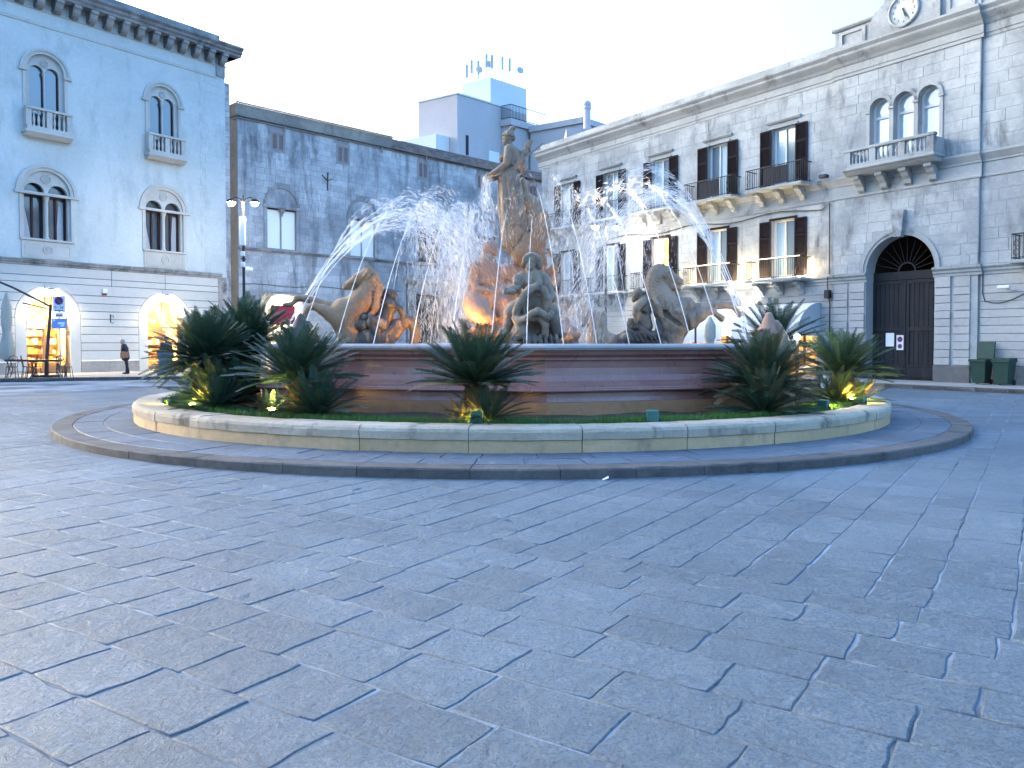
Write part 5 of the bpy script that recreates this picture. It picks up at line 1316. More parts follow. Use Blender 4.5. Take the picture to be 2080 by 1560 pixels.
# --- gaping sea monster ridden by a young figure, at the front
def monster():
    d = Draw(.001686, 800, 1545)
    t_ = thing('sea_monster_statue', 'gaping fish monster statue ridden by a young figure, at the front of the fountain', 'statue', (.384, 14.2, 1.50))
    S = SDF(.014, .04)
    S.ell(d.p(800,1180,60), (.33,.40,.36)); S.ell(d.p(780,1330,20), (.27,.34,.20)); S.chain(d.c([(800,1200,190,120), (830,1250,150,320), (900,1330,100,480), (960,1440,60,560)]))
    S.ell(d.p(812,1130,-190), (.20,.34,.24), k=.02, sub=True)
    up = [(606,1262,36,-130), (612,1190,38,-150), (650,1095,40,-175), (705,1010,42,-190), (770,955,44,-195), (835,938,46,-195), (895,972,44,-190), (932,1050,42,-180), (948,1130,40,-165), (956,1215,36,-140)]
    S.chain(d.c(up), k=.02)
    S.chain(d.c([(604,1262,38,-150), (660,1288,38,-200), (720,1262,38,-240), (775,1215,40,-260), (835,1190,42,-265), (890,1222,40,-250), (930,1252,38,-220), (985,1215,34,-170)]), k=.02)
    for i in range(len(up)-1):
        for f in (.1, .4, .7):
            x = up[i][0] + (up[i+1][0]-up[i][0])*f; y = up[i][1] + (up[i+1][1]-up[i][1])*f
            vx, vy = 800-x, 1150-y; L = math.hypot(vx, vy); S.cap(d.p(x+vx/L*26, y+vy/L*26, -190), d.p(x+vx/L*52, y+vy/L*52, -180), .018, .010, k=.006)
    S.chain(d.c([(660,1290,70,-150), (690,1400,80,-140), (670,1470,70,-120)]), k=.04); S.chain(d.c([(780,1240,60,-200), (850,1260,62,-190), (900,1330,50,-170), (908,1440,46,-150)]), k=.03)
    S.ell(d.p(808,1380,-200), (.12,.22,.14), k=.03, sub=True)
    for s in (-1, 1): S.ell(d.p(800+s*150, 985, -60), (.05,.06,.05), k=.02)
    carve('monster', S, M['statue'], t_, rough=.006)
    S = SDF(.0125, .03)
    S.chain(d.c([(800,1080,120,40), (790,960,108,20), (790,880,112,10), (795,820,100,10)])); S.cap(d.p(705,815,10), d.p(885,830,20), .115, .12, k=.04)
    S.ell(d.p(750,880,-70), (.075,.06,.06)); S.ell(d.p(845,885,-65), (.075,.06,.06)); S.cap(d.p(795,850,-100), d.p(800,960,-92), .016, .016, k=.03, sub=True)
    S.chain(d.c([(795,780,56,10), (785,735,52,-5)])); S.ell(d.p(768,668,-12), (.112,.125,.145)); S.ell(d.p(758,720,-50), (.07,.075,.07)); S.ell(d.p(780,630,10), (.15,.155,.125), k=.02)
    for q in range(14):
        a = -1.1 + q*.22; S.chain(d.c([(780+80*math.sin(a), 590+30*abs(a), 24, -60), (780+96*math.sin(a*1.15), 650+36*abs(a), 22, -40), (780+90*math.sin(a*1.2), 700+16*abs(a), 12, -10)]), k=.010)
    S.ell(d.p(860,650,20), (.06,.08,.075), k=.015); S.ell(d.p(700,650,-5), (.04,.07,.07), k=.015)
    S.cap(d.p(757,665,-82), d.p(750,705,-98), .012, .020, k=.012); S.cap(d.p(735,735,-86), d.p(772,737,-84), .012, .012, k=.008)
    for s in (-1, 1): S.ell(d.p(754+s*32, 672, -84), (.024,.02,.014), k=.012, sub=True); S.ell(d.p(754+s*32, 674, -72), (.014,.014,.010), k=.006); S.cap(d.p(754+s*14, 655, -88), d.p(754+s*52, 657, -74), .010, .008, k=.012)
    S.chain(d.c([(905,840,66,10), (955,940,58,-10), (985,1020,48,-50), (990,1040,44,-70), (955,1055,38,-130), (930,1060,34,-150)]), k=.025); 
    for k in range(4): S.cap(d.p(935,1040+k*14,-160), d.p(900,1048+k*15,-190), .018, .012, k=.008)
    S.chain(d.c([(690,820,62,0), (640,900,52,-40), (610,950,44,-80), (560,960,36,-130), (540,965,34,-150)]), k=.025); S.ell(d.p(520,975,-160), (.07,.06,.055)); 
    for k in range(4): S.cap(d.p(520,950+k*16,-185), d.p(492,955+k*17,-195), .018, .013, k=.008)
    S.ell(d.p(560,985,-170), (.10,.07,.06), k=.02)
    S.ell(d.p(625,845,-60), (.085,.085,.085), k=.02); S.ell(d.p(618,880,-90), (.06,.05,.05), k=.02)
    S.chain(d.c([(720,1110,110,20), (600,1160,84,-40), (555,1190,66,-60), (540,1290,58,-40), (520,1370,44,-20)])); S.chain(d.c([(520,1370,42,-20), (470,1400,30,-60), (450,1405,22,-80)]), k=.015)
    S.chain(d.c([(880,1110,110,20), (980,1190,86,-40), (1010,1280,74,-50), (1050,1400,58,-40)])); S.chain(d.c([(1050,1400,50,-40), (1100,1430,34,-70), (1135,1420,20,-80)]), k=.015); S.chain(d.c([(980,1330,70,40), (1030,1440,62,20), (980,1500,50,0)]))
    carve('rider', S, M['statue'], t_, rough=.003)
    S = SDF(.016, .03); rr = random.Random(9)
    for k in range(26): S.ell(d.p(rr.uniform(520,1060), rr.uniform(1470,1620), rr.uniform(-230,260)), (rr.uniform(.07,.15), rr.uniform(.07,.14), rr.uniform(.05,.10)), k=.03)
    for k in range(7): S.cap(d.p(700+k*54, 1440, -210), d.p(690+k*60, 1540, -270), .035, .03, k=.02)
    S.ell(d.p(790,1620), (.5,.5,.16))
    carve('rock', S, M['statue_dark'], t_, rough=.012)
monster()

# --- goddess with quiver on top
def goddess():
    d = Draw(.001393, 850, 3487)
    t_ = thing('goddess_statue', 'draped goddess statue with quiver standing on top of the fountain group', 'statue', (-.011, 17.6, 1.55))
    S = SDF(.0135, .03)
    S.ell(d.p(792,262), (.105,.098,.145)); S.ell(d.p(765,305), (.075,.072,.095)); S.cap(d.p(728,275), d.p(712,328), .014, .020, k=.012); S.ell(d.p(752,362), (.04,.04,.035)); S.cap(d.p(722,348,-16), d.p(722,348,16), .014, .014, k=.008)
    for s in (-1, 1): S.ell(d.p(736,288,s*28), .017, k=.010, sub=True); S.ell(d.p(808,285,s*72), (.02,.012,.03), k=.006)
    S.ell(d.p(800,215), (.125,.118,.085), k=.02); S.ell(d.p(872,255), (.055,.07,.075), k=.02); S.chain(d.c([(840,150,44), (868,112,40)]), k=.02); S.ell(d.p(872,108), (.06,.06,.05), k=.015)
    for q in range(8): w_ = 1-(q/8)**2*.7; S.chain(d.c([(714+q*7, 226-q*10, 13, -38*w_), (792, 232-q*11, 15, -84*w_), (880, 240-q*10, 12, -50*w_)]), k=.010); S.chain(d.c([(714+q*7, 226-q*10, 13, 38*w_), (792, 232-q*11, 15, 84*w_), (880, 240-q*10, 12, 50*w_)]), k=.010)
    S.chain(d.c([(812,355,52), (835,425,60)])); S.ell(d.p(860,540), (.19,.17,.22)); S.cap(d.p(815,455,-90), d.p(880,455,100), .105, .10, k=.04)
    S.ell(d.p(705,590,-40), (.075,.075,.08)); S.ell(d.p(712,590,60), (.075,.075,.08)); S.chain(d.c([(850,620,118), (870,760,98), (830,860,128)]))
    S.chain(d.c([(812,470,74,-110), (785,600,60,-140), (768,700,52,-150)])); S.chain(d.c([(768,700,52,-150), (660,775,46,-140), (560,835,38,-110), (505,862,30,-90)]), k=.02); S.ell(d.p(478,872,-84), (.05,.032,.032))
    for k in range(5): S.chain(d.c([(465,858+k*9,13,-104+k*11), (438,880+k*9,11,-106+k*12), (430,908+k*7,8,-106+k*12)]), k=.006)
    S.chain(d.c([(880,470,70,110), (890,640,56,140), (860,730,50,120), (720,830,44,40), (560,905,36,-10), (500,925,30,-20)])); S.ell(d.p(480,935,-22), (.045,.03,.03))
    for k in range(5): S.cap(d.p(465,925+k*8,-40+k*10), d.p(436,940+k*9,-42+k*11), .013, .009, k=.006)
    S.chain(d.c([(905,470,40,-40), (935,560,44,-70), (950,680,40,-90), (900,760,34,-110)]), k=.02); S.chain(d.c([(960,500,60,20), (1020,640,66,20), (1045,760,56,10), (1000,810,48,0)]), k=.03)
    for q in range(6): S.chain(d.c([(900+q*20, 470+q*14, 15, -70+q*6), (955+q*16, 620+q*10, 16, -90+q*10), (965+q*14, 760+q*6, 14, -70+q*14)]), k=.010)
    S.cap(d.p(1152,305,-40), d.p(868,868,-110), .054, .046, k=.006)
    for (x, y) in ((1122,366), (1100,410), (1052,508), (930,748)): S.cap(d.p(x+12,y-24,-44-(1122-x)*.25), d.p(x-2,y+4,-48-(1122-x)*.25), .066, .066, k=.006)
    S.ell(d.p(1156,296,-40), (.05,.05,.05), k=.004, sub=True); S.chain(d.c([(1340,350,11,-20), (1180,490,13,-60), (1065,592,15,-100), (900,742,20,-130), (640,880,16,-120)]), k=.008)
    S.chain(d.c([(700,560,16,-100), (820,660,18,-130), (900,720,18,-120), (980,790,18,-60)]), k=.008)
    # skirt
    sk = [(815,850,150), (825,960,160), (845,1150,182), (868,1400,192), (885,1650,190), (880,1850,170), (850,1960,130)]
    for p, q in zip(sk[:-1], sk[1:]): S.cap(d.p(p[0], p[1]), d.p(q[0], q[1]), p[2]*d.u, q[2]*d.u, k=.04)
    rr = random.Random(13)
    for k in range(22):
        a0 = 2*PI*k/22 + rr.uniform(-.06, .06); pts = []
        for i, (x, y, r_) in enumerate(sk):
            a = a0 + .10*math.sin(i*.9+k) + .05*i; pts.append((x + r_*1.0*math.cos(a), y + rr.uniform(-20, 20), 20 + 8*(k % 3), r_*1.0*math.sin(a)))
        S.chain(d.c(pts), k=.018)
    S.chain(d.c([(960,1080,26,-150), (1010,1300,30,-160), (960,1500,34,-190), (860,1640,26,-190)]), k=.02); S.chain(d.c([(960,1160,24,-150), (1040,1420,28,-150), (1000,1620,30,-170), (890,1760,24,-180)]), k=.02); S.chain(d.c([(990,1280,22,-130), (1080,1520,26,-120), (1060,1720,28,-140), (920,1860,24,-160)]), k=.02)
    carve('goddess', S, M['statue'], t_, rough=.003)
    # hind leaping behind her
    S = SDF(.018, .06)
    S.chain(d.c([(1060,1180,105,60), (1150,1330,165,30), (1235,1520,195,20), (1245,1690,205,10), (1165,1880,225,0), (1090,2060,255,0)])); S.chain(d.c([(1022,905,46,60), (1050,1050,52,60), (1058,1200,60,60)]))
    S.ell(d.p(1215,1700,-20), (.25,.26,.26)); S.cap(d.p(1080,1760,-190), d.p(1390,1730,-110), .03, .03, k=.03, sub=True); S.ell(d.p(1200,1900,0), (.26,.26,.22))
    S.chain(d.c([(1250,2000,90,40), (1330,2050,60,30), (1440,2030,40,20), (1500,2110,30,20), (1530,2190,26,20)]), k=.02); S.cap(d.p(1530,2190,20), d.p(1570,2230,20), .045, .05, k=.01)
    S.chain(d.c([(1270,2050,80,-30), (1350,2140,52,-40), (1380,2240,36,-50), (1340,2320,32,-50), (1330,2400,30,-50)]), k=.02); S.chain(d.c([(1440,2360,40,-20), (1520,2280,48,-30), (1560,2330,38,-40), (1500,2500,60,-30), (1440,2640,70,-20), (1390,2760,60,-10)]), k=.03)
    carve('hind', S, M['statue_warm'], t_, rough=.006)
goddess()

# --- kneeling nymph to the goddess's right hand
def nymph():
    d = Draw(.1923*17.0/1620, 300, 1545)
    lx = (930 + .1923*300 - 1040)/1620*17.0
    t_ = thing('nymph_statue', 'kneeling nymph statue glowing orange from a lamp, left of the goddess', 'statue', (lx, 17.0, 1.50))
    S = SDF(.0145, .04)
    S.ell(d.p(340,525), (.125,.13,.15)); S.ell(d.p(350,495,20), (.145,.145,.12), k=.02); S.ell(d.p(290,535,-10), (.05,.06,.07)); S.ell(d.p(385,555,30), (.07,.09,.09), k=.02); S.chain(d.c([(318,600,50), (300,660,58)]))
    S.chain(d.c([(300,700,105), (300,820,112), (290,940,110), (270,1040,130)])); S.cap(d.p(200,720,-60), d.p(390,720,60), .10, .10, k=.05)
    S.chain(d.c([(195,730,58,-70), (172,860,50,-90), (200,960,42,-130), (290,980,34,-170)])); S.chain(d.c([(395,730,58,70), (425,860,48,60), (400,960,40,-40), (330,1000,32,-130)]))
    S.chain(d.c([(270,1050,150,0), (200,1110,140,-90), (250,1200,110,-190), (330,1260,80,-210)])); S.chain(d.c([(300,1060,150,60), (420,1120,120,20), (480,1230,90,-20), (440,1400,80,0)])); S.chain(d.c([(170,900,60,60), (145,1040,80,50), (175,1160,90,20), (250,1260,80,0), (300,1400,90,0)]))
    for q in range(9): S.chain(d.c([(150+q*12, 960+q*8, 16, -120+q*4), (165+q*16, 1090+q*8, 18, -190), (240+q*20, 1220+q*8, 16, -240+q*10)]), k=.012)
    S.ell(d.p(270,880,-105), (.07,.06,.065)); S.ell(d.p(340,880,-95), (.07,.06,.065))
    carve('nymph', S, M['statue_red'], t_, rough=.004)
nymph()

# --- rocks that carry the group
def rocks(name, label, loc, spec, mat, vox=.024, seed=1, rough=.02):
    t_ = thing(name, label, 'rock', loc); S = SDF(vox, .07); rr = random.Random(seed)
    for (x, y, z, rx, ry, rz, n) in spec:
        for k in range(n): S.ell((x + rr.uniform(-1,1)*rx, y + rr.uniform(-1,1)*ry, z + rr.uniform(-1,1)*rz), (rr.uniform(.5,.9)*rx*.75, rr.uniform(.5,.9)*ry*.75, rr.uniform(.5,.9)*rz*.75))
    carve('rock', S, mat, t_, rough=rough, rs=6, seed=seed); return t_
rocks('central_rock', 'rough stone rock under the goddess in the middle of the basin', (0.15, 17.9, 1.2),
      [(0,.2,.2,1.25,1.0,.45,16), (.1,.2,.8,.80,.7,.5,14), (.22,.15,1.45,.50,.5,.45,12), (.12,.1,2.0,.34,.36,.35,8)], M['statue_red'], seed=3)
def small_horse(label, loc, flip):
    d = Draw(.1635*20/1620, 330, 1085); t_ = thing('seahorse_statue', label, 'statue', loc, 0 if not flip else PI)
    S = SDF(.02, .05)
    S.chain(d.c([(360,1120,140), (370,960,130), (350,820,115), (310,720,90), (250,650,66)])); S.chain(d.c([(240,640,62), (200,720,50), (185,810,36), (178,830,30)]), k=.03); S.cap(d.p(165,640,-20), d.p(150,585,-30), .05, .015, k=.015); S.cap(d.p(175,640,25), d.p(165,590,35), .05, .015, k=.015)
    for q in range(7): S.chain(d.c([(270+q*18, 620+q*26, 30), (320+q*16, 650+q*30, 28), (350+q*12, 700+q*30, 16)]), k=.015)
    S.ell(d.p(430,720,20), (.12,.10,.13)); S.chain(d.c([(400,1040,130), (520,1060,120), (650,1100,110)]))
    carve('horse', S, M['statue_warm'], t_, rough=.006)
small_horse('smaller sea-horse statue bowing its head, seen behind the jets on the right', (2.1, 20.2, 1.5), False)
def shell(label, loc, rz, mat, sc=1.0):
    t_ = thing('shell_ornament', label, 'ornament', loc, rz); t_.scale = (sc, sc, sc); S = SDF(.016, .03); rr = random.Random(int(loc[0]*10))
    S.chain([(-.05,0,-.2,.26), (0,0,.25,.24), (.05,0,.55,.14), (.05,0,.68,.09)]); S.chain([(.22,-.02,.50,.09), (.26,0,.40,.12), (.40,.03,.1,.15), (.5,.05,-.2,.16)])
    for k in range(40):
        a = rr.uniform(-2.8, -.2); r_ = rr.uniform(.16, .36); S.ell((-.14 + r_*math.cos(a), r_*math.sin(a)*.8, rr.uniform(-.2,.42)), (rr.uniform(.04,.08), rr.uniform(.03,.06), rr.uniform(.03,.06)), k=.015)
    carve('shell', S, mat, t_, rough=.008)
shell('ragged carved shell ornament on the right corner of the basin', (4.42, 13.85, 1.53), 0, M['statue_red'], .72)
shell('grey carved shell ornament on the left corner of the basin, behind a palm', (-3.78, 14.15, 1.55), .4, M['statue_dark'], .68)

# lamps under the water that light the figures (orange glow seen on the nymph and the tails)
def basin_lamp(loc, aim, e, col, label):
    t_ = thing('basin_spotlight', label, 'spotlight', loc)
    MB().lathe([(.07,0),(.10,.02),(.10,.10),(.08,.12)], 12).build('housing', M['iron'], t_); MB().lathe([(.0001,.125),(.075,.125)], 12).build('lit_lens', M['lamp_warm'], t_)
    lamp('basin_light', 'SPOT', e, col, (loc[0], loc[1], loc[2]+.2), None, .08, R(80), .7, aim)
basin_lamp((-1.02, 16.1, 1.32), (-.95, 17.0, 2.2), 9, (1, .42, .10), 'small spotlight shining orange up at the kneeling nymph')
basin_lamp((-1.35, 14.5, 1.32), (-1.95, 15.3, 1.9), 3, (1, .45, .14), 'small spotlight beside the left sea-horse tail')
basin_lamp((.9, 16.2, 1.32), (.6, 17.6, 3.0), 3, (1, .55, .25), 'small spotlight aimed up at the goddess from the right')
# ------------------------------------------------------------------ cycads in the planter
def leaf_mat(name, c1, c2, rough=.42):
    m, n, l, b = nodes(name)
    g = n.new('ShaderNodeNewGeometry'); oi = n.new('ShaderNodeObjectInfo')
    f = mathn(n, l, 'FRACT', mathn(n, l, 'ADD', oi.outputs['Random'], g.outputs['Random Per Island']))
    col = mixc(n, l, f, c1, c2)
    l.new(col, b.inputs['Base Color']); b.inputs['Roughness'].default_value = rough; b.inputs['Specular IOR Level'].default_value = .45
    tr = n.new('ShaderNodeBsdfTranslucent'); l.new(col, tr.inputs[0]); mx = n.new('ShaderNodeMixShader'); mx.inputs[0].default_value = .18
    l.new(b.outputs[0], mx.inputs[1]); l.new(tr.outputs[0], mx.inputs[2]); l.new(mx.outputs[0], n['Material Output'].inputs[0])
    return m
M['leaf'] = leaf_mat('dark_cycad_leaf', (.020,.048,.030), (.042,.080,.044))
M['leaf_olive'] = leaf_mat('olive_cycad_leaf', (.055,.072,.034), (.085,.092,.045), .5)
M['leaf_dry'] = leaf_mat('dry_cycad_leaf', (.16,.105,.050), (.22,.15,.075), .7)
M['palm_trunk'] = stone('cycad_trunk', (.05,.032,.020), (.08,.05,.03), (.022,.016,.012), scale=8, bump=1, fine=.3)
def frond_mesh(name, mat, L, droop, lift, seed, npair=54, leaf=.165):
    """an arching rachis with narrow stiff leaflets in a V; base at the origin, growing along +x"""
    rr = random.Random(seed); mb = MB(); pts = []
    n = 14; x = z = 0; a = lift; st = L/n
    for i in range(n+1):
        pts.append(Vector((x, 0, z))); a2 = a - droop*(i/n)**1.2*2.0
        x += math.cos(a2)*st; z += math.sin(a2)*st
    mb.tube(pts, [.010*(1-.8*i/n)+.0015 for i in range(n+1)], 4)
    sway = rr.uniform(-.06, .06)
    for k in range(npair):
        t_ = .10 + .90*k/(npair-1); f = t_*n; i = min(n-1, int(f)); p = pts[i].lerp(pts[i+1], f-i); tg = (pts[i+1]-pts[i]).normalized()
        up = Vector((-tg.z, 0, tg.x)); sd = Vector((0,1,0))
        ln = leaf*min(1, .30 + 2.4*t_)*(1.0 if t_ < .7 else max(.25, 1-(t_-.7)*2.1))*rr.uniform(.9, 1.08)
        for s in (-1, 1):
            d = (sd*s*.92 + tg*(.30+.40*t_) + up*rr.uniform(.16, .32)).normalized(); w = .0068
            q = p + d*ln*.5 + up*.004; e = p + d*ln - up*ln*.10
            pr = tg*w
            mb.add([p-pr*.7, p+pr*.7, q+pr, e, q-pr], [(0,1,2,4), (4,2,3)])
    return mb.mesh(name, mat)
FR = {}
for key, mat in (('g', 'leaf'), ('o', 'leaf_olive'), ('d', 'leaf_dry')):
    FR[key] = [frond_mesh('frond', M[mat], 1.0, dr, li, 100+i) for i, (dr, li) in enumerate(((.06,.03), (.12,.05), (.18,.08), (.26,.10), (.16,.02)))]
def cycad(name, label, loc, R_, trunk_h, nfr, mats='g', seed=0, trunk_r=.16, low=-.45, group='cycads around the basin', dry=0):
    rr = random.Random(seed); t_ = thing(name, label, 'palm', loc, rr.uniform(0, 6), group)
    if trunk_h > .05:
        mb = MB(); mb.lathe([(trunk_r*.9, -.1), (trunk_r, .0), (trunk_r*1.05, trunk_h*.5), (trunk_r*1.1, trunk_h), (trunk_r*.6, trunk_h+.08)], 14)
        rows = int(trunk_h/.045)
        for r_ in range(rows):
            for k in range(16):
                a = 2*PI*(k + .5*(r_ % 2))/16 + rr.uniform(-.08, .08); z = .02 + r_*.045 + rr.uniform(-.01, .01); c, s_ = math.cos(a), math.sin(a); ra = trunk_r*.98
                o = rr.uniform(.03, .07); w = .024
                mb.add([(ra*c - s_*w, ra*s_ + c*w, z), (ra*c + s_*w, ra*s_ - c*w, z), ((ra+o)*c, (ra+o)*s_, z + rr.uniform(.0, .05)), (ra*c, ra*s_, z+.04)], [(0,1,2), (1,3,2), (3,0,2)])
        mb.build('trunk', M['palm_trunk'], t_, fixn=False)
    ga = 2.39996
    for i in range(nfr):
        u = (i+.5)/nfr; el = R(84) - (R(84) - low)*u**.78 + rr.uniform(-.09, .09); az = i*ga + rr.uniform(-.2, .2)
        L = R_*rr.uniform(.86, 1.08)*(1 - .12*(1-u)**2)
        k = rr.randrange(0, 3) if u < .5 else rr.randrange(1, 5)
        key = rr.choice(mats)
        if dry and u > 1 - dry: key = 'd'
        o = link('frond', FR[key][k], t_, (.05*math.cos(az), .05*math.sin(az), trunk_h + .05*(1-u)))
        o.rotation_euler = (Matrix.Rotation(az, 3, 'Z') @ Matrix.Rotation(-el, 3, 'Y') @ Matrix.Rotation(rr.uniform(-.3, .3), 3, 'X')).to_euler(); o.scale = (L, L, L)
    return t_
cycad('cycad_palm', 'tall dark cycad at the left end of the planter, in front of its taller neighbour', (-5.50, 14.35, SOIL_Z), 1.05, .80, 130, 'g', 1, .22, -.4)
cycad('cycad_palm', 'tallest dark cycad at the far left, rising behind another', (-5.15, 15.55, SOIL_Z), 1.1, 1.05, 110, 'g', 2, .2, -.25)
cycad('cycad_palm', 'dark green cycad lit yellow from below, left of the front basin face', (-3.40, 12.62, SOIL_Z), 1.04, .50, 82, 'g', 3, .13, .03)
cycad('cycad_palm', 'front centre cycad with brown trunk and a drooping dry frond', (-.52, 11.55, SOIL_Z), 1.0, .50, 90, 'ggggo', 4, .15, -.02, dry=.07)
cycad('cycad_palm', 'olive green cycad in front of the right end of the basin', (4.10, 13.0, SOIL_Z), 1.0, .42, 104, 'oog', 5, .13, -.15, dry=.04)
cycad('cycad_palm', 'dark green cycad farthest right in the planter', (6.30, 15.2, SOIL_Z), 1.0, .50, 88, 'g', 6, .15, .0)
cycad('cycad_palm', 'cycad partly hidden behind the right end of the basin', (6.45, 19.6, SOIL_Z), 1.3, 1.05, 60, 'g', 7, .15, -.3)
for i, (x, y, r_, n_, m_, lab) in enumerate((
        (-3.75, 12.35, .42, 20, 'g', 'young cycad lit bright yellow under the left front cycad'),
        (-2.95, 12.10, .80, 46, 'g', 'low dark cycad shoot right of the yellow-lit cycad'),
        (-4.95, 13.35, .7, 36, 'g', 'low dark cycad shoot at the left, beside the yellow spotlight'),
        (-5.05, 13.9, 1.0, 60, 'g', 'dense dark cycad shoot between the left cycads and the basin'),
        (-.34, 11.15, .62, 38, 'ogo', 'olive cycad shoot under the front centre cycad'),
        (-.72, 11.25, .36, 18, 'do', 'dry small cycad shoot left of the centre trunk'),
        (3.95, 12.45, .82, 56, 'og', 'broad cycad shoot under the olive cycad'),
        (5.95, 14.6, .75, 44, 'go', 'low cycad shoot under the far right cycad'),
        (6.55, 15.0, .55, 28, 'gdo', 'small brownish cycad shoot at the right edge of the planter'))):
    cycad('cycad_shoot', lab, (x, y, SOIL_Z), r_, .03, n_, m_, 40+i, low=-.05, group='cycad shoots at the feet of the palms')
# grass on the soil: uncountable blades
M['grass'] = leaf_mat('bright_grass', (.035,.11,.012), (.06,.15,.02), .6)
gm = MB(); rr = random.Random(77)
def gdens(a): return .35 + .65*(math.sin(a*7.3)*math.sin(a*17.1+1) > -.1)
for k in range(36000):
    a = rr.uniform(PI*1.0, PI*2.0); r_ = R_PLI - .03 - abs(rr.gauss(0, .28))
    if rr.random() > gdens(a) or r_ < 5.9: continue
    x, y = CX + r_*math.cos(a), CY + r_*math.sin(a); h = rr.uniform(.04, .12); b = rr.uniform(0, 6.3); w = .006
    lx, ly = rr.uniform(-.05, .05), rr.uniform(-.05, .05)
    gm.add([(x-w*math.cos(b), y-w*math.sin(b), SOIL_Z), (x+w*math.cos(b), y+w*math.sin(b), SOIL_Z), (x+lx, y+ly, SOIL_Z+h)], [(0,1,2)])
tag(gm.build('grass', M['grass'], fixn=False), 'bright green grass growing inside the planter wall', 'grass', kind='stuff')
# green floodlight boxes and the small yellow spotlights
M['flood_green'] = stone('green_painted_metal', (.045,.13,.105), (.06,.16,.13), (.03,.08,.065), scale=8, bump=.05, rough=.5)
def flood(x, y, rz, label, s=.17, light=None):
    t_ = thing('floodlight_box', label, 'floodlight', (x, y, SOIL_Z), rz, 'green floodlight boxes on the planter edge')
    MB().bbox(-s/2, s/2, -.03, .09, .02, .02+s, .012).build('housing', M['flood_green'], t_)
    MB().plate(rect(-s/2+.012, s/2-.012, .035, .005+s), [rect(-s/2+.03, s/2-.03, .055, s-.015)], -.036, -.03).build('back_plate', M['flood_green'], t_)
    mb = MB(); mb.box(-s/2-.012, -s/2-.002, .0, .03, -.06, .10); mb.box(s/2+.002, s/2+.012, .0, .03, -.06, .10); mb.build('bracket', M['iron'], t_)
    MB().box(-s/2+.02, s/2-.02, .091, .094, .04, s).build('lens', M['lamp_yellow'] if light else M['glass'], t_)
    if light:
        d = Matrix.Rotation(rz, 3, 'Z') @ Vector((0, 1, 0))
        lamp('flood_light', 'SPOT', light, (1, .78, .25), (x+d.x*.14, y+d.y*.14, SOIL_Z+.12), None, .05, R(110), .7, (x+d.x*1.0, y+d.y*1.0, SOIL_Z+.7))
M['lamp_yellow'] = emis('lit_yellow_lens', (1.0,.80,.15), 25)
flood(-.49, 10.98, .03, 'green floodlight box in front of the centre cycad', light=1.6)
flood(1.97, 11.15, -.15, 'green floodlight box on the bare grass right of the centre')
flood(5.15, 13.20, -.7, 'green floodlight box right of the olive cycad', light=.6)
flood(6.28, 14.35, -.9, 'green floodlight box at the foot of the far right cycad', light=1.2)
flood(-6.05, 14.25, .9, 'green floodlight box at the far left of the planter', light=1.6)
def uplight(x, y, e, label, aim):
    t_ = thing('garden_spotlight', label, 'spotlight', (x, y, SOIL_Z), 0, 'yellow garden spotlights')
    MB().tube([(0,0,-.05),(0,0,.05)], .012, 6).build('spike', M['iron'], t_); MB().lathe([(.03,.05),(.045,.07),(.045,.12),(.05,.125)], 12).build('housing', M['iron'], t_); MB().lathe([(.0001,.127),(.042,.127)], 12).build('lit_lens', M['lamp_yellow'], t_)
    lamp('garden_light', 'SPOT', e, (1, .80, .22), (x, y, SOIL_Z+.15), None, .04, R(120), .8, aim)
uplight(-3.62, 12.0, 5, 'yellow spotlight at the foot of the left front cycad', (-3.4, 12.6, 1.1))
uplight(-5.28, 13.15, 3, 'yellow spotlight in the grass at the far left', (-5.4, 13.9, .9))
uplight(6.15, 14.45, 1.2, 'yellow spotlight under the far right cycad', (6.3, 15.0, .9))
st_ = thing('lit_globe_lamp', 'small round lit lamp on a post beside the right shell ornament', 'lamp', (5.15, 14.4, SOIL_Z))
MB().tube([(0,0,0),(0,0,1.18)], .03, 8).build('post', M['iron'], st_); MB().sphere((0,0,1.24), .05).build('lit_globe', M['lamp_white'], st_)
lamp('globe_light', 'POINT', .8, (1,.85,.55), (5.10, 14.3, 1.62), None, .08)
# ------------------------------------------------------------------ water jets and spray
def water_mat(name, alpha, col=(.90,.93,.95)):
    m, n, l, b = nodes(name)
    d = n.new('ShaderNodeBsdfDiffuse'); d.inputs[0].default_value = rgb(col); t_ = n.new('ShaderNodeBsdfTranslucent'); t_.inputs[0].default_value = rgb(col)
    g = n.new('ShaderNodeBsdfGlossy'); g.inputs['Roughness'].default_value = .15
    a1 = n.new('ShaderNodeMixShader'); a1.inputs[0].default_value = .5; l.new(d.outputs[0], a1.inputs[1]); l.new(t_.outputs[0], a1.inputs[2])
    a2 = n.new('ShaderNodeMixShader'); a2.inputs[0].default_value = .18; l.new(a1.outputs[0], a2.inputs[1]); l.new(g.outputs[0], a2.inputs[2])
    tr = n.new('ShaderNodeBsdfTransparent'); a3 = n.new('ShaderNodeMixShader'); a3.inputs[0].default_value = alpha
    l.new(tr.outputs[0], a3.inputs[1]); l.new(a2.outputs[0], a3.inputs[2]); l.new(a3.outputs[0], n['Material Output'].inputs[0])
    return m
M['water_jet'] = water_mat('white_water_jet', .62); M['water_spray'] = water_mat('white_water_spray', .45)
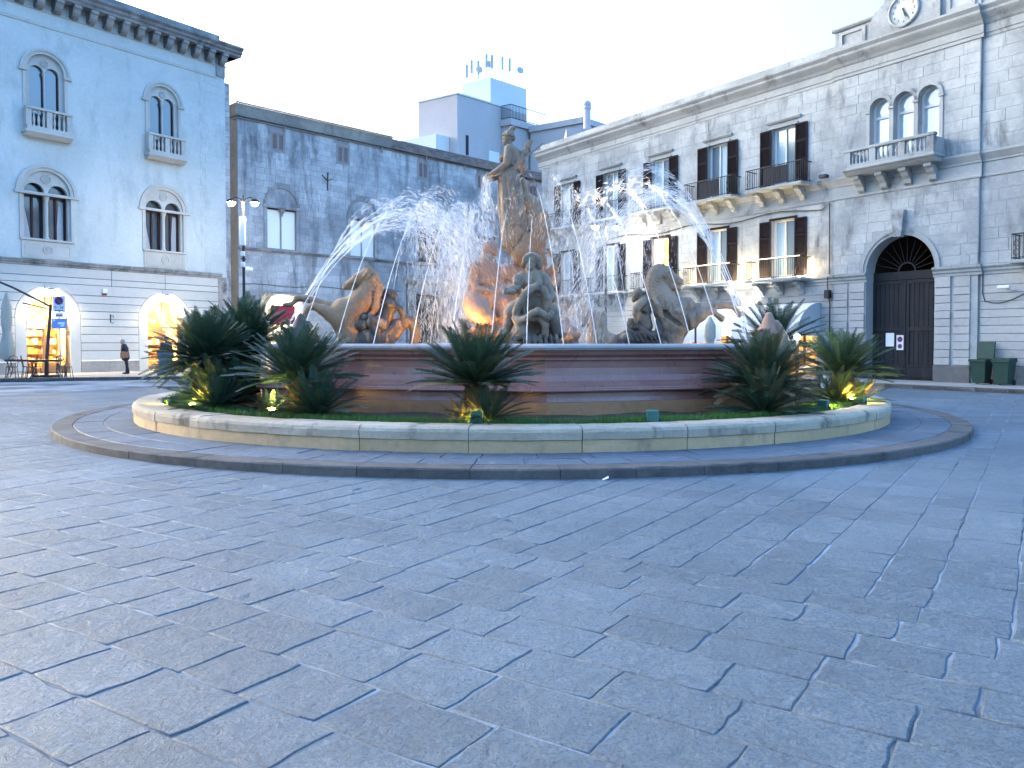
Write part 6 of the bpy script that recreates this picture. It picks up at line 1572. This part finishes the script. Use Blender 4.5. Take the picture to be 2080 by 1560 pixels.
class Drops:
    """many short spindles: centre, direction, length, radius"""
    def __init__(s): s.d = []
    def add(s, c, v, L, r): s.d.append((c[0], c[1], c[2], v[0], v[1], v[2], L, r))
    def arrays(s):
        A = np.array(s.d); c = A[:, :3]; v = A[:, 3:6]; v = v/np.maximum(1e-9, np.linalg.norm(v, axis=1))[:, None]; L = A[:, 6:7]; r = A[:, 7:8]
        up = np.tile([0.0, 0.0, 1.0], (len(A), 1)); up[np.abs(v[:, 2]) > .9] = [1, 0, 0]
        a = np.cross(v, up); a /= np.linalg.norm(a, axis=1)[:, None]; b = np.cross(a, v)
        P = [c - v*L/2, c + v*L/2] + [c + r*(a*math.cos(t_) + b*math.sin(t_)) for t_ in (0, 2*PI/3, 4*PI/3)]
        V = np.stack(P, 1).reshape(-1, 3); o = np.arange(len(A))[:, None]*5
        F = np.concatenate([o + np.array([[0, 2+j, 2+(j+1) % 3]]) for j in range(3)] + [o + np.array([[1, 2+(j+1) % 3, 2+j]]) for j in range(3)])
        return V, F
def drops_obj(name, D, mat, parent=None, extra=None):
    V, F = D.arrays(); V = V.tolist(); F = F.tolist()
    if extra is not None:
        o = len(V); V += extra.v; F += [tuple(i+o for i in f) for f in extra.f]
    me = bpy.data.meshes.new(name); me.from_pydata(V, [], F); me.materials.append(mat); me.update()
    return link(name, me, parent)
rw = random.Random(99)
def jet(p0, p1, H, label, group, nd=420, r0=.0082, spread=.30, tail=1.0, start=.24):
    """parabola from the nozzle p0 (rim) to p1 (pool) rising H above the nozzle; a solid thread that breaks into drops"""
    p0, p1 = Vector(p0), Vector(p1)
    def P(t_): return Vector((p0.x + (p1.x-p0.x)*t_, p0.y + (p1.y-p0.y)*t_, p0.z + 4*H*t_*(1-t_) + (p1.z-p0.z)*t_*t_))
    def Vv(t_): return Vector((p1.x-p0.x, p1.y-p0.y, 4*H*(1-2*t_) + 2*(p1.z-p0.z)*t_))
    mb = MB(); n = 16; e = start + .06
    mb.tube([P(e*i/n) for i in range(n+1)], [r0*(1-.55*i/n) for i in range(n+1)], 5, cap=False)
    D = Drops()
    for k in range(nd):
        t_ = start*.7 + (tail - start*.7)*rw.random()**.9; s = spread*max(0, (t_-start*.7))**1.15
        c = P(t_) + Vector((rw.gauss(0, s), rw.gauss(0, s), rw.gauss(0, s*.9))); v = Vv(t_) + Vector((rw.gauss(0, .5), rw.gauss(0, .5), rw.gauss(0, .8)))
        if c.z < 1.31: continue
        D.add(c, v, rw.uniform(.06, .24), rw.uniform(.0015, .0046))
    o = mb.build('water_jet', M['water_jet'], None, fixn=False)
    tag(drops_obj('drops', D, M['water_jet'], o), kind='stuff')
    return tag(o, label, 'water jet', group)
def on_face(i, f, inn=.34):
    a, b = Vector(BAS[i]), Vector(BAS[(i+1) % 8]); p = a.lerp(b, f); d = (b-a).normalized(); nrm = Vector((-d.y, d.x)); p = p + nrm*inn
    return (CX+p.x, CY+p.y, 1.52), nrm
ORD = ['leftmost', 'second from left', 'third from left', 'fourth from left', 'fifth from left', 'sixth from left', 'rightmost']
def face_jets(i, fs, D, H, lab, grp, aim=.55, **kw):
    order = sorted(fs, key=lambda f: on_face(i, f)[0][0]/on_face(i, f)[0][1])
    for f in fs:
        p0, nrm = on_face(i, f); c = Vector((CX-p0[0], CY-p0[1])); c.normalize()
        d = (nrm*(1-aim) + c*aim).normalized(); dd = D*rw.uniform(.93, 1.07)
        kw2 = dict(kw, nd=70) if abs(p0[0]-.35) < 1.1 and p0[1] < CY else kw
        jet(p0, (p0[0]+d.x*dd, p0[1]+d.y*dd, 1.32), H*rw.uniform(.93, 1.07), ORD[order.index(f)] + ' ' + lab, grp, **kw2)
face_jets(6, [.10, .23, .36, .49, .62, .75, .88], 5.6, 2.85, 'water jet arching inward from the left side rim', 'water jets from the left rim', nd=600)
face_jets(7, [.10, .24, .38, .52, .66, .80, .92], 5.2, 3.0, 'water jet rising from the rim before the left sea-horse', 'water jets from the front left rim', nd=460)
face_jets(0, [.10, .24, .38, .52, .66, .80, .92], 5.2, 3.2, 'water jet rising from the rim before the right sea-horse', 'water jets from the front right rim', nd=460)
face_jets(1, [.10, .25, .40, .55, .70, .85], 4.0, 3.25, 'water jet arching inward from the right side rim', 'water jets from the right rim', nd=600)
face_jets(3, [.2, .5, .8], 4.2, 3.4, 'water jet falling in drops behind the goddess, far right side', 'water jets from the far right rim', nd=450, spread=.3, start=.2)
face_jets(4, [.2, .5, .8], 4.2, 2.9, 'water jet falling in drops behind the goddess, far left side', 'water jets from the far left rim', nd=450, spread=.3, start=.2)
# spray: bursting tops, curtains of falling drops, water running off the statues
D = Drops()
def plume(x, y, z0, z1, w0, w1, n, up=.3):
    for k in range(int(n*1.1)):
        f = rw.random(); z = z0 + (z1-z0)*f; w = w0 + (w1-w0)*f
        D.add((x + rw.gauss(0, w), y + rw.gauss(0, w), z), (rw.gauss(0, .25), rw.gauss(0, .25), -1 if rw.random() > up else 1), rw.uniform(.04, .20), rw.uniform(.0010, .0038))
plume(-1.75, 17.0, 3.4, 4.55, .30, .16, 1500); plume(-1.15, 17.3, 2.6, 4.4, .32, .2, 1500); plume(-.95, 17.5, 1.4, 4.6, .26, .20, 2000); plume(-1.5, 16.8, 1.4, 3.4, .42, .36, 2400); plume(-.55, 17.2, 3.4, 5.1, .12, .06, 900)
plume(1.25, 17.5, 1.4, 4.3, .42, .3, 1650); plume(1.0, 18.3, 3.6, 5.4, .22, .1, 440); plume(2.1, 17.3, 1.4, 4.4, .40, .28, 1540); plume(2.9, 17.0, 2.8, 4.9, .32, .20, 990); plume(1.75, 16.8, 2.2, 4.3, .3, .2, 825); plume(1.55, 19.0, 4.0, 5.2, .25, .15, 385)
for k in range(160):                      # rills down the skirt
    f = rw.random(); D.add((.12 + .45*f*0 + rw.gauss(0, .22), 17.27 + rw.gauss(0, .03), 3.6 + 1.1*f), (rw.gauss(0, .1), 0, -1), rw.uniform(.03, .10), rw.uniform(.002, .004))
tag(drops_obj('fountain_spray', D, M['water_spray']), 'white spray and falling drops over the fountain', 'water spray', kind='stuff')
M['nozzle'] = plain('bronze_nozzle', (.14,.11,.06), .4, .8)
def mist():
    m = bpy.data.materials.new('water_mist'); m.use_nodes = True; n = m.node_tree.nodes; l = m.node_tree.links; n.remove(n['Principled BSDF'])
    v = n.new('ShaderNodeVolumePrincipled'); v.inputs['Color'].default_value = (.95,.96,.97,1); v.inputs['Anisotropy'].default_value = .2
    tc = n.new('ShaderNodeTexCoord'); 
    gr = n.new('ShaderNodeTexGradient'); gr.gradient_type = 'SPHERICAL'; mp = n.new('ShaderNodeMapping'); l.new(tc.outputs['Object'], mp.inputs[0]); l.new(mp.outputs[0], gr.inputs[0])
    dn = mathn(n, l, 'MULTIPLY', ramp(n, l, gr.outputs[1], 0, .8), ramp(n, l, noise(n, l, tc.outputs['Object'], 2.2, 4, .6), .35, .7, .15, 1))
    l.new(mathn(n, l, 'MULTIPLY', dn, .15), v.inputs['Density']); l.new(v.outputs[0], n['Material Output'].inputs['Volume'])
    return m
M['mist'] = mist()

mv = MB()
for (x, y, z, rx, ry, rz) in ((-1.0, 17.3, 2.6, 1.6, 1.5, 2.0),):
    pass
def mist_cloud(name, label, c, r):
    mb = MB(); mb.sphere((0,0,0), 1.0, 20); o = mb.build(name, M['mist'], None, c); o.scale = r
    return tag(o, label, 'mist', kind='stuff')
mist_cloud('water_mist', 'faint white water mist left of the goddess', (-1.0, 17.4, 2.7), (1.35, 1.2, 1.75))
mist_cloud('water_mist', 'faint white water mist right of the goddess', (1.6, 17.6, 2.5), (1.4, 1.2, 1.7))
# ------------------------------------------------------------------ street furniture, people, café
def lamp_post(label, loc, h, rz, gear=False, e=7):
    t_ = thing('street_lamp', label, 'street lamp', loc, rz, 'twin-headed street lamps')
    MB().lathe([(.16,0),(.16,.12),(.11,.2),(.10,.9),(.075,1.0),(.065,h*.6),(.05,h)], 12).build('post', M['iron'], t_)
    arm = MB()
    for s in (-1, 1): arm.tube([(0,0,h-.15), (s*.12,0,h+.12), (s*.34,0,h+.20), (s*.52,0,h+.06)], .03, 8)
    arm.build('arm', M['iron'], t_)
    MB().lathe([(.05,0),(.06,.1),(.02,.2),(.035,.26),(.002,.34)], 10, (0,0,h-.02)).build('finial', M['iron'], t_)
    for s in (-1, 1):
        hd = MB().lathe([(.24,-.06),(.22,.02),(.12,.10),(.05,.14)], 14, (s*.54,0,h+.0)).build('lamp_head', M['iron'], t_)
        MB().sphere((s*.54,0,h-.11), .15, 12, .75).build('lit_globe', M['lamp_white'], hd)
        lamp('street_light', 'POINT', e, (1,.84,.60), (loc[0]+s*.54*math.cos(rz), loc[1]+s*.54*math.sin(rz)-.3, loc[2]+h-.35), None, .15)
    if gear:
        MB().bbox(-.13,.13,-.24,-.06,h-2.1,h-.75,.03).build('antenna_panel', M['white_plastic'], t_)
        for z in (h-2.5, h-3.0): MB().bbox(-.09,.09,-.22,-.07,z-.1,z+.12,.02).build('equipment_box', M['white_plastic'], t_)
        MB().lathe([(.12,0),(.12,.05)], 12, (0,0,h-2.75)).build('clamp_ring', M['iron'], t_)
        cm = MB().lathe([(.02,.22),(.16,.2),(.17,.02),(.12,-.06),(.02,-.1)], 12, (.28,-.12,h-3.35)).build('dome_camera', M['white_plastic'], t_)
        MB().tube([(0,-.05,h-3.1),(.28,-.12,h-3.1)], .025, 6).build('camera_arm', M['white_plastic'], cm)
lamp_post('twin-headed street lamp with cameras and white boxes beside the grey palazzo', (-12.75, 38.0, .12), 8.15, .1, True)
lamp_post('twin-headed street lamp seen through the jets before the clock building', (4.75, 40.5, .0), 7.5, .15, e=5)
# traffic sign
sg = thing('parking_sign', 'no-parking sign with blue panel on a grey post before the left shop', 'sign', (-18.75, 33.1, .12), R(8))
M['post_grey'] = plain('galvanised_post', (.28,.29,.30), .5, .3)
MB().tube([(0,0,0),(0,0,3.35)], .032, 8).build('post', M['post_grey'], sg)
p1 = MB().bbox(-.24,.24,-.06,-.04,2.72,3.38,.008).build('upper_panel', plain('pale_sign_panel', (.55,.60,.68), .5), sg)
no_parking(p1, 0, -.062, 3.18, .17)
text_mesh('sign_text', '0 - 24', .14, M['black'], p1, (0,-.064,2.9), (R(90),0,0), .002)
MB().box(-.16,.16,-.066,-.062,2.76,2.79).build('arrow_bar', M['black'], p1)
p2 = MB().bbox(-.17,.17,-.06,-.04,2.48,2.69,.008).build('middle_panel', M['paper'], sg)
MB().prism([(-.12,2.585),(-.07,2.635),(-.07,2.605),(.07,2.605),(.07,2.635),(.12,2.585),(.07,2.535),(.07,2.565),(-.07,2.565),(-.07,2.535)], -.066, -.062).build('double_arrow', M['black'], p2)
p3 = MB().bbox(-.30,.30,-.06,-.04,2.02,2.45,.008).build('blue_panel', plain('light_blue_sign_panel', (.16,.28,.52), .5), sg)
tw = MB(); tw.box(-.05,.22,-.066,-.062,2.2,2.3); tw.prism([(-.24,2.34),(-.14,2.34),(-.19,2.44)], -.066, -.062); tw.prism([(.02,2.12),(.2,2.12),(.2,2.19),(.08,2.19)], -.066, -.062); tw.build('towing_pictogram', M['paper'], p3)

# people
def figure(name, label, loc, rz, coat, legs, skin, hair, H=1.68, bag=None, arms=0, stoop=.05):
    t_ = thing(name, label, 'person', loc, rz)
    f = H/1.7
    S = SDF(.017, .035)
    def q(x, y, z, r): return (x*f, y*f, z*f, r*f)
    S.chain([q(-.06,.06,.09,.055), q(-.06,.08,.48,.062), q(-.08,.0,.86,.095)]); S.chain([q(-.06,.06,.05,.045), q(-.06,-.10,.035,.035)])
    S.chain([q(.09,.14,.09,.055), q(.08,.06,.48,.062), q(.08,.0,.86,.095)]); S.chain([q(.09,.14,.05,.045), q(.10,-.02,.035,.035)])
    legs_o = carve('trousers', S, legs, t_, rough=0)
    S = SDF(.017, .04)
    S.chain([q(0,.02,.80,.185), q(0,.01,1.0,.165), q(0,-stoop*.3,1.2,.165), q(0,-stoop*.6,1.34,.14)]); S.cap((-.17*f,-stoop*.5,1.36*f), (.17*f,-stoop*.5,1.36*f), .075*f)
    for s in (-1, 1):
        if arms == 0: S.chain([q(s*.20,-stoop*.5,1.35,.062), q(s*.25,.06,1.10,.055), q(s*.24,-.05,.88,.045)])
        else: S.chain([q(s*.20,-stoop*.5,1.35,.062), q(s*.24,-.04,1.10,.055), q(s*.10,-.22,1.12,.045)])
    body_o = carve('coat', S, coat, t_, rough=.004, rs=14)
    S = SDF(.012, .02)
    hz = -stoop*1.4
    S.chain([q(0,-stoop*.7,1.40,.055), q(0,hz,1.48,.052)]); S.ell((0,hz*f-.005,1.575*f), (.078*f,.095*f,.115*f)); S.cap((0,hz*f-.095,1.585*f), (0,hz*f-.115,1.56*f), .012, .016, k=.012); S.ell((0,hz*f-.06,1.495*f), (.045*f,.045*f,.04*f))
    for s in (-1, 1): S.ell((s*.08*f,hz*f+.01,1.57*f), (.014,.02,.03), k=.008); S.ell((s*.03,hz*f-.093,1.60*f), (.014,.010,.009), k=.008, sub=True)
    S.cap((-.02,hz*f-.09,1.525*f), (.02,hz*f-.09,1.525*f), .007, .007, k=.006, sub=True)
    for s in (-1, 1):
        hx, hy, hz2 = (s*.24, -.08, .82) if arms == 0 else (s*.07, -.26, 1.13)
        S.ell((hx*f,hy*f,hz2*f), (.03,.04,.05))
        for k in range(4): S.cap((hx*f + (k-1.5)*.016, hy*f, hz2*f-.03), (hx*f + (k-1.5)*.017, hy*f-.015, hz2*f-.085), .009, .007, k=.005)
        S.cap((hx*f - s*.025, hy*f-.02, hz2*f), (hx*f - s*.035, hy*f-.05, hz2*f-.045), .010, .008, k=.006)
    carve('body', S, skin, t_, rough=0)
    S = SDF(.014, .02); S.ell((0,hz*f+.012,1.615*f), (.090*f,.100*f,.095*f)); S.ell((0,hz*f-.075,1.55*f), (.09,.06,.10), k=.015, sub=True); carve('hair', S, hair, t_, rough=.006, rs=30)
    if bag is not None:
        b_ = MB().bbox(-.17,.17,-.06,.06,.0,.30,.03).build('shoulder_bag', bag, t_, (.24*f, -.04, .78*f), (0,0,R(80)))
        MB().tube([(.24*f,-.18,1.05*f),(.16*f,-.17,1.3*f),(-.05*f,-.13,1.44*f),(-.12*f,.05,1.42*f),(.1*f,.17,1.25*f),(.24*f,.12,1.05*f)], .012, 5, cap=False).build('bag_strap', bag, t_)
M['navy'] = plain('dark_navy_cloth', (.018,.020,.032), .85); M['navy2'] = plain('dark_trousers', (.016,.016,.028), .85); M['skin'] = plain('skin', (.45,.27,.19), .6)
M['hair_grey'] = plain('grey_hair', (.30,.28,.25), .8); M['hair_dark'] = plain('dark_hair', (.02,.016,.014), .7); M['tan'] = plain('tan_leather', (.34,.15,.07), .6); M['jean'] = plain('grey_trousers', (.07,.075,.10), .85)
figure('person', 'person in a dark jacket with a tan shoulder bag walking past the white palazzo', (-17.95, 37.0, .12), R(-62), M['navy'], M['navy2'], M['skin'], M['hair_grey'], 1.62, M['tan'], 0, .07)
figure('person', 'person in a dark coat by the right lit shop arch, beside the cycad', (-17.0, 39.2, .12), R(40), plain('brown_black_coat', (.03,.024,.022), .85), M['jean'], M['skin'], M['hair_dark'], 1.74, None, 1, .03)
figure('person', 'second person standing at the right lit shop arch, behind the cycad fronds', (-16.4, 39.6, .12), R(-110), plain('grey_black_coat', (.025,.025,.03), .85), M['navy2'], M['skin'], M['hair_dark'], 1.78, None, 0, .03)
# big blue-grey pot before the second shop
pt = thing('planter_pot', 'blue-grey conical planter pot on the pavement before the right lit shop', 'pot', (-15.6, 35.9, .12))
M['pot'] = stone('blue_grey_pot', (.10,.13,.18), (.13,.16,.21), (.07,.09,.13), scale=2, bump=.1)
MB().lathe([(.36,0),(.38,.05),(.30,.35),(.29,.6),(.36,1.0),(.40,1.05),(.40,1.12),(.34,1.12)], 20).build('pot', M['pot'], pt)
# red menu sign before the bar
rs_ = thing('menu_sign', 'dark red sign board on legs in front of the bar door', 'sign', (-12.05, 42.0, .12), R(20))
M['sign_dark_red'] = plain('dark_red_board', (.20,.012,.03), .5)
MB().bbox(-.62,.62,-.04,.04,2.40,3.40,.02).build('board', M['sign_dark_red'], rs_)
for s in (-1, 1): MB().tube([(s*.5,0,0),(s*.5,0,2.41)], .03, 6).build('leg', M['iron'], rs_)

# café at the far left: tables, chairs, folded parasols
M['chair_metal'] = plain('dark_bistro_metal', (.035,.03,.032), .45, .3)
def make_chair():
    t_ = thing('bistro_chair', 'x', 'chair', (0,0,0), 0, 'bistro chairs on the pavement')
    MB().lathe([(.0001,.44),(.19,.44),(.205,.45),(.205,.465),(.19,.475),(.0001,.47)], 16).build('seat', M['chair_metal'], t_)
    for (x, y) in ((-.15,-.15),(.15,-.15)): MB().tube([(x,y,.45),(x*1.25,y*1.25,0)], .013, 6).build('leg', M['chair_metal'], t_)
    for s in (-1, 1): MB().tube([(s*.2,.2,0),(s*.15,.15,.45)], .013, 6).build('leg', M['chair_metal'], t_)
    b = MB().tube([(-.17,.15,.45),(-.19,.20,.7),(-.13,.23,.86),(0,.24,.92),(.13,.23,.86),(.19,.20,.7),(.17,.15,.45)], .013, 6).build('backrest', M['chair_metal'], t_)
    MB().tube([(-.09,.17,.46),(-.10,.21,.68),(0,.225,.80),(.10,.21,.68),(.09,.17,.46)], .009, 5).build('inner_loop', M['chair_metal'], b)
    MB().tube([(-.16,.0,.2),(0,-.16,.2),(.16,0,.2),(0,.16,.2),(-.16,0,.2)], .008, 5).build('brace', M['chair_metal'], t_)
    return t_
def make_table():
    t_ = thing('cafe_table', 'x', 'table', (0,0,0), 0, 'café tables on the pavement')
    MB().bbox(-.62,.62,-.38,.38,.72,.75,.01).build('tabletop', plain('brown_table_top', (.09,.06,.05), .5), t_)
    MB().box(-.56,.56,-.33,.33,.66,.718).build('apron', M['chair_metal'], t_)
    for x in (-.5,.5):
        for y in (-.28,.28): MB().tube([(x,y,.70),(x*.8,y*.8,.35),(x*1.05,y*1.05,0)], .018, 6).build('leg', M['chair_metal'], t_)
    MB().tube([(-.45,0,.22),(.45,0,.22)], .014, 6).build('stretcher', M['chair_metal'], t_)
    return t_
ch0, tb0 = make_chair(), make_table()
cpos = [(-20.55, 32.75, .3, 'dark bistro chair at the left edge, nearest the folded parasol'), (-20.05, 33.0, 2.0, 'dark bistro chair second from the left edge of the café'), (-19.75, 32.75, -.9, 'dark bistro chair tucked at the left end of the front table'),
        (-18.85, 33.5, 3.0, 'dark bistro chair behind the front café table'), (-18.55, 33.15, 1.4, 'dark bistro chair at the right end of the front café table'), (-20.3, 33.9, 2.6, 'dark bistro chair at the rear of the café, left'), (-19.4, 34.3, -2.6, 'dark bistro chair at the rear of the café, before the shop door')]
for i, (x, y, a, lab) in enumerate(cpos):
    o = ch0 if i == 0 else copy_tree(ch0); o.location = (x, y, .12); o.rotation_euler = (0,0,a); o['label'] = lab
for i, (x, y, a, lab) in enumerate(((-19.25, 32.95, .35, 'brown-topped café table nearest the kerb, by the parking sign'), (-20.55, 33.45, .3, 'café table at the left edge among stacked chairs'))):
    o = tb0 if i == 0 else copy_tree(tb0); o.location = (x, y, .12); o.rotation_euler = (0,0,a); o['label'] = lab
# cantilever parasol frame with the folded cloth
cp = thing('cantilever_parasol', 'folded cream cantilever parasol with a dark leaning mast at the café', 'parasol', (-19.6, 33.6, .12))
M['mast_brown'] = plain('dark_brown_mast', (.05,.033,.03), .5)
MB().bbox(-.45,.45,-.35,.35,0,.10,.02).build('base_plate', M['mast_brown'], cp)
MB().tube([(-.02,0,.1),(.0,0,.7),(.20,0,3.05)], [.09,.075,.06], 8).build('mast', M['mast_brown'], cp)
MB().tube([(.22,0,2.95),(-1.3,-.1,3.75),(-1.9,-.1,4.0)], .045, 8).build('upper_arm', M['mast_brown'], cp); MB().tube([(.16,0,2.85),(-.95,-.05,3.12)], .03, 8).build('lower_arm', M['mast_brown'], cp)
MB().tube([(.20,0,3.0),(.24,0,3.4)], .02, 6).build('crank', M['mast_brown'], cp)
def folded_cloth(mb, cx, cy, z0, z1, r):
    n = 22; rows = []
    for j, (f, s) in enumerate(((0,.12),(.05,.3),(.2,.75),(.45,.8),(.55,.62),(.6,.6),(.8,1.0),(.97,1.1),(1,.9))):
        for k in range(n):
            a = 2*PI*k/n; rr_ = r*s*(1 + .22*(1 if k % 2 else -1) + .08*math.sin(k*2.7+j)); rows.append((cx + rr_*math.cos(a), cy + rr_*math.sin(a), z1 - (z1-z0)*f))
    mb.add(rows, [(j*n+k, j*n+(k+1) % n, (j+1)*n+(k+1) % n, (j+1)*n+k) for j in range(8) for k in range(n)], True); return mb
M['cream_cloth'] = stone('cream_parasol_cloth', (.50,.46,.38), (.44,.41,.34), None, scale=2, bump=.1)
folded_cloth(MB(), -1.6, -.1, .75, 3.55, .22).build('folded_cloth', M['cream_cloth'], cp)
# folded parasol and sign pole at the right shops
fp = thing('folded_parasol', 'folded pale parasol standing before the awnings, behind the right horse', 'parasol', (7.1, 28.6, 0))
MB().tube([(0,0,0),(0,0,2.55)], .025, 8).build('pole', M['white_plastic'], fp); folded_cloth(MB(), 0, 0, .9, 2.5, .20).build('folded_cloth', M['cream_cloth'], fp); MB().lathe([(.3,0),(.3,.08),(.05,.12)], 14).build('base', M['iron'], fp)
ap = thing('parasol_mast', 'dark bent parasol mast beside the folded pale parasol', 'mast', (6.62, 28.8, 0))
MB().tube([(0,0,0),(0,0,2.1),(.32,0,2.62)], .04, 8).build('mast', M['mast_brown'], ap); MB().bbox(-.3,.3,-.3,.3,0,.06,.01).build('base_plate', M['mast_brown'], ap)
fq = thing('folded_parasol', 'folded white parasol low behind the basin, left of the small sea-horse', 'parasol', (2.95, 29.5, 0))
MB().tube([(0,0,0),(0,0,2.4)], .025, 8).build('pole', M['white_plastic'], fq); folded_cloth(MB(), 0, 0, .9, 2.35, .2).build('folded_cloth', M['cream_cloth'], fq); MB().lathe([(.3,0),(.3,.08),(.05,.12)], 14).build('base', M['iron'], fq)
# wheelie bins
M['bin'] = stone('green_bin_plastic', (.020,.050,.038), (.026,.062,.046), (.014,.036,.028), scale=3, bump=.05, rough=.5, fine=.08)
def wheelie(label, x, y, open_lid):
    t_ = thing('wheelie_bin', label, 'bin', (0,0,0), 0, 'green wheelie bins by the portal'); t_.matrix_world = _m @ Matrix.Translation((x, y, .12)) @ Matrix.Diagonal((.9,.9,.92,1))
    b = MB(); b.add([(-.22,-.24,.05),(.22,-.24,.05),(.22,.24,.05),(-.22,.24,.05),(-.29,-.34,.92),(.29,-.34,.92),(.29,.32,.92),(-.29,.32,.92)], [(0,3,2,1),(0,1,5,4),(1,2,6,5),(2,3,7,6),(3,0,4,7)]); b.build('body', M['bin'], t_)
    MB().plate([(-.32,-.03),(.32,-.03),(.32,.05),(-.32,.05)], [], -.36, -.35).build('front_lip', M['bin'], t_, (0,0,.90)); r_ = MB(); r_.box(-.32,.32,-.37,-.33,.86,.94); r_.box(-.32,-.28,-.33,.34,.86,.94); r_.box(.28,.32,-.33,.34,.86,.94); r_.build('rim', M['bin'], t_)
    ld = MB().bbox(-.31,.31,-.66,.02,-.02,.05,.02); o = ld.build('lid', M['bin'], t_, (0,.33,.96), (R(-100) if open_lid else R(2),0,0))
    MB().tube([(-.26,.40,.90),(.26,.40,.90)], .018, 6).build('handle', M['bin'], t_)
    for s in (-1, 1): MB().lathe([(.10,-.025),(.10,.025)], 14).build('wheel', M['black'], t_, (s*.25,.24,.10), (0,R(90),0))
    if not open_lid: MB().box(-.10,.08,-.345,-.338,.62,.74).build('sticker', M['paper'], t_, (0,.035,0), (R(-6.5),0,0))
wheelie('green wheelie bin with its lid thrown open, by the portal plinth', 1.98, -.62, True)
wheelie('green wheelie bin with closed lid and white sticker at the right edge', 2.72, -.62, False)
# dark bag with a white leaflet on the far kerb, seen between two cycads
bg = thing('refuse_sack', 'dark refuse sack with a white printed patch between the two right cycads', 'sack', (9.6, 24.6, 0))
S = SDF(.02, .06); S.ell((0,0,.28), (.40,.32,.30)); S.ell((.05,0,.5), (.25,.22,.16)); S.cap((.03,0,.6), (.06,0,.74), .07, .10); S.ell((-.15,.05,.2), (.28,.28,.2)); carve('sack', S, plain('blue_black_plastic', (.02,.025,.035), .35), bg, rough=.015, rs=10)
lf_ = MB().bbox(-.20,.20,-.36,-.33,.16,.60,.01).build('leaflet', M['paper'], bg); text_mesh('leaflet_mark', 'y', .42, M['black'], lf_, (0,-.363,.42), (R(90),0,0), .002)
# litter at the kerb
lt = MB().add([(0,0,.004),(.07,.01,.03),(.075,.09,.04),(.005,.08,.006)], [(0,1,2,3)]).build('paper_scrap', M['paper'], None, (1.02, 8.95, .0)); tag(lt, 'small white paper scrap at the foot of the island kerb', 'litter')
